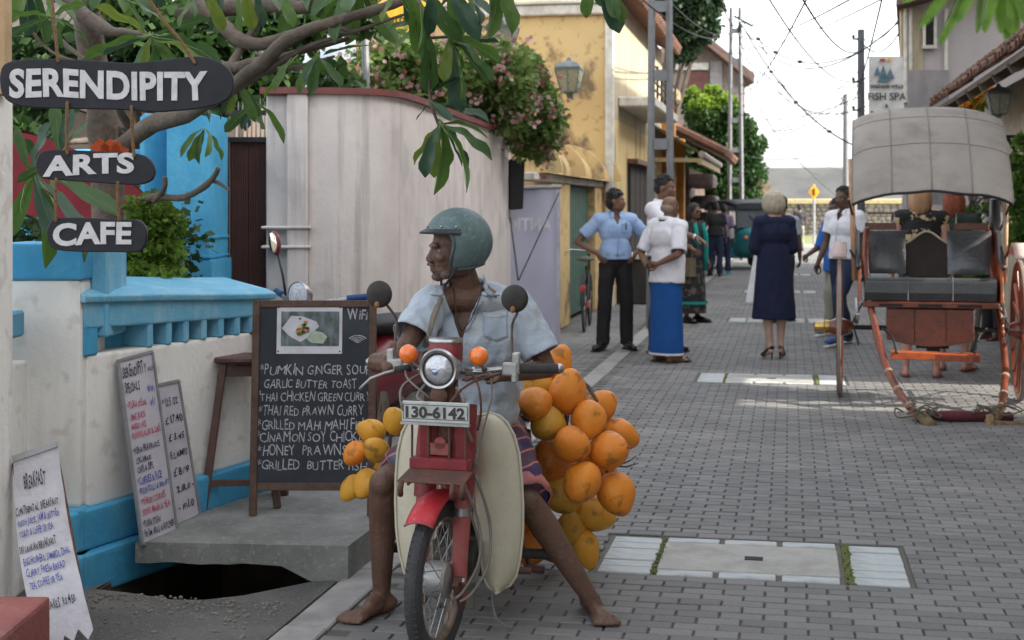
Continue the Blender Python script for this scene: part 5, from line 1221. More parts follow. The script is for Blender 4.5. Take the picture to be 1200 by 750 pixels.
hl_ = fo('headlamp', MB().lathe([(.001, -.10), (.045, -.09), (.062, -.05), (.067, 0), (.070, .004), (.072, .012), (.066, .020), (.056, .017)], (0, -.02, .992), 'Y', 40), m_chr, smooth=2)
fo('lamp_ring', MB().lathe([(.0565, .010), (.0575, .0195), (.053, .018), (.052, .010)], (0, -.02, .992), 'Y', 40), m_rub, hl_, smooth=True)
fo('lens', MB().lathe([(.053, .012), (.045, .020), (.03, .027), (.015, .031), (.001, .032)], (0, -.02, .992), 'Y', 36), m_clear, hl_, smooth=True)
for k in range(9): 
    x_ = -.036+.009*k; h_ = math.sqrt(.048**2-x_*x_)
    fo('lens_rib', MB().tube([(x_, -.02+.031-(x_*x_+q*q)*7+.0005, .992+q) for q in [h_*(-1+2*i/8) for i in range(9)]], .0011, 4), m_clear, hl_, smooth=True)
fo('bulb_glint', MB().ell((.006, .0085, .984), (.012, .006, .012)), M('bluish_reflection', (.32, .42, .62), rough=.1, metal=.7, bump=0), hl_, smooth=True)  # bluish reflection in the lamp painted as a coloured blob
rg = []
for z, wx, wy, yy in ((.985, .045, .05, -.075), (1.02, .056, .055, -.078), (1.06, .057, .05, -.082), (1.078, .056, .048, -.084)):
    rg.append([Vector((wx*(abs(math.cos(a))**.6)*(1 if math.cos(a) > 0 else -1), yy+wy*(abs(math.sin(a))**.6)*(1 if math.sin(a) > 0 else -1), z)) for a in [2*PI*i/24 for i in range(24)]])
fo('instrument_cowl', MB().loft(rg), m_bred, smooth=2)
rg2 = [[Vector((p.x*k, -.084+(p.y+.084)*k, z)) for p in rg[-1]] for z, k in ((1.079, 1.03), (1.086, 1.05), (1.092, 1.0), (1.093, .9))]
fo('cowl_trim', MB().loft(rg2), m_chr, smooth=2)
for s_ in (1, -1):
    c = Vector((s_*.13, -.06, 1.036)); 
    i_ = fo('indicator', MB().lathe([(.001, -.035), (.02, -.03), (.031, -.012), (.033, 0)], c, 'Y', 24), m_chr, smooth=True)
    fo('lens', MB().lathe([(.033, .0), (.034, .006), (.031, .016), (.023, .025), (.012, .03), (.001, .031)], c, 'Y', 24), m_amb, i_, smooth=True)
    fo('lens_screw', MB().cyl(c+Vector((.02, .016, .005)), c+Vector((.02, .024, .005)), .003, n=6).cyl(c+Vector((-.02, .016, .005)), c+Vector((-.02, .024, .005)), .003, n=6), m_rust, i_)
    fo('indicator_stalk', MB().tube([c+Vector((0, -.012, -.03)), (s_*.132, -.09, HB+.015), (s_*.13, -.12, HB)], [.009, .008, .012], 10), m_chr, i_, smooth=True)
    # mirrors: seen from behind, dark round backs
    if s_ > 0: c2 = Vector((.212, -.03, 1.245)); P = [(.232, -.15, 1.02), (.225, -.145, 1.09), (.19, -.12, 1.15), (.185, -.06, 1.20), (.205, -.045, 1.225)]
    else: c2 = Vector((-.262, -.04, 1.238)); P = [(-.222, -.15, 1.02), (-.222, -.145, 1.12), (-.235, -.12, 1.155), (-.262, -.08, 1.19), (-.262, -.055, 1.215)]
    if s_ > 0: c2 = Vector((.232, -.03, 1.245)); P = [(.218, -.15, 1.02), (.214, -.145, 1.09), (.20, -.12, 1.15), (.212, -.07, 1.20), (.226, -.045, 1.225)]
    mr = fo('mirror', MB().lathe([(.001, .016), (.022, .014), (.04, .006), (.0475, -.004), (.048, -.010), (.044, -.013)], c2, 'Y', 32), m_rub, smooth=2)
    fo('mirror_glass', MB().lathe([(.044, -.012), (.001, -.0125)], c2, 'Y', 32), MATS['mirror_glass'], mr)
    fo('mirror_stem', MB().tube([Vector(p) for p in cr([Vector(p) for p in P], 5)], .0048, 8), M('stem_rust', (.13, .10, .08), (.2, .17, .14), scale=30, metal=.3), mr, smooth=True)
    fo('ball_joint', MB().ell(c2+Vector((0, .014, -.036)), (.010, .01, .012), n=10), M('rust_joint', (.25, .12, .05), bump=.3), mr, smooth=True)
# cables and hoses
for k, (P, r_) in enumerate([([(.09, -.10, .97), (.13, .0, .93), (.12, .03, .86), (.10, -.04, .80)], .004), ([(-.09, -.1, .97), (-.14, -.02, .94), (-.15, -.02, .86), (-.125, -.06, .78)], .004), ([(.05, -.07, .95), (.075, .0, .90), (.04, .01, .87), (.03, -.05, .82)], .006),
      ([(-.04, -.07, .95), (-.07, .0, .91), (-.05, .01, .88), (-.03, -.05, .83)], .006), ([(.17, -.13, .97), (.12, -.03, .95), (.05, -.02, .90), (0, -.06, .85)], .004), ([(-.19, -.15, .97), (-.12, -.02, .95), (-.06, -.0, .90), (-.02, -.06, .84)], .004),
      ([(-.06, -.02, .93), (-.10, .01, .90), (-.09, .0, .84), (-.11, -.05, .74)], .005), ([(.13, -.1, .95), (.16, -.05, .90), (.11, -.03, .86), (.08, -.08, .8)], .005), ([(-.155, -.1, .98), (-.17, -.08, .90), (-.15, -.06, .80), (-.11, -.07, .65)], .0035)]):
    fo('cable', MB().tube(cr([Vector(p) for p in P], 6), r_, 7), m_rust if k % 2 else m_hose, smooth=True)
for P in ([(-.09, -.02, .60), (-.13, -.06, .45), (-.135, -.04, .33), (-.095, .0, .24), (-.07, .02, .215)], [(-.11, -.08, .62), (-.155, -.1, .46), (-.16, -.07, .32), (-.12, -.02, .23), (-.08, .0, .20)], [(-.10, -.05, .5), (-.12, -.10, .36), (-.11, -.08, .26), (-.08, -.03, .25)]):
    fo('brake_cable', MB().tube(cr([Vector(p) for p in P], 7), .0055, 7), m_hose, smooth=True)
fo('horn', MB().lathe([(.001, 0), (.03, .004), (.032, .012), (.02, .02), (.001, .02)], (.0, -.02, .90), 'Y', 16), m_rust, smooth=2)
fo('bracket', MB().box((0, -.045, .88), (.13, .02, .05)).box((0, -.06, .93), (.06, .05, .06)), m_rust, bevel=.004)
# leg shields: curved cream shells either side of the frame (local x: image left = +)
def shield(s_):
    prof = [(.0, .785, .058, .085), (.1, .79, .055, .12), (.2, .775, .05, .15), (.3, .74, .048, .178)]
    Z = [.80, .79, .765, .72, .65, .56, .46, .36, .27, .20, .165, .15]
    I = [.07, .055, .050, .048, .050, .056, .064, .076, .088, .098, .115, .14]
    O = [.12, .155, .185, .21, .228, .236, .240, .238, .228, .212, .19, .16]
    ri = []
    for z, i_, o_ in zip(Z, I, O):
        row = []
        for k in range(9):
            t = k/8; x_ = i_+(o_-i_)*t; y_ = -.30+.035*math.sin(t*PI*.9)-.05*t*t+.06*(.8-z)*-.3+(.04*(z-.5))
            row.append(Vector((s_*x_, y_, z)))
        ri.append(row)
    g = MB(); vs = [p for r_ in ri for p in r_]; m = 9
    fs = [(i*m+j, i*m+j+1, (i+1)*m+j+1, (i+1)*m+j) for i in range(len(Z)-1) for j in range(m-1)]
    k0 = len(vs); vs += [p+Vector((0, -.012, 0)) for p in vs]; fs += [tuple(k0+x for x in reversed(f_)) for f_ in fs]
    bd = [j for j in range(m)]+[i*m+m-1 for i in range(1, len(Z))]+[(len(Z)-1)*m+j for j in range(m-2, -1, -1)]+[i*m for i in range(len(Z)-2, 0, -1)]
    fs += [(bd[i], bd[(i+1) % len(bd)], k0+bd[(i+1) % len(bd)], k0+bd[i]) for i in range(len(bd))]
    g.add(vs, fs); o = obj('leg_shield', g, m_crm, mo, smooth=True)
    sb = o.modifiers.new('sub', 'SUBSURF'); sb.levels = sb.render_levels = 1
    eg = [vs[i]+Vector((0, .003, 0)) for i in bd]; obj('shield_edge', MB().tube(eg+[eg[0]], .0055, 6), m_crm, o, smooth=True)
shield(1); shield(-1)
# frame, engine, seat, rear
obj('frame', MB().tube([(0, -.13, .86), (0, -.28, .60), (0, -.42, .42), (0, -.62, .42), (0, -.85, .55), (0, -1.15, .62)], [.06, .065, .07, .08, .09, .06], 12), m_bred, mo, smooth=True)
obj('inner_shield', MB().box((0, -.34, .52), (.09, .03, .40)), m_rust, mo, bevel=.01)
obj('engine', MB().box((0, -.55, .27), (.18, .30, .18)).tube([(0, -.42, .27), (0, -.24, .29)], [.065, .055], 14).cyl((-.09, -.6, .26), (-.135, -.6, .26), .075).cyl((.09, -.6, .26), (.13, -.6, .26), .07), M('grimy_engine', (.10, .095, .09), (.05, .045, .04), scale=14, rough=.7, bump=.5, metal=.3), mo, bevel=.01)
g = MB()
for k in range(7): g.box((0, -.25-.02*k, .28), (.15, .006, .13))
obj('cooling_fin', g, MATS['grimy_engine'], mo)['kind'] = 'stuff'
obj('seat', MB().loft([[Vector((w_*math.cos(a), y_, z_+h_*math.sin(a))) for a in [2*PI*i/16 for i in range(16)]] for y_, w_, z_, h_ in ((-.50, .05, .70, .03), (-.56, .10, .70, .045), (-.75, .135, .70, .05), (-1.0, .13, .72, .05), (-1.15, .10, .73, .04), (-1.2, .04, .73, .02))]), m_rub, mo, smooth=True)
obj('rear_rack', MB().bx((-.19, -1.45, .66), (.19, -1.05, .685)).bar((-.3, -1.1, .67), (.3, -1.1, .67), .02, .02).bar((-.3, -1.4, .67), (.3, -1.4, .67), .02, .02), m_rust, mo)
obj('rear_mudguard', MB().grid(lambda i, j: Vector(((j-.5)*.12, -1.18+(WR+.04-.03*abs(2*j-1)**2)*math.cos(R(30+170*i)), WR+(WR+.04-.03*abs(2*j-1)**2)*math.sin(R(30+170*i)))), 20, 6), m_bred, mo, smooth=True)
obj('footrest_bar', MB().cyl((-.30, -.56, .235), (.30, -.56, .235), .010), m_rust, mo, smooth=2)
for s_ in (-1, 1): obj('footrest', MB().cyl((s_*.20, -.56, .235), (s_*.315, -.56, .235), .019, n=14), m_rub, mo, smooth=2)
obj('gear_pedal', MB().bar((-.16, -.55, .22), (-.21, -.40, .21), .014, .012).cyl((-.18, -.40, .21), (-.26, -.40, .21), .013, n=10), m_rust, mo)
obj('kick_starter', MB().tube([(-.15, -.68, .27), (-.20, -.66, .21), (-.22, -.60, .175)], .011, 8).cyl((-.20, -.59, .17), (-.28, -.60, .165), .015, n=10), m_rust, mo, smooth=2)
obj('rear_shock', MB().cyl((-.13, -1.16, .30), (-.13, -1.05, .62), .025).cyl((.13, -1.16, .30), (.13, -1.05, .62), .025), m_chr, mo, smooth=2)
obj('splash_flap', MB().hexa([(-.05, -.42, .22), (.04, -.42, .22), (.035, -.40, .06), (-.045, -.40, .06)], (0, -.006, 0)), M('grey_rubber', (.11, .10, .09), (.15, .13, .11), rough=.9), mo, bevel=.003)
obj('exhaust', MB().tube([(.05, -.28, .22), (.10, -.40, .15), (.12, -.70, .15), (.13, -1.3, .20)], [.018, .02, .035, .03], 10), m_rust, mo, smooth=True)
obj('side_stand', MB().tube([(-.1, -.6, .2), (-.16, -.58, .09)], .009, 6), m_rust, mo)
obj('overflow_hose', MB().tube(cr([Vector(p) for p in [(-.11, -.40, .17), (-.13, -.36, .06), (-.17, -.35, .02), (-.20, -.36, .008)]], 5), .005, 6), m_hose, mo, smooth=True)
# ============================================================ PEOPLE
def cw_(px, py, d): return V(px, py, d)
def skinm(name, c): return M(name, c, tuple(x*.72 for x in c), rough=.5, spec=.4, scale=9, bump=.55, bscale=60, sss=.05, spots=tuple(x*1.35 for x in c), spscale=35, spamt=.3)
def add_head(mb, c, fw, up, s=1.0, face=1, ears=1):
    """skull, jaw, nose, brow, lips, ears; c is the head centre at eye height"""
    fw = Vector(fw).normalized(); up = Vector(up); up = (up-fw*up.dot(fw)).normalized(); lf = up.cross(fw)
    B = Matrix((lf, fw, up)).transposed()
    def P(l, f_, u): return c+(lf*l+fw*f_+up*u)*s
    def E(l, f_, u, a, b, d_, n=12, rot=None): mb.ell(P(l, f_, u), (a*s, b*s, d_*s), rot=B if rot is None else B @ Euler(rot).to_matrix(), n=n, m=8)
    E(0, -.012, .035, .074, .094, .080, 16); E(0, -.03, .01, .070, .078, .075, 16)
    E(0, .035, -.02, .056, .052, .075, 14); E(0, .040, -.068, .046, .046, .035, 14); E(0, .062, -.092, .022, .020, .018)
    E(.03, -.005, -.058, .032, .05, .035); E(-.03, -.005, -.058, .032, .05, .035)
    if face:
        E(0, .079, .020, .048, .013, .011); E(.034, .062, -.022, .021, .020, .020); E(-.034, .062, -.022, .021, .020, .020)
        mb.tube([P(0, .080, .012), P(0, .091, -.012), P(0, .100, -.029)], [.0085*s, .010*s, .0125*s], 10)
        E(.012, .093, -.034, .0085, .010, .0075); E(-.012, .093, -.034, .0085, .010, .0075); E(0, .098, -.031, .010, .0095, .009)
        E(0, .083, -.056, .024, .011, .0065); E(0, .081, -.068, .021, .011, .0075)
    if ears:
        for q in (-1, 1): E(q*.076, -.012, -.008, .009, .018, .030, rot=(0, 0, q*.35))
    return P, B
def eyes(parent, P, B, s=1.0):
    g = MB(); 
    for q in (-1, 1): g.ell(P(q*.031, .0675, .001), (.012*s, .010*s, .0075*s), rot=B, n=12)
    e = obj('eye', g, M('eye_white', (.22, .19, .17), rough=.25, bump=0), parent, world=True, smooth=True)
    g = MB()
    for q in (-1, 1): g.ell(P(q*.031, .0757, .001), (.0055*s, .0035*s, .0058*s), rot=B, n=10)
    obj('iris', g, M('iris_dark', (.012, .008, .006), rough=.1, bump=0), e, world=True, smooth=True)
def hand_geo(mb, wrist, palm_dir, palm_n, curl=.5, s=1.0, thumb_side=1, spread=.12, fist=0, seg=8):
    """palm plus five separate bent fingers; returns capsules added straight to mb (palm) and a list of finger paths"""
    d_ = Vector(palm_dir).normalized(); n_ = Vector(palm_n); n_ = (n_-d_*n_.dot(d_)).normalized(); x = d_.cross(n_)*thumb_side
    B = Matrix((x, d_, n_)).transposed()
    mb.ell(wrist+d_*.045*s, (.041*s, .052*s, .017*s), rot=B, n=12, m=8)
    mb.cap(wrist-d_*.01*s, wrist+d_*.03*s, .027*s, .028*s, 10)
    out = []
    for k, (off, ln, r_) in enumerate(((.030, .072, .0088), (.010, .082, .0092), (-.010, .077, .0088), (-.029, .060, .0078))):
        b = wrist+d_*(.083-.006*abs(k-1.2))*s+x*off*s; a = 0; p = b-d_*.02*s; Q = [p, b]; dirn = (d_+x*spread*(1.5-k)*.5).normalized()
        for j, fr in enumerate((.42, .32, .26)):
            a += curl*(1.0+.25*j)*(1+.1*k); v = dirn*math.cos(a)-n_*math.sin(a)*-1*(-1); b = b+v*ln*fr*s; Q.append(b)
        out.append((Q, [r_*1.15*s, r_*1.1*s, r_*s, r_*.92*s, r_*.75*s]))
    b = wrist+d_*.018*s+x*.026*s; t1 = b+(x*.75+d_*.7-n_*.25*(1+curl)).normalized()*.038*s; t2 = t1+(x*.25+d_*.85-n_*.5*(.6+curl)).normalized()*.03*s; t3 = t2+(d_*.8-n_*.7*curl-x*.1).normalized()*.024*s
    out.append(([b-x*.01*s, b, t1, t2, t3], [.013*s, .0135*s, .0115*s, .0105*s, .0085*s]))
    return out
def fingers(mb, F, n=8):
    for Q, r_ in F:
        for i in range(len(Q)-1): mb.cap(Q[i], Q[i+1], r_[i], r_[i+1], n)
def cloth_disp(amp, f1=(9, 9, 3), f2=(26, 26, 10), seed=0, rest=None):
    o = Vector((seed*3.1, seed*1.7, 0))
    def f(p, n):
        if rest and rest(p): return 0
        a = noise.noise(Vector((p.x*f1[0], p.y*f1[1], p.z*f1[2]))+o); b = noise.noise(Vector((p.x*f2[0], p.y*f2[1], p.z*f2[2]))+o)
        return amp*((1-abs(a)*2.2)*.9+b*.5)
    return f
# ------------------------------------------------------------ THE RIDER
m_sk = skinm('dark_skin', (.125, .066, .045))
m_shirt = M('worn_pale_blue_shirt', (.40, .46, .53), (.34, .39, .45), scale=5, rough=.85, bump=.9, bscale=30, stain=(.38, .33, .25), sscale=(5, 5, 3), samt=.6, sheen=.2, slo=.5, shi=.75)
rb0 = cf(-.12, 5.6, 0)
ri = thing('person', 'barefoot man in teal helmet, open pale blue shirt and checked sarong astride the motorcycle', 'person', rb0)
H = {}
H['pel'] = cw_(562, 497, 5.70); H['bel'] = cw_(560, 455, 5.62); H['che'] = cw_(556, 400, 5.54); H['neck'] = cw_(548, 343, 5.50); H['nk2'] = cw_(541, 320, 5.47)
H['sL'] = cw_(507, 356, 5.46); H['eL'] = cw_(472, 412, 5.30); H['wL'] = cw_(455, 431, 5.10)
H['sR'] = cw_(604, 358, 5.60); H['eR'] = cw_(642, 432, 5.55); H['wR'] = cw_(580, 440, 5.34)
H['hL'] = cw_(543, 505, 5.68); H['kL'] = cw_(449, 566, 5.36); H['aL'] = cw_(447, 698, 5.45)
H['hR'] = cw_(584, 508, 5.70); H['kR'] = cw_(619, 588, 5.36); H['aR'] = cw_(691, 700, 5.38)
g = MB()
def lk(a, b, ra, rb_, mb=None): (mb or g).cap(H[a] if isinstance(a, str) else a, H[b] if isinstance(b, str) else b, ra, rb_, 16)
TB = Matrix((RT, FW, Vector((0, 0, 1)))).transposed() @ Euler((0, 0, R(8))).to_matrix()
g.ell(H['pel'], (.15, .11, .11), rot=TB, n=16); g.ell(H['bel'], (.135, .11, .14), rot=TB, n=16); g.ell(H['che']+Vector((0, 0, .02)), (.155, .105, .16), rot=TB, n=16)
g.ell(H['neck']+Vector((0, 0, -.02)), (.13, .075, .06), rot=TB, n=16)
lk('neck', 'nk2', .060, .056); lk('nk2', cw_(538, 300, 5.45), .056, .055)
lk('neck', 'sL', .055, .055); lk('neck', 'sR', .055, .055)
for q in 'LR':
    m_ = H['s'+q].lerp(H['e'+q], .45); lk('s'+q, m_, .052, .043); lk(m_, 'e'+q, .043, .036)
    m_ = H['e'+q].lerp(H['w'+q], .35); lk('e'+q, m_, .037, .037); lk(m_, 'w'+q, .037, .025)
    m_ = H['h'+q].lerp(H['k'+q], .5); lk('h'+q, m_, .085, .068); lk(m_, 'k'+q, .068, .052)
    c_ = H['k'+q].lerp(H['a'+q], .30)+FW*.018; lk('k'+q, c_, .053, .056); lk(c_, 'a'+q, .055, .033); lk('k'+q, 'a'+q, .04, .030)
    g.ell(H['k'+q]-FW*.02, (.045, .042, .048))
    g.ell(H['a'+q]+RT*.028, (.014, .014, .014)); g.ell(H['a'+q]-RT*.028, (.014, .014, .014))
# feet
def foot(ank, heel, toe, side):
    hd = Vector((heel.x, heel.y, .028)); td = Vector((toe.x, toe.y, .016)); d_ = (td-hd).normalized(); w_ = d_.cross(Vector((0, 0, 1))).normalized()*side
    g.cap(ank, hd+Vector((0, 0, .006)), .030, .028, 14); g.cap(ank-Vector((0, 0, .005)), hd.lerp(td, .45)+Vector((0, 0, .020)), .032, .028, 14)
    g.cap(hd, hd.lerp(td, .68)+w_*.012, .027, .024, 12); g.cap(hd.lerp(td, .3)+Vector((0, 0, .014)), hd.lerp(td, .72)-w_*.014, .028, .021, 12)
    base = hd.lerp(td, .74)
    for k, (o_, l_, r_) in enumerate(((.034, .058, .0150), (.014, .056, .0110), (-.002, .050, .0102), (-.018, .042, .0096), (-.032, .032, .0092))):
        a = base+w_*o_-d_*.022; a.z = .018; m_ = a+d_*(l_*.6+.014)+w_*o_*.12; m_.z = .021-.002*k; e = a+d_*(l_+.014)+w_*o_*.2; e.z = r_*.85
        g.cap(a, m_, r_*1.05, r_, 10); g.cap(m_, e, r_, r_*.92, 10)
    return [(base+w_*o_*1.15+d_*(l_-.010)) for o_, l_ in ((.034, .058), (.014, .056), (-.002, .05))]
foot(H['aL'], G(458, 716), G(403, 733), 1)
foot(H['aR'], G(687, 713), G(714, 737), -1)
# left (image) hand wrapped round the grip
gc = pmat(mo) @ (SM @ Vector((.285, -.182, HB))); gax = ((pmat(mo) @ (SM @ Vector((.335, -.205, HB))))-(pmat(mo) @ (SM @ Vector((.2, -.16, HB))))).normalized()
up = Vector((0, 0, 1)); fwd_ = gax.cross(up).normalized()
if fwd_.dot(FW) > 0: fwd_ = -fwd_      # towards the camera
F = []
for k in range(4):
    o_ = gax*(.030-.0205*k); r_ = (.0098, .0102, .0100, .0088)[k]; Q = []
    for a in (150, 105, 60, 15, -35, -80): Q.append(gc+o_+(up*math.sin(R(a))+fwd_*math.cos(R(a)))*.0275)
    F.append((Q, [r_*1.2, r_*1.15, r_*1.1, r_, r_*.95, r_*.85]))
F.append(([gc-gax*.052-fwd_*.03, gc-gax*.056-fwd_*.012-up*.014, gc-gax*.05-up*.030, gc-gax*.035-up*.033+fwd_*.016], [.015, .013, .0115, .009]))
fingers(g, F); bk = gc-fwd_*.042+up*.016; g.ell(bk-gax*.004, (.030, .043, .026), rot=Matrix((fwd_.cross(gax), gax, fwd_)).transposed(), n=12)
g.ell(gc-fwd_*.022+up*.022-gax*.002, (.020, .042, .018), rot=Matrix((fwd_.cross(gax), gax, fwd_)).transposed(), n=12)
H['wL'] = bk-fwd_*.05+up*.004; lk(H['eL'].lerp(H['wL'], .4), 'wL', .034, .024); lk('wL', bk, .024, .024)
dn = (H['wR']-H['eR']).normalized(); F = hand_geo(g, H['wR'], dn+Vector((0, 0, .12)), Vector((0, 0, 1)), .12, 1, -1); fingers(g, F)
hc = cw_(533, 294, 5.43); hf = (-RT*math.cos(R(20))-FW*math.sin(R(20)))
P_, B_ = add_head(g, hc, hf, Vector((0, 0, 1))-hf*.04, 1.06)
body = remesh(g, .0052, 2, .5)
_n = [v.normal.copy() for v in body.vertices]
for v, n_ in zip(body.vertices, _n): v.co += n_*noise.noise(v.co*55)*.0007
obj('body', body, m_sk, ri, world=True)
eyes(ri, P_, B_, 1.06)
m_stub = M('grey_stubble', (.20, .17, .155), (.09, .06, .05), scale=120, rough=.9, bump=.8, bscale=400)
g = MB(); 
for q in (-1, 1): g.ell(P_(q*.013, .0935, -.0475), (.0165, .0085, .0052), rot=B_ @ Euler((0, q*.25, q*-.35)).to_matrix(), n=10)
obj('moustache', g, m_stub, ri, world=True, smooth=True)
g = MB().ell(P_(0, .072, -.092), (.024, .016, .016), rot=B_, n=14).ell(P_(.035, .045, -.082), (.022, .022, .018), rot=B_, n=12).ell(P_(-.035, .045, -.082), (.022, .022, .018), rot=B_, n=12)
obj('stubble', remesh(g, .004, 4), m_stub, ri, world=True)
g = MB()
for q in (-1, 1): g.tube([P_(q*.014, .088, .016), P_(q*.03, .084, .021), P_(q*.047, .070, .016)], [.003, .0042, .0025], 6)
obj('eyebrow', g, M('brow_hair', (.03, .025, .022)), ri, world=True, smooth=True)
# helmet
hcn = cw_(537, 283.5, 5.43)
g = MB(); nU, nV = 64, 40; keep = []
def hpt(t, a):      # t polar 0..pi from top, a azimuth with 0 = forward
    r_ = Vector((.122*math.sin(t)*math.sin(a), .134*math.sin(t)*math.cos(a), .132*math.cos(t)))
    if r_.z < 0: r_.x *= 1-.10*(r_.z/.13)**2*1.0; r_.y *= 1-.12*(r_.z/.13)**2
    return r_
lf_, fw_, up_ = B_.col[0], B_.col[1], B_.col[2]
def inopen(p):      # face opening, in helmet coordinates (side, forward, up)
    s_, f_, u = p
    if u < -.085-.30*(-f_ if f_ < 0 else 0)*0 and True: pass
    low = -.098+.22*max(0, -f_-.02)      # bottom edge climbs to the back
    if u < low: return True
    return f_ > .055+.5*max(0, abs(u+.045)-.06) and u < .036
V0 = [[hpt(PI*i/nV, 2*PI*j/nU) for j in range(nU)] for i in range(nV+1)]
vid = {}; vs = []; fs = []
for i in range(nV):
    for j in range(nU):
        q = [V0[i][j], V0[i+1][j], V0[i+1][(j+1) % nU], V0[i][(j+1) % nU]]; c_ = sum(q, Vector())/4
        if inopen(c_): continue
        ids = []
        for k, (ii, jj) in enumerate(((i, j), (i+1, j), (i+1, (j+1) % nU), (i, (j+1) % nU))):
            if (ii, jj) not in vid: vid[(ii, jj)] = len(vs); vs.append(hcn+B_ @ V0[ii][jj])
            ids.append(vid[(ii, jj)])
        fs.append(tuple(dict.fromkeys(ids)) if len(set(ids)) > 2 else tuple(ids))
m_helm = M('scuffed_teal_helmet', (.085, .13, .135), (.12, .175, .17), scale=9, rough=.55, bump=.35, bscale=90, stain=(.05, .075, .085), sscale=(6, 6, 6), samt=.8, spots=(.2, .27, .25), spscale=60, spamt=.35, slo=.5, shi=.68)
hme = MB().add(vs, fs).mesh('helmet', smooth=True)
bm = bmesh.new(); bm.from_mesh(hme); bmesh.ops.remove_doubles(bm, verts=bm.verts, dist=1e-5)
for _ in range(6):
    bl_ = [v for v in bm.verts if v.is_boundary]; nw = {}
    for v in bl_:
        nb = [e.other_vert(v) for e in v.link_edges if e.is_boundary]; nw[v] = v.co.lerp(sum((x.co for x in nb), Vector())/max(1, len(nb)), .5)
    for v, c_ in nw.items(): v.co = c_
loops = []; left = set(e for e in bm.edges if e.is_boundary)
while left:
    e = left.pop(); lp = [e.verts[0].co.copy(), e.verts[1].co.copy()]; cur = e.verts[1]; start = e.verts[0]
    while cur != start:
        nx = [x for x in cur.link_edges if x in left]
        if not nx: break
        left.discard(nx[0]); cur = nx[0].other_vert(cur); lp.append(cur.co.copy())
    loops.append(lp)
bm.to_mesh(hme); bm.free()
hl = obj('helmet', hme, m_helm, ri, world=True); md = hl.modifiers.new('s', 'SOLIDIFY'); md.thickness = .012; md.offset = -1
for lp in loops:
    if len(lp) > 12:
        for _ in range(3): lp = [(lp[i-1]+lp[i]*2+lp[(i+1) % len(lp)])/4 for i in range(len(lp))]
        obj('helmet_rim', MB().tube(lp+[lp[0]], .0062, 8, caps=False), M('rim_rubber', (.05, .07, .075), (.09, .11, .11), scale=30, rough=.6), hl, world=True, smooth=True)
g = MB()
def hsurf(az, u, off=0):
    t = math.acos(max(-1, min(1, u/.132))); p = hpt(t, az); return hcn+B_ @ (p*(1+off/.13))
P = [hsurf(a, .043, .004) for a in [R(x) for x in range(-78, 79, 6)]]
g = MB(); n_ = len(P); vs = []
for i, a in enumerate([R(x) for x in range(-78, 79, 6)]):
    k = math.cos(a*1.12); o1 = hsurf(a, .050, .002); o2 = hsurf(a, .034, .006+.014*max(0, k)); o3 = hsurf(a, .028, .004+.013*max(0, k)); o4 = hsurf(a, .034, -.004); vs += [o1, o2, o3, o4]
g.add(vs, [(4*i+k, 4*i+4+k, 4*i+4+(k+1) % 4, 4*i+(k+1) % 4) for i in range(n_-1) for k in range(4)])
obj('helmet_peak', g, M('peak_dark', (.03, .035, .04), rough=.5), hl, world=True, smooth=2)
for a in (-70, -42, 0, 42, 70): obj('peak_stud', MB().ell(hsurf(R(a), .058, .002), (.005, .005, .005), n=8), m_chr, hl, world=True, smooth=True)
g = MB(); 
for q in (-1, 1): g.tube([P_(q*.078, .01, -.04), P_(q*.065, .03, -.085), P_(q*.02, .045, -.125)], .005, 6)
obj('chin_strap', g, m_rub, hl, world=True, smooth=True)
# shirt
g = MB()
g.ell(H['bel']+Vector((0, 0, -.09)), (.165, .135, .10), rot=TB, n=20); g.ell(H['bel'], (.165, .135, .15), rot=TB, n=20); g.ell(H['che']+Vector((0, 0, .01)), (.192, .128, .165), rot=TB, n=20)
g.ell(H['neck']+Vector((0, 0, -.035)), (.15, .088, .062), rot=TB, n=16)
for q in 'LR':
    lk('neck', H['s'+q]+Vector((0, 0, -.005)), .058, .066); e = H['s'+q].lerp(H['e'+q], .80 if q == 'R' else .72); lk('s'+q, H['s'+q].lerp(e, .5), .068, .070)
    a = H['s'+q]; d_ = (e-a).normalized(); g.tube([a, a.lerp(e, .5), e], [.064, .070, .078], 18)
g.tube([H['bel']+Vector((0, 0, -.05)), H['bel']+Vector((0, 0, -.20))+FW*.02], [.155, .165], 24, sy=.86)
sm = remesh(g, .0075, 4, .5, cloth_disp(.0105, (13, 13, 7), (34, 34, 22), 2))
tri = [(519, 335), (566, 337), (541, 392)]
def topx(p):
    d_ = FW.dot(p); return (600+FPX*RT.dot(p)/d_, HOR+(CAMH-p.z)*FPX/d_, d_)
nk = H['neck']
bm = bmesh.new(); bm.from_mesh(sm); dl = []
Wc = {k: (FW.dot(v), RT.dot(v), v.z) for k, v in H.items()}
for f_ in bm.faces:
    c_ = f_.calc_center_median(); x_ = RT.dot(c_); fr = FW.dot(c_) < FW.dot(nk)+.005; z_ = c_.z
    cx = RT.dot(nk)-.022; zt_ = nk.z+.005; zb_ = nk.z-.185
    tt = (z_-zb_)/(zt_-zb_)
    if fr and 0 < tt and abs(x_-cx-.004*tt) < .072*min(1.05, tt)**1.1: dl.append(f_)
    elif (c_-nk).length < .083 and z_ > nk.z-.01: dl.append(f_)
    elif z_ < H['bel'].z-.195: dl.append(f_)
    else:
        for q in 'LR':
            e = H['s'+q].lerp(H['e'+q], .79 if q == 'R' else .71); d_ = (H['e'+q]-H['s'+q]).normalized()
            if (c_-e).dot(d_) > -.004 and (c_-e).length < .13 and (c_-H['bel']).length > .15: dl.append(f_); break
bmesh.ops.delete(bm, geom=dl, context='FACES'); smooth_bd(bm, 14); bm.to_mesh(sm); bm.free()
so = obj('shirt', sm, m_shirt, ri, world=True); md = so.modifiers.new('s', 'SOLIDIFY'); md.thickness = .004; md.offset = -1
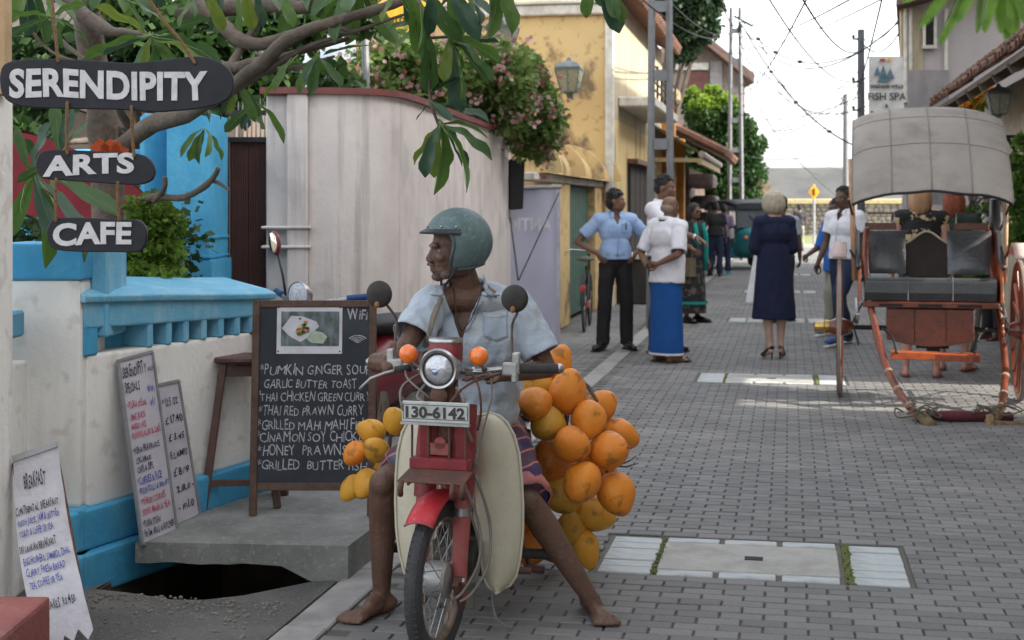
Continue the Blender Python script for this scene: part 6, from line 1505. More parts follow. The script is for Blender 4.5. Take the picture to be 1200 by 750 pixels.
def onfront(px, py, rad=.0):    # rough front surface of the shirt
    best = None
    return None
def flap(pts, d, th=.006, mat=None, name='collar'):
    obj(name, MB().prism([V(x, y, d_) for x, y, d_ in pts], -FW*th), mat or m_shirt, so, world=True, bevel=.002)
inv = pmat(ri)
import mathutils
bvh = mathutils.bvhtree.BVHTree.FromPolygons([inv @ v.co for v in sm.vertices], [tuple(p.vertices) for p in sm.polygons])
def hit(px, py, off=.004):
    o_ = Vector((0, 0, CAMH)); t_ = V(px, py, 5.0)-o_; r_ = bvh.ray_cast(o_, t_.normalized())
    p = r_[0] if r_[0] else V(px, py, 5.45); return p-t_.normalized()*off
def drape(pts, mat, name, off=.005, n=8, th=.003):     # a polygon laid on the shirt front
    cx_ = sum(p[0] for p in pts)/len(pts); cy_ = sum(p[1] for p in pts)/len(pts); vs = [hit(cx_, cy_, off)]; m = len(pts); B2 = []
    P2 = []
    for i in range(m):
        a, b = pts[i], pts[(i+1) % m]
        for k in range(n): P2.append((a[0]+(b[0]-a[0])*k/n, a[1]+(b[1]-a[1])*k/n))
    rings = 4
    for r_ in range(1, rings+1):
        for x, y in P2: t_ = r_/rings; vs.append(hit(cx_+(x-cx_)*t_, cy_+(y-cy_)*t_, off))
    M_ = len(P2); fs = [(0, 1+i, 1+(i+1) % M_) for i in range(M_)]
    for r_ in range(rings-1): fs += [(1+r_*M_+i, 1+(r_+1)*M_+i, 1+(r_+1)*M_+(i+1) % M_, 1+r_*M_+(i+1) % M_) for i in range(M_)]
    o = obj(name, MB().add(vs, fs), mat, so, world=True, smooth=True); md = o.modifiers.new('s', 'SOLIDIFY'); md.thickness = th; md.offset = -1; return o
m_shirt2 = M('shirt_darker', (.33, .39, .46), (.27, .32, .38), scale=6, rough=.85, bump=.3, bscale=160, stain=(.33, .29, .22), sscale=(6, 6, 4), samt=.5)
obj('collar', MB().loft([[V(566, 322, 5.50), V(568, 322, 5.50), V(568, 324, 5.51)], [V(566, 336, 5.44), V(572, 338, 5.42), V(572, 345, 5.45)], [V(571, 345, 5.42), V(583, 346, 5.40), V(582, 350, 5.44)]]), m_shirt, so, world=True, smooth=True)
obj('collar', MB().tube([V(524, 332, 5.43), V(530, 336, 5.56), V(550, 330, 5.62), V(567, 328, 5.56), V(572, 334, 5.45)], [.012, .017, .02, .018, .012], 8, sy=.4, upv=Vector((1, 0, 0))), m_shirt, so, world=True, smooth=True)
drape([(566, 332), (578, 336), (586, 346), (569, 347), (562, 345)], m_shirt, 'collar', .007)
drape([(522, 333), (512, 337), (503, 345), (516, 347), (522, 342)], m_shirt, 'collar', .007)
drape([(541, 390), (548, 388), (566, 352), (560, 350)], m_shirt2, 'placket', .0045)
drape([(566, 368), (594, 366), (595, 395), (581, 400), (567, 394)], m_shirt2, 'pocket', .003)
drape([(565, 366), (595, 364), (595, 370), (580, 373), (566, 371)], m_shirt, 'pocket_flap', .0045)
obj('shoulder_strap', MB().tube([hit(x, y, .006) for x, y in ((521, 335), (515, 352), (508, 370), (503, 390), (498, 406), (492, 425))], .0115, 8, sy=.35), M('strap_webbing', (.20, .17, .13), (.14, .12, .1), scale=40), so, world=True, smooth=True)
for y_ in (398, 420, 443): obj('button', MB().ell(hit(541, y_, .002), (.005, .003, .005), n=10), M('button_white', (.5, .5, .48), bump=0), so, world=True)
g = MB().tube([V(567, 330, 5.46), V(562, 350, 5.40), V(552, 375, 5.385), V(541, 389, 5.38)], .002, 5).tube([V(531, 335, 5.45), V(533, 355, 5.40), V(536, 375, 5.385), V(541, 389, 5.38)], .002, 5)
obj('necklace', g, m_black, ri, world=True, smooth=True)
# sarong
def plaid():
    m = bpy.data.materials.new('checked_sarong'); m.use_nodes = True; t = m.node_tree; N = t.nodes; K = t.links; b = N['Principled BSDF']; b.inputs['Roughness'].default_value = .9
    tc = N.new('ShaderNodeTexCoord'); mp = N.new('ShaderNodeMapping'); mp.inputs['Rotation'].default_value = (.3, .5, .4); mp.inputs['Scale'].default_value = (1, 1, 1); K.new(tc.outputs['Object'], mp.inputs[0])
    ns = N.new('ShaderNodeTexNoise'); ns.inputs['Scale'].default_value = 5; K.new(mp.outputs[0], ns.inputs[0])
    ad = N.new('ShaderNodeVectorMath'); ad.operation = 'MULTIPLY_ADD'; ad.inputs[1].default_value = (.06, .06, .06); K.new(ns.outputs['Color'], ad.inputs[0]); K.new(mp.outputs[0], ad.inputs[2])
    def band(dirn, sc, ramp, phase=0):
        w_ = N.new('ShaderNodeTexWave'); w_.bands_direction = dirn; w_.inputs['Scale'].default_value = sc; w_.inputs['Phase Offset'].default_value = phase; w_.inputs['Distortion'].default_value = .3; K.new(ad.outputs[0], w_.inputs[0])
        r_ = N.new('ShaderNodeMapRange'); r_.inputs[1].default_value = ramp[0]; r_.inputs[2].default_value = ramp[1]; K.new(w_.outputs['Fac'], r_.inputs[0]); return r_.outputs[0]
    def mix(f, a, c):
        x = N.new('ShaderNodeMix'); x.data_type = 'RGBA'; K.new(f, x.inputs[0])
        for s_, i in ((a, 6), (c, 7)):
            if isinstance(s_, tuple): x.inputs[i].default_value = (*s_, 1)
            else: K.new(s_, x.inputs[i])
        return x.outputs[2]
    c = mix(band('X', 2.3, (.35, .6)), (.045, .022, .075), (.08, .105, .16)); c = mix(band('Z', 2.6, (.5, .7), 1), c, (.075, .035, .06)); c = mix(band('Z', 5.2, (.93, .98), 2), c, (.42, .14, .10)); c = mix(band('X', 4.6, (.95, .99), 1), c, (.34, .16, .13))
    K.new(c, b.inputs['Base Color']); bp = N.new('ShaderNodeBump'); bp.inputs['Strength'].default_value = .3; bp.inputs['Distance'].default_value = .01; n2 = N.new('ShaderNodeTexNoise'); n2.inputs['Scale'].default_value = 200; K.new(tc.outputs['Object'], n2.inputs[0]); K.new(n2.outputs[0], bp.inputs['Height']); K.new(bp.outputs[0], b.inputs['Normal'])
    return m
m_sar = plaid()
g = MB(); g.ell(H['pel'], (.165, .13, .10), rot=TB, n=18)
kr = H['hR'].lerp(H['kR'], .93); kl = H['hL'].lerp(H['kL'], .86)
g.tube([H['hR'], H['hR'].lerp(kr, .5)+Vector((0, 0, -.005)), kr+Vector((0, 0, -.012))], [.105, .098, .094], 20); g.tube([H['hL'], H['hL'].lerp(kl, .5), kl], [.10, .095, .085], 20)
g.cap(H['hR'].lerp(kr, .4)-Vector((0, 0, .03)), H['hL'].lerp(kl, .4)-Vector((0, 0, .03)), .08, .08, 14)
sar = remesh(g, .008, 3, .5, cloth_disp(.010, (9, 9, 9), (24, 24, 24), 5))
obj('sarong', sar, m_sar, ri, world=True)
g = MB(); d_ = (kr-H['hR']).normalized(); u_ = d_.orthogonal().normalized(); v_ = d_.cross(u_); vs = []
for j, q in enumerate((-.045, -.02, .008, .012)):
    for i in range(36):
        a = 2*PI*i/36; r_ = (.0985, .101, .102, .090)[j]+.004*math.sin(a*7+j); vs.append(kr+Vector((0, 0, -.012))+d_*q+(u_*math.cos(a)+v_*math.sin(a))*r_)
g.add(vs, [(j*36+i, j*36+(i+1) % 36, (j+1)*36+(i+1) % 36, (j+1)*36+i) for j in range(3) for i in range(36)])
obj('sarong_hem', g, M('salmon_hem', (.42, .16, .13), (.3, .10, .11), scale=12, rough=.9, stain=(.15, .1, .18), sscale=(9, 9, 9), samt=.8), ri, world=True, smooth=True)
# ------------------------------------------------------------ COCONUTS
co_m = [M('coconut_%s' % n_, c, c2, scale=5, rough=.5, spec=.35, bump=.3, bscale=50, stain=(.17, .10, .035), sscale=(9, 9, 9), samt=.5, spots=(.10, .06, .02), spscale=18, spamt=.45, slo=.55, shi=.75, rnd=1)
        for n_, c, c2 in (('orange', (.72, .25, .025), (.66, .20, .02)), ('deep', (.55, .17, .02), (.45, .14, .018)), ('yellow', (.66, .34, .035), (.60, .28, .03)), ('olive', (.52, .27, .03), (.46, .25, .03)))]  # deep: orange darkened for the nuts in the shade of the bunch
m_calyx = M('coconut_calyx', (.12, .08, .035), (.25, .18, .08), scale=30, bump=.6)
def nut_mesh(k):
    rr = random.Random(k); g = MB(); n, m = 24, 18; vs = []
    ln = rr.uniform(.98, 1.12); pt = rr.uniform(.10, .22); tri_ = rr.uniform(.03, .07); ph = rr.random()*6
    for i in range(m+1):
        t = PI*i/m; z = math.cos(t); r_ = math.sin(t)
        zz = z*ln+(pt*max(0, -z)**4*1.0*-1); r_ *= 1-.10*max(0, -z)**1.5+.03*max(0, z)
        if z > .93: zz -= (z-.93)*1.2
        for j in range(n):
            a = 2*PI*j/n; q = r_*(1+tri_*math.cos(3*a+ph)); p = Vector((q*math.cos(a), q*math.sin(a), zz)); p *= 1+.03*noise.noise(p*1.7+Vector((k*3, 0, 0))); vs.append(p)
    g.add(vs, [(i*n+j, i*n+(j+1) % n, (i+1)*n+(j+1) % n, (i+1)*n+j) for i in range(m) for j in range(n)]); return g.mesh('coconut', smooth=True)
def cal_mesh():
    g = MB()
    for k in range(5):
        a = 2*PI*k/5; g.add([Vector((0, 0, .93)), Vector((.34*math.cos(a-.5), .34*math.sin(a-.5), .955)), Vector((.46*math.cos(a), .46*math.sin(a), .90)), Vector((.34*math.cos(a+.5), .34*math.sin(a+.5), .955))], [(0, 1, 2, 3)])
    g.cyl((0, 0, .9), (0.03, 0, 1.12), .10, .07, 8); return g
nm = [nut_mesh(k) for k in range(5)]
def nut(px, py, d, rpx, mi, lab, ax, elong=1.0, sub=True):
    s_ = rpx*d/FPX; p = V(px, py, d); t = thing('coconut', lab, 'coconut', p, 0, 'king coconuts hung in bunches on both sides of the motorcycle')
    ax = (RT*ax[0]+FW*ax[1]+Vector((0, 0, ax[2]))).normalized()      # direction of the pointed end
    q = (-ax).to_track_quat('Z', 'Y') @ Euler((0, 0, random.random()*6)).to_quaternion()
    me = random.choice(nm).copy(); me.transform(Matrix.LocRotScale(None, q, Vector((s_, s_, s_*elong)))); o = obj('husk', me, co_m[mi], t)
    c = cal_mesh().mesh('calyx'); c.transform(Matrix.LocRotScale(None, q, Vector((s_, s_, s_*elong)))); obj('calyx', c, m_calyx, t)
    k = MB().ell(ax*s_*(elong+.12), (s_*.07, s_*.07, s_*.05), n=8); obj('tip_scar', k, M('tip_scar', (.06, .035, .015), (.12, .08, .03), scale=60), t)
NUTS = [
 (650, 429, 6.00, 19, 0, 'bright orange coconut topmost of the large bunch, poking up behind the rider\'s elbow', (.5, .1, .9), 1.15),
 (633, 455, 5.95, 19, 2, 'yellow coconut half hidden under the rider\'s forearm at the top of the bunch', (-.4, -.2, .6), 1),
 (627, 473, 5.78, 20, 0, 'orange coconut touching the shirt tail just below the black grip', (.1, -.9, -.1), 1.05),
 (666, 461, 5.88, 23, 0, 'large upright orange coconut second from the top of the right bunch', (.1, -.2, .9), 1.1),
 (642, 496, 5.80, 21, 3, 'olive yellow coconut with a centred tip below the shirt tail', (0, -1, -.2), 1),
 (703, 476, 6.12, 18, 0, 'small orange coconut peeping out behind the upper right of the bunch', (.6, .3, .4), 1.1),
 (689, 491, 5.84, 21.5, 0, 'smooth orange coconut below and right of the large upright one', (-.1, -.6, -.7), 1.05),
 (726, 509, 6.10, 19, 0, 'orange coconut tucked behind the rightmost upper side of the bunch', (.9, 0, -.4), 1.12),
 (670, 521, 5.72, 22, 0, 'round orange coconut in the middle of the bunch with a dark tip facing left', (-.6, -.7, .5), 1),
 (713, 528, 5.80, 22.5, 0, 'orange coconut on the right with a scuffed lower left side', (.75, -.5, .2), 1.02),
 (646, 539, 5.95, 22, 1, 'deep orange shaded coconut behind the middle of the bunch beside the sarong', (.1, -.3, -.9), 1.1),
 (683, 564, 5.70, 22, 0, 'blotched orange coconut low in the middle with its tip pointing down left', (-.4, -.5, -.6), 1.02),
 (721, 577, 5.84, 23, 0, 'largest lowest right orange coconut hanging clear of the bunch', (.35, -.3, -.85), 1.08),
 (658, 581, 5.88, 21, 3, 'olive brown coconut beside the knee below the middle of the bunch', (.5, -.6, -.4), 1.05),
 (694, 603, 6.0, 20, 2, 'mustard yellow coconut underneath the largest lower right one', (.9, -.2, -.2), 1.2),
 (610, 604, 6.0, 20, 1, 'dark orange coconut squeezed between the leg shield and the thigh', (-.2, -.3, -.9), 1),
 (671, 617, 5.98, 18, 3, 'small ochre coconut directly behind the shin', (.1, -.5, -.8), 1.1),
 (687, 642, 5.95, 15.5, 2, 'narrow yellow coconut lowest of the bunch, right of the shin', (.2, -.2, -.95), 1.3),
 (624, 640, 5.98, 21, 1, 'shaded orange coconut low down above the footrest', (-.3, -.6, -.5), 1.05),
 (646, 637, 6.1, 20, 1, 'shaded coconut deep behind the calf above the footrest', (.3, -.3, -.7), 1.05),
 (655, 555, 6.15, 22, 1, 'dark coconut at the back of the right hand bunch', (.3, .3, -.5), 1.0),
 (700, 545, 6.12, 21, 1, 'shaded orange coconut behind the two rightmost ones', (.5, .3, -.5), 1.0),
 (436, 505, 5.95, 14.5, 2, 'yellow coconut with a blunt tip to the left, top left of the small bunch', (-.85, -.3, .35), 1.15),
 (417, 531, 5.90, 13.5, 0, 'orange yellow coconut at the left end of the small bunch over the chalkboard', (-.6, -.4, -.5), 1.15),
 (441, 527, 5.82, 14.5, 2, 'yellow coconut with a raised tip in the middle of the small left bunch', (-.55, -.7, .5), 1.12),
 (463, 494, 5.85, 14.5, 2, 'ochre yellow coconut highest of the small left bunch next to the leg shield', (-.2, -.5, .8), 1.2),
 (413, 571, 5.95, 13, 2, 'yellow coconut hanging lowest at the far left of the small bunch', (-.5, -.3, -.6), 1.15),
 (430, 566, 5.86, 15.5, 2, 'mottled yellow coconut lowest beside the rider\'s bare shin', (-.4, -.5, -.7), 1.15),
 (452, 548, 5.98, 14, 3, 'olive coconut half hidden behind the checked cloth in the small bunch', (-.3, -.3, -.5), 1.1),
]
for a in NUTS: nut(*a)
for c, pts, lab in ((V(670, 480, 6.15), [(700, 470), (690, 521), (650, 500), (640, 600), (690, 610)], 'fibrous brown stalk holding the large bunch of orange coconuts together'), (V(450, 500, 6.1), [(440, 505), (425, 540), (455, 548)], 'fibrous stalk of the small yellow coconut bunch')):
    g = MB(); top = c+Vector((0, 0, .15))
    for px, py in pts:
        e = V(px, py, 6.05); g.tube([top, top.lerp(e, .5)+RT*.02, e], [.014, .010, .006], 6)
    if c.x > V(560, 400, 6).x: 
        g.tube([V(715, 545, 5.95), V(734, 547, 5.92), V(748, 543, 5.9)], [.006, .004, .002], 5).tube([V(722, 546, 5.95), V(738, 540, 5.93), V(746, 534, 5.92)], [.005, .003, .002], 5)
    one('coconut_stalk', lab, 'stalk', g, m_bark)
# ============================================================ STANDING PEOPLE
def tuple3(v): return Vector(v)
BASE = dict(pel=(0, 0, .96), bel=(0, .01, 1.10), che=(0, .0, 1.27), neck=(0, -.01, 1.43), nk2=(0, .01, 1.50), head=(0, .035, 1.585),
            sL=(-.175, -.005, 1.385), sR=(.175, -.005, 1.385), eL=(-.23, -.02, 1.10), eR=(.23, -.02, 1.10), wL=(-.25, .05, .87), wR=(.25, .05, .87),
            hL=(-.085, 0, .92), hR=(.085, 0, .92), kL=(-.10, .02, .50), kR=(.10, .02, .50), aL=(-.11, -.02, .085), aR=(.11, -.02, .085), tL=(-.14, .14, .02), tR=(.14, .14, .02))
def person(label, px, py, h, face, skin, pose={}, top=None, bottom=None, hair=None, shoes=None, build=1.0, headface=None, vox=.0125, name='person', seed=0, dress=None, extra=None, z0=0, d=None, hands=True):
    """face: heading in degrees, 0 = looking at the camera, 90 = towards image right, 180 = away"""
    base = G(px, py) if d is None else cf((px-600)/FPX*d, d, 0)
    base.z = z0
    fd = -FW*math.cos(R(face))+RT*math.sin(R(face)); rz = math.atan2(fd.y, fd.x)-PI/2
    t = thing(name, label, 'person', base, rz); s = h/1.72
    J = {k: Vector(v) for k, v in BASE.items()}
    for k, v in pose.items():
        if k in J: J[k] = Vector(v)
    g = MB(); b = build
    g.ell(J['pel'], (.155*b, .11*b, .11), n=14); g.ell(J['bel'], (.14*b, .105*b, .13), n=14); g.ell(J['che'], (.165*b, .11*b, .16), n=14); g.ell(J['neck']-Vector((0, 0, .03)), (.13*b, .075, .05), n=12)
    g.cap(J['neck']-Vector((0, 0, .03)), J['nk2'], .058, .054); g.cap(J['nk2'], J['head'], .054, .05)
    hd = Vector((0, 1, 0)) if headface is None else Vector((math.sin(R(headface)), math.cos(R(headface)), 0))
    P_, B_ = add_head(g, J['head'], hd, (0, 0, 1), 1.0)
    F = []
    for q, sg_ in (('L', -1), ('R', 1)):
        S, E, W = J['s'+q], J['e'+q], J['w'+q]
        g.cap(J['neck']-Vector((0, 0, .02)), S, .055*b, .058*b); m_ = S.lerp(E, .5); g.cap(S, m_, .055*b, .046*b); g.cap(m_, E, .046*b, .038); m_ = E.lerp(W, .35); g.cap(E, m_, .038, .038); g.cap(m_, W, .038, .026)
        dn = (W-E).normalized(); pn = Vector((sg_, 0, 0)) if abs(dn.x) < .8 else Vector((0, 0, 1))
        if pose.get('palm'+q): pn = Vector(pose['palm'+q])
        if hands: F += hand_geo(g, W, pose.get('hd'+q, dn), pn, pose.get('curl', .45), .95, pose.get('th'+q, -sg_ if False else sg_))
        Hh, K, A, T = J['h'+q], J['k'+q], J['a'+q], J['t'+q]
        m_ = Hh.lerp(K, .5); g.cap(Hh, m_, .088*b, .072*b); g.cap(m_, K, .072*b, .052); c_ = K.lerp(A, .3)+Vector((0, -.018, 0)); g.cap(K, c_, .052, .053); g.cap(c_, A, .052, .032); g.cap(K, A, .04, .03)
        fdn = (T-A); fdn.z = 0; fdn.normalize(); hl_ = A-fdn*.04; hl_.z = max(.03, A.z-.055); g.cap(A, hl_, .032, .028); g.cap(hl_, T, .03, .022); g.cap(A, A.lerp(T, .55)+Vector((0, 0, .01)), .033, .026)
        if not shoes or shoes[0] == 'sandal':
            w_ = fdn.cross(Vector((0, 0, 1)))
            for k in range(5): a = T-fdn*.02+w_*(-.034+.017*k)*sg_*-1; e = a+fdn*(.045-.006*k); g.cap(a, e, .011, .009, 6)
    if vox < .03:
        body = remesh(g, vox, 2, .5)
    else: body = g.mesh('body', smooth=True)
    fg = MB(); fingers(fg, F, 6)
    bm = bmesh.new(); bm.from_mesh(body); fm = fg.mesh('f', smooth=True); bm.from_mesh(fm); bm.to_mesh(body); bm.free(); bpy.data.meshes.remove(fm)
    body.polygons.foreach_set('use_smooth', [True]*len(body.polygons))
    bo = obj('body', body, skin, t)
    if vox < .02:
        g = MB()
        for q in (-1, 1): g.ell(P_(q*.031, .070, .001), (.013, .011, .0085), rot=B_, n=8)
        e_ = obj('eye', g, M('eye_white2', (.4, .37, .34), bump=0, rough=.3), t, smooth=True)
        g = MB()
        for q in (-1, 1): g.ell(P_(q*.031, .079, .001), (.006, .004, .006), rot=B_, n=8)
        obj('iris', g, MATS['iris_dark'], e_, smooth=True)
        g = MB()
        for q in (-1, 1): g.tube([P_(q*.014, .088, .017), P_(q*.03, .085, .023), P_(q*.048, .070, .016)], [.002, .004, .002], 5)
        if hair != 'hidden': obj('eyebrow', g, M('brow_hair2', (.03, .025, .02), bump=0), t, smooth=True)
        obj('lips', MB().ell(P_(0, .087, -.062), (.022, .008, .009), rot=B_, n=10), M('lips_dark', (.16, .07, .06), bump=0), t, smooth=True)
    C = 1.0
    if top:
        mt, sl, zlo, kw = top; g = MB(); p = .016
        g.ell(J['bel']-Vector((0, 0, .06)), (.155*b+p, .12*b+p, .12), n=18); g.ell(J['bel'], (.145*b+p, .112*b+p, .15), n=18); g.ell(J['che'], (.17*b+p, .115*b+p, .165), n=18); g.ell(J['neck']-Vector((0, 0, .04)), (.135*b+p, .078+p, .055), n=14)
        g.tube([J['bel'], Vector((J['pel'].x, J['pel'].y, zlo))], [(.15*b+p), kw.get('hemr', .165*b+p)], 24, sy=.78, upv=Vector((0, 1, 0)))
        for q in 'LR':
            S, E, W = J['s'+q], J['e'+q], J['w'+q]; g.cap(J['neck']-Vector((0, 0, .03)), S, .055*b+p, .06*b+p)
            if sl > 0:
                e = S.lerp(E, min(1, sl)); g.tube([S, S.lerp(e, .5), e], [.060*b+p*.5, .060*b+p*.6, .056*b+p], 14)
                if sl > 1: g.cap(E, E.lerp(W, sl-1), .056, .044)
        me = remesh(g, vox*.95, 3, .5, cloth_disp(kw.get('amp', .008), (9, 9, 4), (24, 24, 14), seed))
        bm = bmesh.new(); bm.from_mesh(me); dl = []
        for f_ in bm.faces:
            c_ = f_.calc_center_median()
            if c_.z < zlo+.004: dl.append(f_); continue
            n0 = J['neck']
            if c_.z > n0.z-.0+.02*0 and math.hypot(c_.x-n0.x, c_.y-n0.y) < .082 and c_.z > n0.z+.005: dl.append(f_); continue
            if kw.get('vneck') and c_.y > n0.y+.02 and n0.z-.10 < c_.z and abs(c_.x-n0.x) < .045*(c_.z-n0.z+.10)/.10: dl.append(f_); continue
            if sl > 0:
                for q in 'LR':
                    S, E, W = J['s'+q], J['e'+q], J['w'+q]; a, b_ = (S, E) if sl <= 1 else (E, W); fr = sl if sl <= 1 else sl-1
                    e = a.lerp(b_, fr); dd = (b_-a).normalized()
                    if (c_-e).dot(dd) > -.006 and (c_-e).length < .11 and (c_-J['bel']).length > .13: dl.append(f_); break
        bmesh.ops.delete(bm, geom=dl, context='FACES'); smooth_bd(bm, 8); bm.to_mesh(me); bm.free()
        to = obj('shirt' if not dress else 'dress', me, mt, t); md = to.modifiers.new('s', 'SOLIDIFY'); md.thickness = .004; md.offset = -1
        if kw.get('collar'):
            n0 = J['neck']; pts = [n0+Vector((math.sin(a)*.072, math.cos(a)*.068+.004, .030+.012*math.cos(a)*-1)) for a in [R(x) for x in range(25, 336, 20)]]
            obj('collar', MB().tube(pts, .014, 8, sy=1.5), mt, to, smooth=True)
            for q in (-1, 1): obj('collar_point', MB().prism([n0+Vector((q*.03, .076, .03)), n0+Vector((q*.062, .066, .028)), n0+Vector((q*.068, .092, -.035)), n0+Vector((q*.03, .100, -.01))], (0, .006, 0)), mt, to, bevel=.002)
            obj('placket', MB().tube([Vector((n0.x, J['che'].y+.118*b+p, n0.z-.10)), Vector((0, J['che'].y+.124*b+p, 1.25)), Vector((0, J['bel'].y+.128*b+p, 1.12)), Vector((0, J['pel'].y+.125*b+p, max(zlo, 1.0)))], .012, 6, sy=.3), mt, to, smooth=True)
        if kw.get('pocket'): obj('pocket', MB().box((-.075, J['che'].y+.118*b+p, 1.30), (.085, .006, .10), (R(-8), 0, R(10))), mt, to, bevel=.003)
    if bottom:
        kind, mt = bottom[0], bottom[1]; g = MB()
        if kind in ('trousers', 'shorts', 'jeans'):
            zh = bottom[2] if len(bottom) > 2 else .07; g.ell(J['pel'], (.165*b, .122*b, .11), n=18); g.tube([J['pel']+Vector((0, 0, .10)), J['pel']], [.145*b, .158*b], 20, sy=.78, upv=Vector((0, 1, 0)))
            for q in 'LR':
                Hh, K, A = J['h'+q], J['k'+q], J['a'+q]
                if kind == 'shorts': e = Hh.lerp(K, .85); g.tube([Hh, e], [.098*b, .088*b], 16)
                else:
                    e = A+(K-A).normalized()*(-.02); g.tube([Hh, Hh.lerp(K, .5), K, K.lerp(A, .5)+Vector((0, -.012, 0)), e], [.098*b, .088*b, .073, .070, .066], 16)
            me = remesh(g, vox*.95, 3, .5, cloth_disp(.008, (12, 12, 4), (22, 22, 20), seed+3))
            bo2 = obj('trousers' if kind != 'shorts' else 'shorts', me, mt, t)
            if kind == 'trousers': 
                bl = obj('belt', MB().tube([Vector((math.cos(a)*.163*b, J['pel'].y+math.sin(a)*.128*b, J['pel'].z+.055)) for a in [2*PI*i/24 for i in range(25)]], .016, 6, sy=.5), m_black, t, smooth=True)
                obj('buckle', MB().box((0, J['pel'].y+.142*b, J['pel'].z+.055), (.05, .01, .034)), m_chr, bl, bevel=.003)
        else:      # sarong, skirt: a tube hanging from the waist
            zt_, zb_, r0, r1, r2 = bottom[2:7]; ri = []; n = 48
            for i in range(25):
                f_ = i/24; z = zt_+(zb_-zt_)*f_; r_ = (r0*(1-f_*2)+r1*f_*2) if f_ < .5 else (r1*(2-2*f_)+r2*(2*f_-1))
                ri.append([Vector((J['pel'].x+math.cos(a)*r_*(1+.018*f_*math.sin(a*5+seed)+.012*noise.noise(Vector((a*3, z*2, seed)))), J['pel'].y+math.sin(a)*r_*.76*(1+.02*f_*math.sin(a*7+1)), z)) for a in [2*PI*k/n for k in range(n)]])
            obj('sarong' if kind == 'sarong' else 'skirt', MB().loft(ri), mt, t, smooth=2)
            if len(bottom) > 7: obj('hem', MB().loft([[p*1.0+Vector((0, 0, 0)) for p in ri[-1]], [p+Vector((0, 0, -.022)) for p in ri[-1]]]), bottom[7], t, smooth=2)
    if shoes:
        kind, mt = shoes[0], shoes[1]
        for q in 'LR':
            A, T = J['a'+q], J['t'+q]; fdn = (T-A); fdn.z = 0; fdn.normalize(); w_ = fdn.cross(Vector((0, 0, 1))); lift = A.z-.085; g = MB()
            if kind == 'sandal':
                so_ = obj('sandal', MB().tube([A-fdn*.07+Vector((0, 0, -A.z+.012+lift)), A.lerp(T, .5)+Vector((0, 0, -A.lerp(T, .5).z+.012+lift)), T+fdn*.05+Vector((0, 0, -T.z+.012+lift))], [.034, .038, .036], 12, sy=.28), mt, t, smooth=True)
                obj('strap', MB().tube([T-w_*.04+Vector((0, 0, .0)), T+fdn*.02+Vector((0, 0, .035)), T+w_*.04], .006, 5), mt, so_)
            elif kind == 'heel':
                g.tube([A-fdn*.055+Vector((0, 0, -.02)), A+Vector((0, 0, -.045)), T-fdn*.02+Vector((0, 0, .012)), T+fdn*.06], [.026, .034, .038, .008], 12, sy=.75); g.cyl(A-fdn*.055+Vector((0, 0, -.03)), A-fdn*.045+Vector((0, 0, -A.z+.001)), .012, .006, 8); obj('high_heel_shoe', g, mt, t, smooth=2)
            else:
                g.tube([A-fdn*.075+Vector((0, 0, -.045)), A-fdn*.05+Vector((0, 0, -.03)), A+Vector((0, 0, -.022)), A.lerp(T, .5)+Vector((0, 0, .0)), T+fdn*.02+Vector((0, 0, .018)), T+fdn*.065+Vector((0, 0, .012))], [.018, .036, .044, .042, .042, .016], 14, sy=.8)
                g.tube([A+Vector((0, 0, -.02)), A+Vector((0, 0, .02))], [.043, .04], 12)
                so_ = obj('shoe', g, mt, t, smooth=True); obj('sole', MB().tube([A-fdn*.085+Vector((0, 0, -A.z+.012+lift)), A.lerp(T, .5)+Vector((0, 0, -A.lerp(T, .5).z+.012+lift*.6)), T+fdn*.07+Vector((0, 0, -T.z+.012))], [.036, .044, .034], 12, sy=.28), shoes[2] if len(shoes) > 2 else mt, so_, smooth=2)
    if hair and hair != 'hidden':
        kind, mt = hair; g = MB(); rr = random.Random(seed)
        def hp(l, f_, u, r_): g.ell(P_(l, f_, u), r_, rot=B_, n=10)
        if kind == 'short':
            g.ell(P_(0, -.022, .052), (.080, .090, .078), rot=B_, n=20, m=12); g.ell(P_(0, -.05, .01), (.076, .066, .075), rot=B_, n=16)
            for k in range(60):
                a = rr.uniform(0, 2*PI); e = rr.uniform(.1, 1.4); p = P_(.076*math.cos(a)*math.sin(e), -.02+.088*math.sin(a)*math.sin(e), .055+.078*math.cos(e)); g.ell(p, rr.uniform(.010, .017), n=6, m=4)
        if kind == 'fringe':
            g.ell(P_(0, -.02, .052), (.082, .093, .080), rot=B_, n=20, m=12); g.ell(P_(0, -.052, -.01), (.078, .066, .085), rot=B_, n=16); hp(.03, .05, .078, (.045, .03, .024)); hp(-.03, .052, .08, (.045, .03, .022))
            for k in range(50): a = rr.uniform(0, 2*PI); e = rr.uniform(.1, 1.3); g.ell(P_(.078*math.cos(a)*math.sin(e), -.02+.088*math.sin(a)*math.sin(e), .055+.078*math.cos(e)), rr.uniform(.010, .018), n=6, m=4)
        if kind == 'stubble':
            g.ell(P_(0, -.05, -.005), (.0745, .070, .055), rot=B_, n=20)
        if kind == 'bob':
            for k in range(150):
                a = rr.uniform(-2.5, 2.5); top_ = P_(0, -.015, .118); r_ = 1+rr.uniform(-.05, .05)
                Q = [top_+B_ @ Vector((.03*math.sin(a), -.03*math.cos(a), .0)), P_(.085*math.sin(a)*r_, -.015-.095*math.cos(a)*r_, .075), P_(.100*math.sin(a)*r_, -.02-.108*math.cos(a)*r_, .0), P_(.096*math.sin(a)*r_, -.025-.100*math.cos(a)*r_, -.06), P_(.070*math.sin(a)*r_, -.03-.070*math.cos(a), -.098+rr.uniform(-.01, .006))]
                g.tube(cr(Q, 3), [.006]*3+[.013]*3+[.015]*3+[.013]*3+[.005], 5)
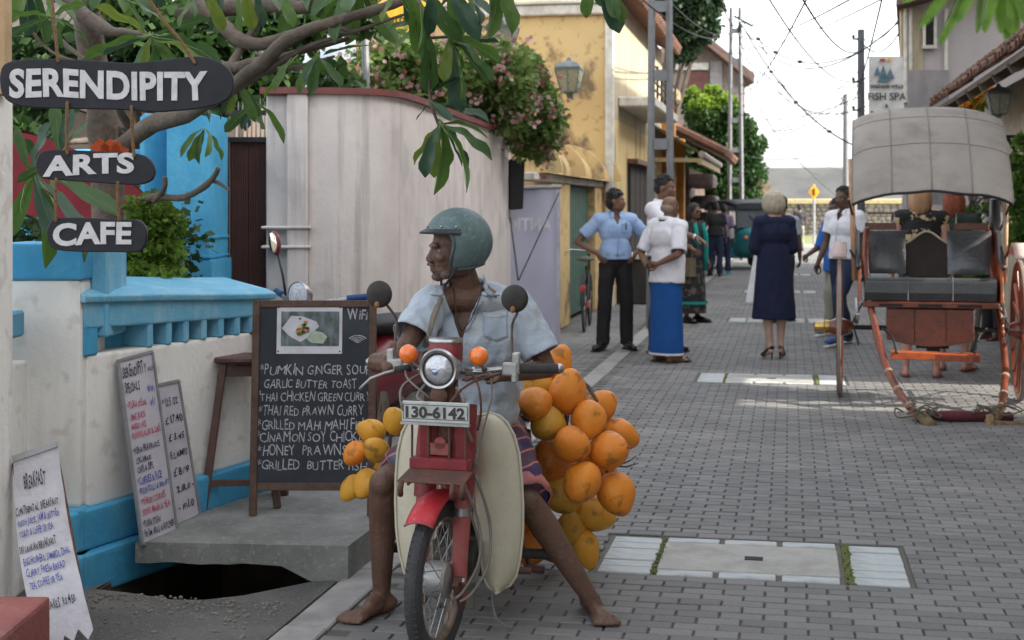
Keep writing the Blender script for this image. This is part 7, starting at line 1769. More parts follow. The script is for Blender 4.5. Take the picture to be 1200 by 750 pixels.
            g.ell(P_(0, -.02, .04), (.088, .098, .088), rot=B_, n=20, m=12); g.ell(P_(0, -.04, -.03), (.082, .075, .07), rot=B_, n=16)
        if kind == 'long':
            g.ell(P_(0, -.02, .045), (.083, .094, .083), rot=B_, n=20, m=12)
            for k in range(60):
                a = rr.uniform(-1.9, 1.9); Q = [P_(.06*math.sin(a), -.02-.06*math.cos(a), .08), P_(.088*math.sin(a), -.02-.09*math.cos(a), .0), P_(.09*math.sin(a), -.03-.085*math.cos(a), -.09), P_(.07*math.sin(a), -.04-.07*math.cos(a), -.17+rr.uniform(-.03, .02))]; g.tube(Q, [.008, .015, .014, .005], 5)
        me = g.mesh('hair', smooth=True); obj('hair', me, mt, t)
    if extra: extra(t, J, P_, B_)
    t.scale = (s, s, s); return t
# materials
sk_b = skinm('brown_skin', (.20, .105, .065)); sk_d = skinm('deep_brown_skin', (.12, .062, .042)); sk_l = skinm('pale_skin', (.56, .36, .28)); sk_p = skinm('pink_skin', (.60, .33, .26))
m_hb = M('black_hair', (.012, .011, .012), (.03, .028, .028), scale=60, rough=.5, bump=.8, bscale=250)
m_bl = M('ash_blonde_hair', (.50, .44, .33), (.38, .33, .25), scale=30, rough=.5, bump=.8, bscale=200)
m_rdh = M('auburn_hair', (.30, .09, .05), (.2, .06, .035), scale=40, bump=.6)
def cl(name, c, **k): return M(name, c, tuple(x*.85 for x in c), scale=5, rough=.85, bump=.25, bscale=150, **k)
c_ltb = cl('light_blue_shirting', (.36, .50, .74)); c_wht = cl('white_cotton', (.76, .76, .80)); c_blk = cl('black_trouser', (.022, .021, .022)); c_roy = cl('royal_blue_sarong', (.012, .085, .30)); c_navy = cl('navy_dress_cloth', (.012, .016, .045))
c_jean = cl('dark_jeans', (.022, .035, .075)); c_kurta = cl('bright_blue_kurta', (.03, .12, .42)); c_khaki = cl('khaki_cloth', (.24, .24, .18)); c_bt = cl('black_tshirt', (.03, .03, .034)); c_teal = cl('teal_scarf', (.02, .32, .27)); c_gry = cl('grey_shirt', (.30, .31, .34)); c_flor = M('floral_print', (.35, .25, .3), (.08, .1, .2), scale=40, bump=0); c_pat = M('patterned_black_top', (.02, .02, .022), (.55, .42, .25), scale=11, bump=0, lo=.55, hi=.6)
c_skirt = M('dark_print_skirt', (.02, .02, .022), (.12, .1, .08), scale=14, bump=0, lo=.5, hi=.62)
m_shb = M('black_leather', (.014, .013, .013), rough=.3, spec=.5, bump=.05)
# 1 blue shirted man, hands on hips, looking to image right
hips = dict(eL=(-.40, -.06, 1.15), eR=(.40, -.06, 1.15), wL=(-.205, .06, 1.03), wR=(.205, .06, 1.03), hdL=(.35, .5, -.6), hdR=(-.35, .5, -.6), kL=(-.12, .02, .50), kR=(.12, .03, .50), aL=(-.13, -.02, .085), aR=(.14, .03, .085), tL=(-.16, .13, .02), tR=(.24, .16, .02), palmL=(-1, 0, .2), palmR=(1, 0, .2), curl=.3)
def xpocket(t, J, P_, B_):
    obj('pen', MB().cyl((-.085, .14, 1.36), (-.085, .145, 1.28), .005, n=6), m_black, t); obj('moustache', MB().ell(P_(0, .093, -.048), (.026, .008, .007), rot=B_, n=10), m_hb, t, smooth=True)
person('man in light blue short sleeved shirt and black trousers standing with hands on hips', 721, 410, 1.755, 8, sk_b, hips, (c_ltb, .72, .965, dict(collar=1, pocket=1, vneck=1)), ('trousers', c_blk, .06), ('fringe', m_hb), ('shoe', m_shb), .98, headface=-68, seed=1, extra=xpocket)
# 2 bald man in white shirt and blue sarong, hands joined behind, seen from behind
back = dict(sL=(-.18, .01, 1.37), sR=(.18, .01, 1.37), eL=(-.27, -.10, 1.10), eR=(.27, -.10, 1.10), wL=(-.06, -.22, .98), wR=(.08, -.20, 1.0), hdL=(.7, -.1, .2), hdR=(-.8, -.15, -.1), palmL=(0, 1, 0), palmR=(0, 1, 0), bel=(0, .03, 1.10), che=(0, .01, 1.27), neck=(0, .0, 1.42), nk2=(0, .03, 1.48), head=(0, .06, 1.565))
person('balding man in untucked white shirt and royal blue sarong with hands clasped behind his back', 781, 424, 1.70, 128, sk_b, back, (c_wht, .92, .80, dict(collar=1, hemr=.20, amp=.010)), ('sarong', c_roy, 1.0, .10, .17, .185, .20, c_wht), ('stubble', M('grey_stubble_hair', (.22, .17, .14), (.3, .25, .2), scale=200, bump=1)), ('sandal', M('sandal_brown', (.1, .05, .03))), 1.12, seed=2)
# 3 tall man in white behind him, pointing with an open hand
pt = dict(eR=(.30, .16, 1.17), wR=(.27, .42, 1.12), hdR=(-.1, .8, -.35), palmR=(0, -.2, 1), eL=(-.27, -.02, 1.10), wL=(-.30, .05, .90), curl=.2)
def watch(t, J, P_, B_):
    w_ = J['wR']; dd = (J['wR']-J['eR']).normalized(); obj('wristwatch', MB().cyl(w_-dd*.022, w_-dd*.002, .031, .029, 16), M('watch_steel', (.6, .56, .5), metal=.8, rough=.3, bump=0), t)
person('tall black haired man in white shirt holding out an open hand with a wristwatch', 776, 413, 1.90, 55, sk_b, dict(pt, eR=(.24, .20, 1.20), wR=(.20, .47, 1.12)), (c_wht, .75, .93, dict(collar=1)), ('trousers', cl('charcoal_trouser', (.05, .05, .055)), .06), ('short', m_hb), ('shoe', m_shb), 1.0, headface=-12, seed=3, extra=watch)
# 4 woman in black and teal beyond
def scarf(t, J, P_, B_):
    obj('scarf', MB().tube([(-.09, .10, 1.42), (-.10, .155, 1.25), (-.10, .16, 1.0), (-.09, .15, .75)], [.04, .05, .05, .045], 10, sy=.3).tube([(.06, .10, 1.42), (.08, .15, 1.28), (.08, .16, 1.08)], [.035, .04, .04], 10, sy=.3), c_teal, t, smooth=True)
    obj('sunglasses', MB().ell(P_(.03, .088, .0), (.024, .008, .02), rot=B_, n=12).ell(P_(-.03, .088, .0), (.024, .008, .02), rot=B_, n=12).tube([P_(-.05, .08, .008), P_(0, .094, .008), P_(.05, .08, .008)], .004, 5), m_shb, t, smooth=True)
    obj('handbag', MB().box((.24, .12, .80), (.12, .24, .26)).tube([(.24, .02, .93), (.22, .05, 1.12), (.22, .2, 1.12), (.24, .22, .93)], .01, 6), M('olive_bag', (.16, .13, .08)), t, bevel=.03, seg=2)
    obj('hem_band', MB().lathe([(.212, .27), (.216, .31)], n=36), c_teal, t)
person('woman in long black dress with teal scarf and sunglasses carrying a bag', 812, 378, 1.62, 38, sk_b, dict(eR=(.22, .08, 1.12), wR=(.24, .25, 1.05)), (c_bt, 1.3, .9, dict(amp=.006)), ('skirt', c_skirt, 1.0, .14, .17, .20, .22), ('long', m_hb), ('shoe', m_shb), .98, seed=4, extra=scarf)
# 5, 6 couple further down
person('man in black t-shirt and jeans walking away far down the street', 838, 324, 1.68, 170, sk_d, dict(kL=(-.10, .08, .50), aL=(-.11, .10, .10)), (c_bt, .7, .93, {}), ('jeans', c_jean, .06), ('short', m_hb), ('shoe', m_shb), 1.08, seed=5, vox=.022, hands=True)
def xbag(t, J, P_, B_): 
    b = obj('shoulder_bag', MB().box((.20, .02, 1.0), (.10, .20, .26)), M('white_bag', (.6, .58, .55)), t, bevel=.03, seg=2); obj('bag_patch', MB().box((.252, .02, 1.0), (.004, .09, .10)), M('red_patch', (.45, .05, .05), bump=0), b)
person('person in floral shirt with white bag beside the teal three wheeler', 848, 321, 1.62, 165, sk_d, {}, (c_flor, .8, .90, {}), ('jeans', c_jean, .06), ('short', m_hb), ('shoe', cl('turquoise_shoe', (.05, .35, .45))), .95, seed=6, vox=.022, extra=xbag)
# 7 blonde woman in navy
wm = dict(sL=(-.15, -.005, 1.375), sR=(.15, -.005, 1.375), eL=(-.195, .02, 1.10), eR=(.195, .02, 1.10), wL=(-.12, .22, 1.08), wR=(.12, .22, 1.08), aL=(-.055, -.04, .14), aR=(.07, .0, .14), tL=(-.08, .10, .022), tR=(.13, .13, .022), kL=(-.075, .03, .52), kR=(.08, .04, .52), hdL=(.6, .4, .1), hdR=(-.6, .4, .1), head=(0, .03, 1.575))
nav = person('ash blonde woman in knee length navy dress and black heels seen from behind', 907, 420, 1.745, 186, sk_l, wm, (c_navy, 1.35, .40, dict(hemr=.225, amp=.006)), None, ('bob', m_bl), ('heel', m_shb), .96, seed=7, dress=True)
obj('back_seam', MB().tube([(0, -.128, 1.36), (0, -.135, 1.2)], .003, 5), c_navy, nav); obj('necklace_clasp', MB().tube([(-.05, -.05, 1.47), (0, -.075, 1.462), (.05, -.05, 1.47)], .006, 6), M('gold', (.6, .4, .15), metal=.9, rough=.3, bump=0), nav)
# 8 man mostly hidden behind her, 9 far figure
person('man in grey shirt and dark trousers mostly hidden behind the blonde woman', 916, 378, 1.70, 175, sk_d, dict(aR=(.11, .12, .10), kR=(.10, .14, .50)), (c_gry, .72, .93, {}), ('trousers', cl('dark_trouser', (.03, .033, .045)), .06), ('short', m_hb), ('shoe', m_shb), .98, seed=8, vox=.016)
person('distant small figure in dark clothes by the end of the street', 937, 294, 1.66, 190, sk_d, {}, (c_bt, .7, .93, {}), ('trousers', c_khaki, .06), ('short', m_hb), ('shoe', m_shb), 1, seed=9, vox=.028)
one('white_placard', 'narrow white folded placard leaning behind the navy dressed woman', 'placard', MB().hexa([V(874, 354, 17.5), V(886, 354, 17.5), V(888, 298, 17.6), V(884, 298, 17.6)], FW*.02).hexa([V(874, 355, 17.8), V(886, 355, 17.8), V(888, 298, 17.65), V(884, 298, 17.65)], FW*.02), M('placard_white', (.7, .7, .7)))
# 10 young man in white polo, 11 person in blue kurta behind
wk = dict(hL=(-.085, 0, .92), kL=(-.09, .20, .55), aL=(-.10, .22, .12), tL=(-.10, .38, .05), kR=(.10, -.02, .50), aR=(.10, -.16, .085), tR=(.11, 0, .02), eL=(-.24, -.06, 1.12), wL=(-.27, .04, .90), eR=(.24, .02, 1.10), wR=(.27, .12, .88))
m_canv = M('blue_canvas_shoe', (.09, .17, .36), bump=.3)
person('young man in white polo shirt and dark jeans walking behind the rickshaw wheel', 990, 404, 1.79, -52, sk_d, wk, (c_wht, .62, .93, dict(collar=1, vneck=1)), ('jeans', c_jean, .06), ('short', m_hb), ('shoe', m_canv, c_wht), 1.02, seed=10, headface=-6)
person('person in bright blue kurta and khaki trousers walking beside the man in the white polo', 981, 392, 1.66, -60, sk_d, dict(wk, eR=(.24, .06, 1.12), wR=(.22, .30, 1.0)), (c_kurta, 1.3, .80, dict(hemr=.19)), ('trousers', c_khaki, .06), ('short', m_hb), ('shoe', m_canv, c_wht), 1.02, seed=11)
# 12, 13 tourists behind the rickshaw, 14 dark figure at right
def straps(t, J, P_, B_): obj('back_tie', MB().tube([(-.06, -.11, 1.34), (.06, -.11, 1.36)], .008, 6), c_pat, t)
person('pink skinned tourist in patterned black sun top and short skirt seen behind the rickshaw', 1079, 441, 1.80, 165, sk_p, dict(aL=(-.13, -.02, .085), aR=(.13, -.02, .085)), (c_pat, 0, .90, dict(amp=.004)), ('shorts', cl('dark_shorts', (.05, .06, .05)), .5), ('long', M('sandy_hair', (.5, .3, .17), bump=.5)), ('sandal', M('sandal_pink', (.35, .12, .1))), 1.02, seed=12, extra=straps, headface=10)
person('red haired tourist in sleeveless top standing behind the rickshaw seat', 1118, 434, 1.76, 150, sk_p, dict(eR=(.30, .0, 1.12), wR=(.25, .2, 1.0)), (cl('dark_green_top', (.03, .05, .04)), 0, .90, {}), ('shorts', cl('olive_shorts', (.13, .16, .06)), .5), ('long', m_rdh), ('sandal', M('sandal_red', (.3, .07, .06))), .98, seed=13)
person('man in dark clothes and maroon sandals beyond the right rickshaw wheel', 1163, 398, 1.72, -70, sk_d, dict(eR=(.30, .1, 1.14), wR=(.25, .33, 1.08)), (c_bt, .7, .9, {}), ('trousers', c_blk, .06), ('short', m_hb), ('sandal', M('sandal_maroon', (.14, .03, .04))), 1.02, seed=14, vox=.016)
# ============================================================ RICKSHAW
m_rw = M('varnished_red_wood', (.17, .042, .02), (.10, .026, .015), scale=9, rough=.3, spec=.5, coat=.3, bump=.15)
m_ro = M('orange_lacquer', (.48, .11, .025), (.26, .06, .03), scale=6, rough=.3, coat=.3, bump=.05)
m_lea = M('black_leatherette', (.03, .033, .036), (.045, .048, .05), scale=5, rough=.32, spec=.6, bump=.3, bscale=60)
m_canvas = M('grey_canvas', (.30, .27, .24), (.35, .315, .28), scale=3, rough=.9, bump=.4, bscale=140, stain=(.18, .165, .15), sscale=(4, 4, 4), samt=.6, tr=.12)
m_brass = M('brass', (.55, .36, .12), metal=.9, rough=.3, bump=.1)
RD = 11.55; rc = cf((1088-600)/FPX*RD, RD, 0); rfw = -(FW+RT*.245).normalized(); RZ = math.atan2(rfw.y, rfw.x)-PI/2
rk = thing('rickshaw', 'old pull rickshaw resting on its shafts with grey canvas hood and black seat', 'rickshaw', rc, RZ)
RI = pmat(rk).inverted(); RS = FPX/RD
def rl(px, py, d): return RI @ V(px, py, d)      # a point of the rickshaw in its own frame
RX = .70; WRr = .565
for s_ in (-1, 1):
    w_ = obj('wheel', MB().lathe([(WRr-.055, -.020), (WRr-.02, -.022), (WRr-.02, .022), (WRr-.055, .020)], (s_*RX, 0, WRr), 'X', 48, close=True), m_rw, rk, smooth=2)
    obj('tyre', MB().lathe([(WRr-.02, -.016), (WRr-.004, -.014), (WRr, 0), (WRr-.004, .014), (WRr-.02, .016)], (s_*RX, 0, WRr), 'X', 48), M('pale_solid_tyre', (.30, .24, .2)), w_, smooth=2)
    for k in range(16):
        a = 2*PI*k/16; obj('spoke', MB().tube([(s_*(RX+.02), .05*math.cos(a), WRr+.05*math.sin(a)), (s_*RX, (WRr-.05)*math.cos(a), WRr+(WRr-.05)*math.sin(a))], [.016, .011], 6), m_rw, w_)
    obj('hub', MB().lathe([(.03, -.10), (.055, -.08), (.075, -.02), (.075, .03), (.055, .07), (.05, .09)], (s_*RX, 0, WRr), 'X', 20), m_rw, w_, smooth=2)
    obj('hub_cap', MB().lathe([(.055, .085), (.058, .12), (.045, .13), (.045, .20), (.05, .205), (.001, .21)] if s_ > 0 else [(.055, -.085), (.058, -.12), (.045, -.13), (.045, -.20), (.05, -.205), (.001, -.21)], (s_*RX, 0, WRr), 'X', 20), m_brass, w_, smooth=2)
    obj('mudguard', MB().grid(lambda i, j: Vector((s_*(RX-.055+.11*j), -.26+.52*i, WRr*2+.07+.36*(.35-abs(i-.45))*.6+.0)), 10, 2), M('pink_cream_paint', (.55, .42, .38)), rk, smooth=True).modifiers.new('s', 'SOLIDIFY').thickness = .02
    obj('mudguard_stay', MB().tube([(s_*.62, .0, 1.20), (s_*.56, .05, 1.10), (s_*.52, .05, .95)], .008, 6), m_black, rk)
    obj('leaf_spring', MB().tube([(s_*.56, -.32, .70), (s_*.57, 0, .60), (s_*.56, .32, .70)], .018, 6, sy=.5).tube([(s_*.56, -.32, .70), (s_*.57, 0, .80), (s_*.56, .32, .70)], .014, 6, sy=.5), m_chr, rk)
obj('axle', MB().cyl((-RX, 0, WRr), (RX, 0, WRr), .02), m_black, rk)
# shafts
for s_, P in ((1, [(1016, 268, 11.75), (1014, 300, 11.6), (1018, 345, 11.45), (1026, 385, 11.25), (1037, 425, 10.95), (1052, 457, 10.65), (1078, 491, 10.25)]), (-1, [(1158, 268, 11.85), (1160, 300, 11.7), (1168, 345, 11.5), (1174, 390, 11.3), (1178, 430, 11.0), (1176, 462, 10.65), (1171, 488, 10.3)])):
    Q = cr([rl(*p) for p in P], 6); o = obj('shaft', MB().tube(Q, .028, 10, sy=1.15), m_rw, rk, smooth=True)
    obj('shaft_edge', MB().tube([q+Vector((s_*.012, .022, .0)) for q in Q], .011, 6), m_ro, o, smooth=True)
    for i in (26, 30, 33): t_ = (Q[i+1]-Q[i]).normalized(); obj('binding', MB().cyl(Q[i]-t_*.014, Q[i]+t_*.014, .034, n=10), M('binding_cord', (.35, .28, .2), bump=.5), o)
    e = Q[-1]; obj('shaft_knob', MB().tube([e-Vector((0, -.0, -.03)), e+Vector((s_*-.05, .07, -.01)), e+Vector((s_*-.09, .12, -.035))], [.04, .045, .03], 10), M('taped_knob', (.22, .17, .10), (.13, .09, .05), scale=20, bump=.6), o, smooth=True)
    rr = random.Random(3+s_)
    for k in range(5):
        c_ = e+Vector((rr.uniform(-.12, .12), rr.uniform(-.1, .1), .03)); a0 = rr.random()*6; obj('loose_cord', MB().tube(cr([c_+Vector((.12*math.cos(a0+j*1.2)*rr.uniform(.4, 1), .10*math.sin(a0+j*1.2)*rr.uniform(.4, 1), .03*math.sin(j*2)+.02)) for j in range(6)], 5), .006, 5), M('old_cord', (.12, .10, .075)), o)
cbA, cbB = rl(1085, 487, 10.3), rl(1186, 489, 10.3)
obj('crossbar', MB().tube([cbA, cbA.lerp(cbB, .3), cbA.lerp(cbB, .6), cbB], [.028, .042, .040, .035], 12), M('maroon_padded_bar', (.11, .025, .03), (.07, .02, .022)), rk, smooth=True)
obj('ground_stand', MB().bar(rl(1160, 497, 10.15), rl(1218, 500, 10.2), .05, .05).bar(rl(1158, 506, 10.05), rl(1218, 508, 10.1), .04, .03).bar(rl(1160, 488, 10.2), rl(1160, 507, 10.1), .05, .05), M('rusty_yellow', (.30, .22, .12), (.15, .09, .05), scale=20, bump=.5), rk)
# body
def rbx(x0, x1, y0, y1, z0, z1, mb=None): return (mb or MB()).bx((x0, y0, z0), (x1, y1, z1))
zs = .90
obj('seat_cushion', MB().loft([[Vector((x_, .30-.52*v-.02*math.cos(u*0), z_)) for v, z_ in ((0, .80), (-.03, .87), (-.02, .965), (.06, .99), (.5, .975), (1, .96), (1, .80))] for u, x_ in ((0, -.505), (0, -.17), (0, .17), (0, .505))]), m_lea, rk, bevel=.012, seg=2)
for x_ in (-.17, .17): obj('cushion_seam', MB().tube([(x_, .318, .81), (x_, .322, .965), (x_, .27, .995), (x_, .0, .978)], .006, 5), M('seam_grey', (.12, .12, .12)), rk)
for a, b in ((.17, .51), (-.51, -.16)):
    g = MB(); 
    g.grid(lambda i, j: Vector((a+(b-a)*i, -.18-.13*j+.045*math.sin(PI*i)**.5*math.sin(PI*j)**.5, 1.0+.355*j)), 12, 12); g.grid(lambda i, j: Vector((a+(b-a)*i, -.20-.13*j-.03, 1.0+.355*j)), 1, 1)
    g.add([(a, -.18, 1.0), (b, -.18, 1.0), (b, -.31, 1.355), (a, -.31, 1.355), (a, -.23, 1.0), (b, -.23, 1.0), (b, -.36, 1.355), (a, -.36, 1.355)], [(0, 1, 5, 4), (3, 2, 6, 7), (0, 3, 7, 4), (1, 2, 6, 5)])
    obj('back_cushion', g, M('grey_leatherette', (.085, .09, .095), (.06, .064, .07), scale=5, rough=.3, spec=.6, bump=.4, bscale=30), rk, smooth=2)
pts = [(-.19, .98), (.19, .98), (.19, 1.25)]+[(.19-.38*k/14, 1.25+.10*(.5-.5*math.cos(2*PI*k/14))) for k in range(1, 14)]+[(-.19, 1.25)]
obj('back_board', MB().prism([(x_, -.27-.3*(z_-1)*.4, z_) for x_, z_ in pts], (0, -.02, 0)), M('dark_back_wood', (.03, .014, .012), rough=.5), rk)
obj('back_edging', MB().tube([(x_, -.262-.3*(z_-1)*.4, z_) for x_, z_ in pts[2:]], .010, 6), M('cream_edging', (.6, .5, .38)), rk, smooth=True)
obj('back_rail', rbx(.24, .50, -.40, -.36, 1.36, 1.42), m_rw, rk, bevel=.005); obj('back_rail', rbx(-.50, -.22, -.40, -.36, 1.36, 1.42), m_rw, rk, bevel=.005)
obj('grab_rail', MB().tube([(.48, -.40, 1.40), (.48, -.40, 1.50), (.26, -.40, 1.50), (.26, -.40, 1.40)], .008, 6).tube([(-.48, -.40, 1.40), (-.48, -.40, 1.50), (-.24, -.40, 1.50), (-.24, -.40, 1.40)], .008, 6), m_chr, rk)
obj('seat_frame', rbx(-.52, .52, -.25, .335, .755, .80), m_rw, rk, bevel=.006)
for x_ in (-.30, .0, .30): obj('frame_slot', rbx(x_-.09, x_+.09, .336, .342, .765, .785), m_dark, rk)
g = MB(); n = 12; pts = [(-.33, .745), (.33, .745), (.335, .50)]+[(.335-.67*k/n, .50-.055*math.sin(PI*k/n)) for k in range(1, n)]+[(-.335, .50)]
obj('kick_board', MB().prism([(x_, .30, z_) for x_, z_ in pts], (0, -.5, 0)), m_rw, rk, bevel=.006)
for x_ in (-.12, .12): obj('board_joint', MB().bx((x_-.003, .3005, .48), (x_+.003, .304, .74)), M('joint_dark', (.05, .015, .01)), rk)
obj('under_bracket', MB().bx((-.08, .1, .38), (.02, .2, .47)).bx((-.15, .1, .42), (.1, .16, .46)), m_black, rk)
obj('footboard', MB().hexa([rl(1044, 421, 10.95), rl(1149, 424, 10.95), rl(1149, 416, 10.95), rl(1044, 412, 10.95)], (0, -.14, .0)), m_ro, rk, bevel=.004)
obj('footboard_shade', MB().hexa([rl(1096, 423.2, 10.93), rl(1148, 424.8, 10.93), rl(1148, 418, 10.93), rl(1096, 416, 10.93)], (0, -.01, 0)), m_rw, rk)  # dark strip standing in for shade across part of the footboard
for a, b in ((1040, 1051), (1152, 1142)): obj('foot_rod', MB().tube(cr([rl(a-6 if a < 1100 else a+4, 385, 11.3), rl((a+b)/2, 395, 11.1), rl(b, 414, 10.93)], 5), .010, 6), m_black, rk, smooth=True)
for s_ in (-1, 1):
    obj('side_panel', MB().prism([(s_*.53, .30, .80), (s_*.53, -.30, .80), (s_*.545, -.38, 1.36), (s_*.545, -.20, 1.34), (s_*.54, .0, 1.14), (s_*.53, .25, 1.06)], (s_*.025, 0, 0)), m_ro, rk, bevel=.005)
    obj('armrest', MB().tube([(s_*.555, .28, 1.07), (s_*.555, .02, 1.15), (s_*.56, -.18, 1.35)], [.02, .026, .02], 8), m_lea, rk, smooth=True)
    obj('hood_stay', MB().tube([(s_*.585, .02, .95), (s_*.60, -.05, 1.5), (s_*.62, -.20, 1.95)], [.02, .022, .018], 8), M('stay_cream', (.55, .42, .3), (.45, .2, .08), scale=4), rk, smooth=True)
    obj('hood_iron', MB().tube([(s_*.56, -.30, 1.3), (s_*.63, .15, 1.62), (s_*.63, .45, 1.60)], .009, 6), m_black, rk)
    obj('brace_rod', MB().tube([(s_*.52, .2, .78), (s_*.60, .2, .62), (s_*.55, .28, .45)], .008, 6), m_black, rk)
obj('hood_pouch', MB().tube([(-.56, -.42, 1.62), (-.565, -.46, 1.35), (-.56, -.40, 1.15)], [.05, .07, .05], 10), m_lea, rk, smooth=True)
# hood: canvas stretched over hoops
def hood(i, j, off=0):      # i across 0..1, j from rear top to front edge
    u = 2*i-1; a = abs(u)
    y = -.62+1.20*j; ztop = 2.40-.10*j-.62*j*j-.0
    edge = .60
    x = u*edge*(1+.0*j); drop = .07*a**2.2+.03*a**8+(.015*math.sin(j*PI*3)**2)*(1-a**4)*-1
    return Vector((x, y+off*.3, ztop-drop+off+.012*noise.noise(Vector((i*5, j*6, 2)))))
nu, nv = 32, 30; A_ = [hood(i/nu, j/nv) for i in range(nu+1) for j in range(nv+1)]; B_2 = [p-Vector((0, .004, .008)) for p in A_]; F_ = [(i*(nv+1)+j, (i+1)*(nv+1)+j, (i+1)*(nv+1)+j+1, i*(nv+1)+j+1) for i in range(nu) for j in range(nv)]; k = len(A_)
hd_ = obj('hood', MB().add(A_+B_2, F_+[tuple(k+x for x in reversed(f_)) for f_ in F_]), m_canvas, rk, smooth=True)
for i in (0, .25, .5, .75, 1): obj('hood_seam', MB().tube([hood(i, j/20, .003) for j in range(21)], .005, 5), M('seam_dark', (.26, .235, .21)), hd_, smooth=True)
for j in (0, .33, .66, 1): obj('hood_hoop', MB().tube([hood(i/20, j, -.012) for i in range(21)], .012, 6), m_wood if j < 1 else m_black, hd_, smooth=True)
for j in (.33, .66): obj('hood_seam', MB().tube([hood(i/20, j, .002) for i in range(21)], .004, 5), M('seam_dark', (.26, .235, .21)), hd_, smooth=True)
for s_ in (0, 1):
    obj('hood_side', MB().grid(lambda i, j: hood(s_, i)-Vector((0, 0, .10*j*math.sin(PI*min(1, i*1.02)))), 16, 3), m_canvas, hd_, smooth=True)
# ============================================================ POLES AND WIRES
def lattice(px, d, z, label, w_=.18, leg=.035):
    b = V(px, 243, d); b.z = 0; t = thing('utility_pole', label, 'utility pole', b, YAW)
    for s_ in (-1, 1): obj('leg', MB().tube([(s_*w_/2*1.5, 0, 0), (s_*w_/2, 0, z)], [leg*1.45, leg*1.1], 4), m_pole, t)
    zz = .6
    while zz < z: obj('rung', MB().box((0, 0, zz), (w_, leg*1.5, .14)), m_pole, t); zz += .88
    return t
lattice(774, 18.2, 8, 'pale grey concrete ladder pole behind the three talking men')
t = lattice(862, 42, 7.45, 'weathered ladder pole beside the green tree in the middle distance', .26, .05)
obj('crossarm', MB().bar((-.05, 0, 7.2), (.5, 0, 6.9), .05, .06).box((.12, 0, 6.8), (.10, .1, .25)), m_black, t)
for z in (7.0, 6.6, 6.2): obj('insulator', MB().lathe([(.001, 0), (.05, .02), (.03, .06), (.05, .09), (.001, .12)], (.1, -.08, z), n=8), m_grey, t)
def pole(px, d, z, r_, label, mat, arms=()):
    b = V(px, 243, d); b.z = 0; t = thing('utility_pole', label, 'utility pole', b, YAW); obj('pole_shaft', MB().cyl((0, 0, 0), (0, 0, z), r_*1.2, r_, 12), mat, t, smooth=2)
    for z_ in arms: obj('bracket', MB().bar((-.18, 0, z_), (.05, 0, z_), .04, .04).lathe([(.001, 0), (.04, .01), (.03, .06), (.001, .08)], (-.16, 0, z_+.02), n=8), m_black, t)
pole(1009, 30, 5.3, .075, 'dark grey round pole left of the fish spa sign', M('dark_pole', (.12, .13, .14)), (5.1, 4.2, 3.6))
pole(991, 56, 6.0, .10, 'thin pale pole in the distance left of the dark pole', m_pole, (5.8, 5.2))
pole(1004, 60, 3.8, .09, 'short whitish post beyond the rickshaw at the end of the street', m_trim)
WR_ = [((866, 20, 42), (1009, 60, 30), .7, .02), ((868, 28, 42), (1057, 22, 26), 1.1, .02), ((880, 22, 42), (991, 113, 56), 1.6, .022), ((868, 38, 42), (991, 128, 56), 1.2, .018), ((870, 30, 42), (1062, 182, 34), 1.0, .028), ((866, 45, 42), (991, 112, 56), 2.2, .016),
       ((930, -20, 14), (1009, 58, 30), .3, .016), ((890, -20, 14), (1009, 92, 30), .4, .012), ((866, 44, 42), (1030, -20, 12), .2, .012), ((866, 56, 42), (1070, -20, 12), .2, .010), ((867, 134, 42), (1009, 112, 30), .3, .014), ((867, 98, 42), (1009, 100, 30), .25, .010),
       ((1009, 44, 30), (1058, 14, 26), .25, .012), ((1009, 48, 30), (1058, 30, 26), .35, .018), ((840, -20, 20), (864, 26, 42), .3, .018), ((866, 90, 42), (1000, 240, 60), .6, .012), ((880, 184, 40), (991, 166, 56), .3, .014), ((866, 62, 42), (830, 45, 44), .2, .012), ((885, 160, 44), (1009, 80, 30), .3, .010), ((866, 30, 42), (774, -10, 18.2), .4, .014), ((1009, 96, 30), (880, 178, 50), .2, .010), ((866, 70, 42), (991, 200, 56), .8, .010),
       ((720, -30, 14), (866, 30, 42), .5, .014), ((960, -30, 12), (866, 110, 42), .3, .012), ((1040, -30, 14), (991, 118, 56), .6, .014), ((866, 60, 42), (1058, 66, 27), .9, .014), ((868, 50, 42), (1058, 100, 27), 1.2, .012), ((991, 130, 56), (1058, 70, 27), .5, .012), ((884, 150, 46), (991, 116, 56), .5, .02), ((866, 76, 42), (960, 205, 60), .7, .014)]
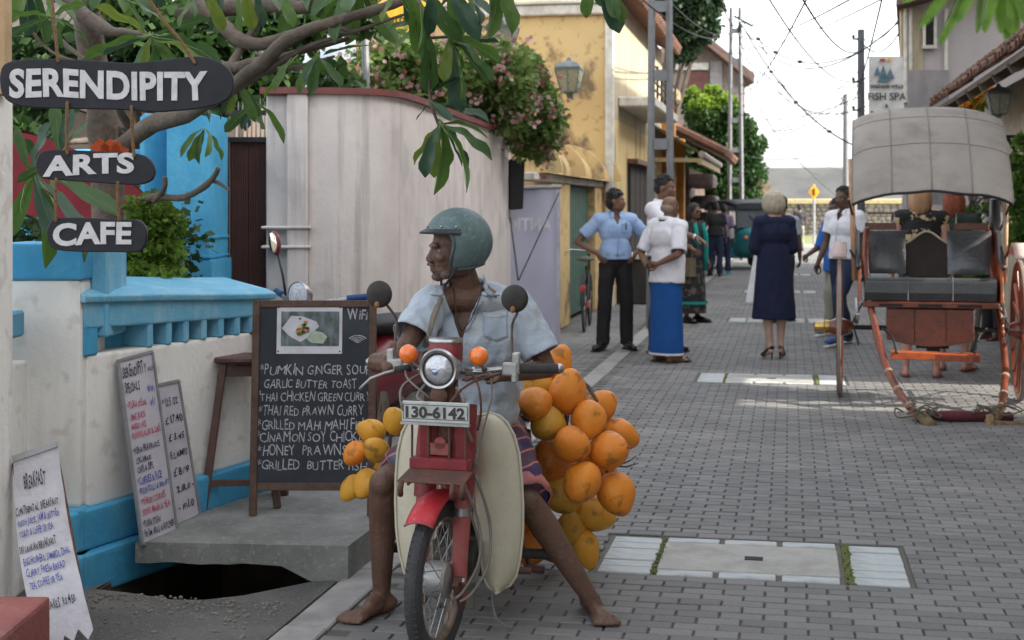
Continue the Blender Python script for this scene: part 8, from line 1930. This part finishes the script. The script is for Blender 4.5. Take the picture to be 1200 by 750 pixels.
WL = ['highest cable from the ladder pole top to the dark round pole, carrying joints', 'cable from the ladder pole top to the pink house eave', 'long sagging cable from the ladder pole crossarm to the distant pale pole', 'cable from under the ladder pole crossarm to the distant pale pole bracket', 'thick knotted cable running down from the ladder pole behind the sign',
  'deepest sagging cable from the ladder pole to the distant pale pole', 'cable coming from overhead down to the dark round pole top', 'thin cable coming from overhead down to the middle of the dark pole', 'cable from the ladder pole up to the right, upper of two', 'cable from the ladder pole up to the right, lower of two',
  'nearly level low cable from the ladder pole to the dark pole', 'thin level cable above the low one between ladder pole and dark pole', 'thin cable from the dark pole up to the pink house eave', 'thicker cable from the dark pole to the pink house wall', 'cable from the top edge of the picture to the ladder pole top', 'thin cable slanting from the ladder pole to the street end',
  'lowest cable leaving the green tree towards the distant pole', 'short cable from the ladder pole to the gabled house', 'thin cable rising from the green tree to the dark round pole', 'cable from the near ladder pole to the far ladder pole', 'thin cable rising from low behind the tree to the dark pole', 'thin cable from the ladder pole to low on the distant pale pole',
  'cable entering at the top left of the sky and ending on the far ladder pole', 'cable slanting from the top edge down left to the ladder pole middle', 'steep cable from the top edge beside the palm to the distant pale pole', 'cable crossing the whole sky from the ladder pole to the fish spa sign top', 'lower cable crossing the sky from the ladder pole to the fish spa sign',
  'short cable from the distant pale pole up to the fish spa sign', 'thick low cable from the green tree to the distant pale pole', 'cable falling from the ladder pole towards the yellow diamond sign']
for k, (a, b, sag, r_) in enumerate(WR_):
    A_, B_2 = V(*a), V(*b); P = []
    for i in range(25):
        t_ = i/24; p = A_.lerp(B_2, t_); p.z -= sag*4*t_*(1-t_); P.append(p)
    g = MB().tube(P, r_*.8, 5)
    if k in (0, 4): 
        for q in (5, 9, 14): g.ell(P[q], (.07, .07, .05), n=6, m=4)
    o = one('power_line', WL[k], 'cable', g, m_wire, group='overhead cables across the street')
# ============================================================ THREE WHEELER
m_tk = M('teal_enamel', (.03, .20, .23), (.025, .17, .2), rough=.35, coat=.4, bump=.05); m_tkr = M('dark_hood_vinyl', (.05, .055, .06), rough=.6)
b = V(873, 243, 36); b.z = 0; tk = thing('three_wheeler', 'teal three wheeled taxi with dark roof parked facing the camera far down the street', 'three wheeler', b, YAW+PI+.25)
def ring(y, w_, z0, z1, n=16, p=.5): return [Vector((w_*(abs(math.cos(a))**p)*(1 if math.cos(a) > 0 else -1), y, (z0+z1)/2+(z1-z0)/2*(abs(math.sin(a))**p)*(1 if math.sin(a) > 0 else -1))) for a in [2*PI*(i+.5)/n for i in range(n)]]
obj('body', MB().loft([ring(-1.25, .60, .35, 1.0), ring(-.9, .66, .28, 1.05), ring(.0, .66, .26, .55), ring(.55, .62, .28, .60)]), m_tk, tk, smooth=2)
obj('nose', MB().loft([ring(.45, .60, .30, 1.08), ring(.85, .50, .34, 1.05), ring(1.1, .30, .40, .95), ring(1.18, .12, .5, .85)]), m_tk, tk, smooth=2)
obj('roof', MB().loft([ring(-1.3, .58, 1.45, 1.62), ring(-.9, .64, 1.55, 1.74), ring(.2, .62, 1.58, 1.76), ring(.72, .55, 1.50, 1.66)]), m_tkr, tk, smooth=2)
obj('windscreen', MB().hexa([(-.54, .82, 1.05), (.54, .82, 1.05), (.50, .66, 1.52), (-.50, .66, 1.52)], (0, -.02, 0)), M('screen_glass', (.08, .1, .11), rough=.08, spec=.8, bump=0), tk)
for s_ in (-1, 1):
    obj('screen_pillar', MB().cyl((s_*.56, .80, 1.0), (s_*.52, .66, 1.55), .03), m_tkr, tk); obj('rear_pillar', MB().cyl((s_*.62, -.85, 1.0), (s_*.62, -.9, 1.6), .03), m_tkr, tk)
    obj('indicator_light', MB().ell((s_*.40, .98, .80), (.06, .04, .05)), m_amb, tk, smooth=True)
    obj('rear_wheel', MB().lathe([(.05, -.05), (.20, -.06), (.24, 0), (.20, .06), (.05, .05)], (s_*.58, -.85, .24), 'X', 18), m_tyre, tk, smooth=2)
obj('front_wheel', MB().lathe([(.05, -.05), (.20, -.06), (.24, 0), (.20, .06), (.05, .05)], (0, .95, .24), 'X', 18), m_tyre, tk, smooth=2)
obj('headlight', MB().ell((0, 1.16, .72), (.10, .06, .10)), M('lamp_pale', (.6, .6, .55), rough=.15), tk, smooth=True)
obj('wiper', MB().cyl((0, .81, 1.08), (.2, .74, 1.35), .01), m_black, tk); obj('bench_seat', MB().bx((-.55, -.8, .55), (.55, -.3, .75)).bx((-.55, -.9, .7), (.55, -.78, 1.1)), m_black, tk, bevel=.04)
# ============================================================ BICYCLE AND PLINTH BY THE SHUTTERS
bb = V(688, 243, 18.2); bb.z = 0; by = thing('bicycle', 'old bicycle with wide saddle leaning by the green shutters', 'bicycle', bb, YAW-.12)
for y, n_ in ((.52, 'front_wheel'), (-.52, 'rear_wheel')):
    w_ = obj(n_, MB().lathe([(.31, -.015), (.335, -.014), (.345, 0), (.335, .014), (.31, .015)], (0, y, .345), 'X', 32, close=True), m_tyre, by, smooth=2)
    g = MB()
    for k in range(20): a = 2*PI*k/20; g.cyl((0.015*(1 if k % 2 else -1), y, .345), (0, y+.31*math.cos(a), .345+.31*math.sin(a)), .002, n=4)
    obj('spokes', g, m_chr, w_)
obj('frame', MB().tube([(0, -.52, .345), (0, -.08, .30), (0, .38, .75), (0, -.16, .80), (0, -.08, .30)], .016, 8).tube([(0, -.52, .345), (0, -.15, .76)], .012, 8).tube([(0, .52, .345), (0, .40, .70), (0, .37, .95)], .016, 8), M('bicycle_black', (.03, .035, .03), rough=.4), by, smooth=2)
obj('handlebar', MB().tube([(-.28, .22, .98), (-.24, .36, 1.0), (0, .38, .98), (.24, .36, 1.0), (.28, .22, .98)], .011, 8), m_chr, by, smooth=True)
obj('saddle', MB().loft([[Vector((w_*math.cos(a), y, .90+.03*math.sin(a))) for a in [2*PI*i/12 for i in range(12)]] for y, w_ in ((-.34, .06), (-.28, .12), (-.18, .10), (-.04, .03))]), M('saddle_grey', (.16, .16, .15)), by, smooth=True)
obj('chain_guard', MB().box((.03, -.3, .33), (.015, .45, .08)), M('red_guard', (.4, .05, .05)), by, bevel=.01); obj('rear_reflector', MB().ell((0, -.83, .55), (.04, .02, .05)), M('red_guard', (.4, .05, .05)), by)
obj('mudguard', MB().grid(lambda i, j: Vector(((j-.5)*.06, -.52+.37*math.cos(R(40+140*i)), .345+.37*math.sin(R(40+140*i)))), 14, 2), m_black, by, smooth=True)
pc = L(748, -2.45, 0); pt_ = thing('shop_plinth', 'dark stone plinth with a pale ledge behind the two men in white', 'plinth', pc, 0)
obj('block', MB().bx((-.25, -.9, 0), (.25, .9, .72)), M('dark_stone', (.05, .045, .045), bump=.5), pt_, bevel=.02); obj('ledge', MB().bx((-.29, -.95, .72), (.29, .95, .78)), m_trim, pt_, bevel=.01)
# ============================================================ TREES AND PLANTS
def tree(name, label, px, d, blobs, n, size, ma, mb_, seed, cat='tree', trunk_r=.14):
    b = V(px, 243, d); b.z = 0; t = thing(name, label, cat, b); cl_ = [(V(x, y, d+dz), Vector((r_, r_, r_*.85))) for x, y, dz, r_ in blobs]
    g = MB(); P = [b, b+Vector((.1, 0, .9)), b+Vector((-.05, .05, 1.8))]; g.tube(cr(P, 4), [trunk_r*(1-.3*i/8) for i in range(9)], 9)
    for c, r_ in cl_: g.tube(cr([P[-1]-Vector((0, 0, .3)), P[-1].lerp(c, .5)+Vector((.1, 0, .15)), c], 3), [trunk_r*.5, trunk_r*.45, trunk_r*.35, trunk_r*.28, trunk_r*.2, trunk_r*.12, trunk_r*.06], 6)
    obj('trunk', g, m_bark, t, world=True, smooth=True); f = obj('crown', foliage(cl_, n, size, seed), ma, t, world=True); f['kind'] = 'stuff'
    if mb_:
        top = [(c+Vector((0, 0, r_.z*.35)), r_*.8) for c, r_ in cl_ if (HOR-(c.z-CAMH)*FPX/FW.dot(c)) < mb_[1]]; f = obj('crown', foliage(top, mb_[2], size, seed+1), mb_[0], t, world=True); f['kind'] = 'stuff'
    return t
m_t1 = fmat('street_tree_leaf', (.05, .115, .03), (.025, .06, .018), .3); m_t2 = fmat('sunlit_leaf', (.26, .36, .04), (.14, .24, .03), .5); m_t3 = fmat('dark_tree_leaf', (.03, .065, .025), (.018, .04, .016), .25)
tree('street_tree', 'round green street tree with a bright yellow green top in the middle distance', 850, 45.5, [(850, 160, 0, 1.0), (835, 190, .3, 1.0), (870, 175, .2, .8), (815, 165, 0, .8), (880, 200, 0, .6), (850, 215, 0, .9), (825, 135, -.5, .7), (850, 130, -.4, .6), (865, 150, 0, .7), (884, 170, 0, .45), (840, 225, 0, .8), (815, 200, 0, .7), (875, 225, .3, .5), (812, 118, 0, .45), (835, 115, 0, .45)], 26000, .14, m_t1, (m_t2, 142, 5200), 21)  # sunlight on the upper crown put into a brighter leaf colour
tree('dark_tree', 'dark leafy tree rising behind the cream house at the top of the picture', 762, 40, [(800, 10, 0, 1.1), (820, 30, 0, .7), (795, 40, 0, .7), (785, -10, 0, 1.2), (820, -15, 0, .9), (800, 60, 0, .5), (830, 5, .2, .5)], 15000, .16, m_t3, None, 22, trunk_r=.2)
tree('roadside_tree', 'bare pinkish leafed tree beyond the woman at the far end of the street', 887, 66, [(888, 225, 0, .8), (880, 240, 0, .7), (892, 210, 0, .4)], 2500, .12, fmat('dry_leaf', (.32, .24, .17), (.2, .17, .1)), None, 23)
tree('potted_bush', 'green bush with small white flowers behind the rickshaw seat', 1140, 15.2, [(1128, 262, 0, .22), (1150, 258, 0, .25), (1140, 280, 0, .28), (1165, 275, .1, .25), (1120, 290, 0, .25), (1145, 310, 0, .3)], 5000, .06, fmat('bush2_leaf', (.12, .22, .05), (.05, .11, .03)), None, 24, 'bush', .03)
tree('wall_climber', 'green climbing plant at the right edge under the lantern', 1196, 14.2, [(1192, 190, 0, .14), (1200, 215, 0, .18), (1190, 240, 0, .13), (1205, 270, 0, .25), (1198, 165, 0, .09)], 3000, .06, fmat('bush3_leaf', (.16, .27, .05), (.07, .14, .03), .5), None, 25, 'climber', .03)
g = MB(); rr = random.Random(31)
for k in range(60):
    p = V(rr.uniform(1118, 1168), rr.uniform(250, 275), 14.95); s_ = rr.uniform(.012, .026); g.ell(p, (s_, s_, s_), n=6, m=4)
tag(one('white_blossom', 'small white flowers scattered on the bush behind the rickshaw seat', 'flowers', g, m_trim), kind='stuff')
t = tree('orange_creeper', 'orange flowering creeper under the tiled eave', 1145, 20.3, [(1135, 128, 0, .16), (1148, 118, 0, .18), (1142, 124, 0, .15), (1156, 112, 0, .12)], 900, .08, fmat('creeper_leaf', (.3, .32, .04), (.2, .24, .03), .5), (M('orange_petal', (.75, .16, .03), (.6, .3, .05), bump=0, tr=.4), 200, 900), 26, 'creeper', .03)
pm = thing('palm_tree', 'palm with bright backlit fronds hanging in at the top right', 'palm tree', V(1235, 243, 17)); pm.location.z = 0
ct = V(1175, -60, 17)
obj('trunk', MB().tube(cr([pm.location.copy(), V(1225, 60, 17), ct], 6), .10, 9), m_bark, pm, world=True, smooth=True)
m_pf = M('palm_leaflet', (.20, .36, .05), (.13, .26, .035), bump=0, tr=.55, rough=.5)
for ex, ey, sg in ((1078, 25, 60), (1100, 45, 50), (1062, -5, 40), (1186, 45, 10), (1150, 30, 35), (1205, 20, 10), (1120, 18, 50), (1178, 30, 10)):
    e = V(ex, ey, 16.6); mid = ct.lerp(e, .5)+Vector((0, 0, .25)); Q = cr([ct, mid, e], 10); fr = obj('frond', MB().tube(Q, [.018*(1-.04*i) for i in range(len(Q))], 5), m_pf, pm, world=True)
    g = MB()
    for i in range(3, len(Q)-1):
        t_ = (Q[i+1]-Q[i-1]).normalized(); sd_ = t_.cross(Vector((0, 0, 1))).normalized()
        for s_ in (-1, 1):
            for h in (0, .5):
                b_ = Q[i].lerp(Q[i+1], h); d_ = (t_*.7+sd_*s_*.6+Vector((0, 0, -.75))).normalized(); l_ = .34*math.sin(PI*min(.95, (i+h)/len(Q)))+.06; wv = t_.cross(d_).normalized().cross(d_)*.018; g.add([b_, b_+d_*l_*.5+wv, b_+d_*l_, b_+d_*l_*.5-wv], [(0, 1, 2, 3)])
    tag(obj('leaflet', g.mesh('leaflet', fix=False), m_pf, fr, world=True), kind='stuff')
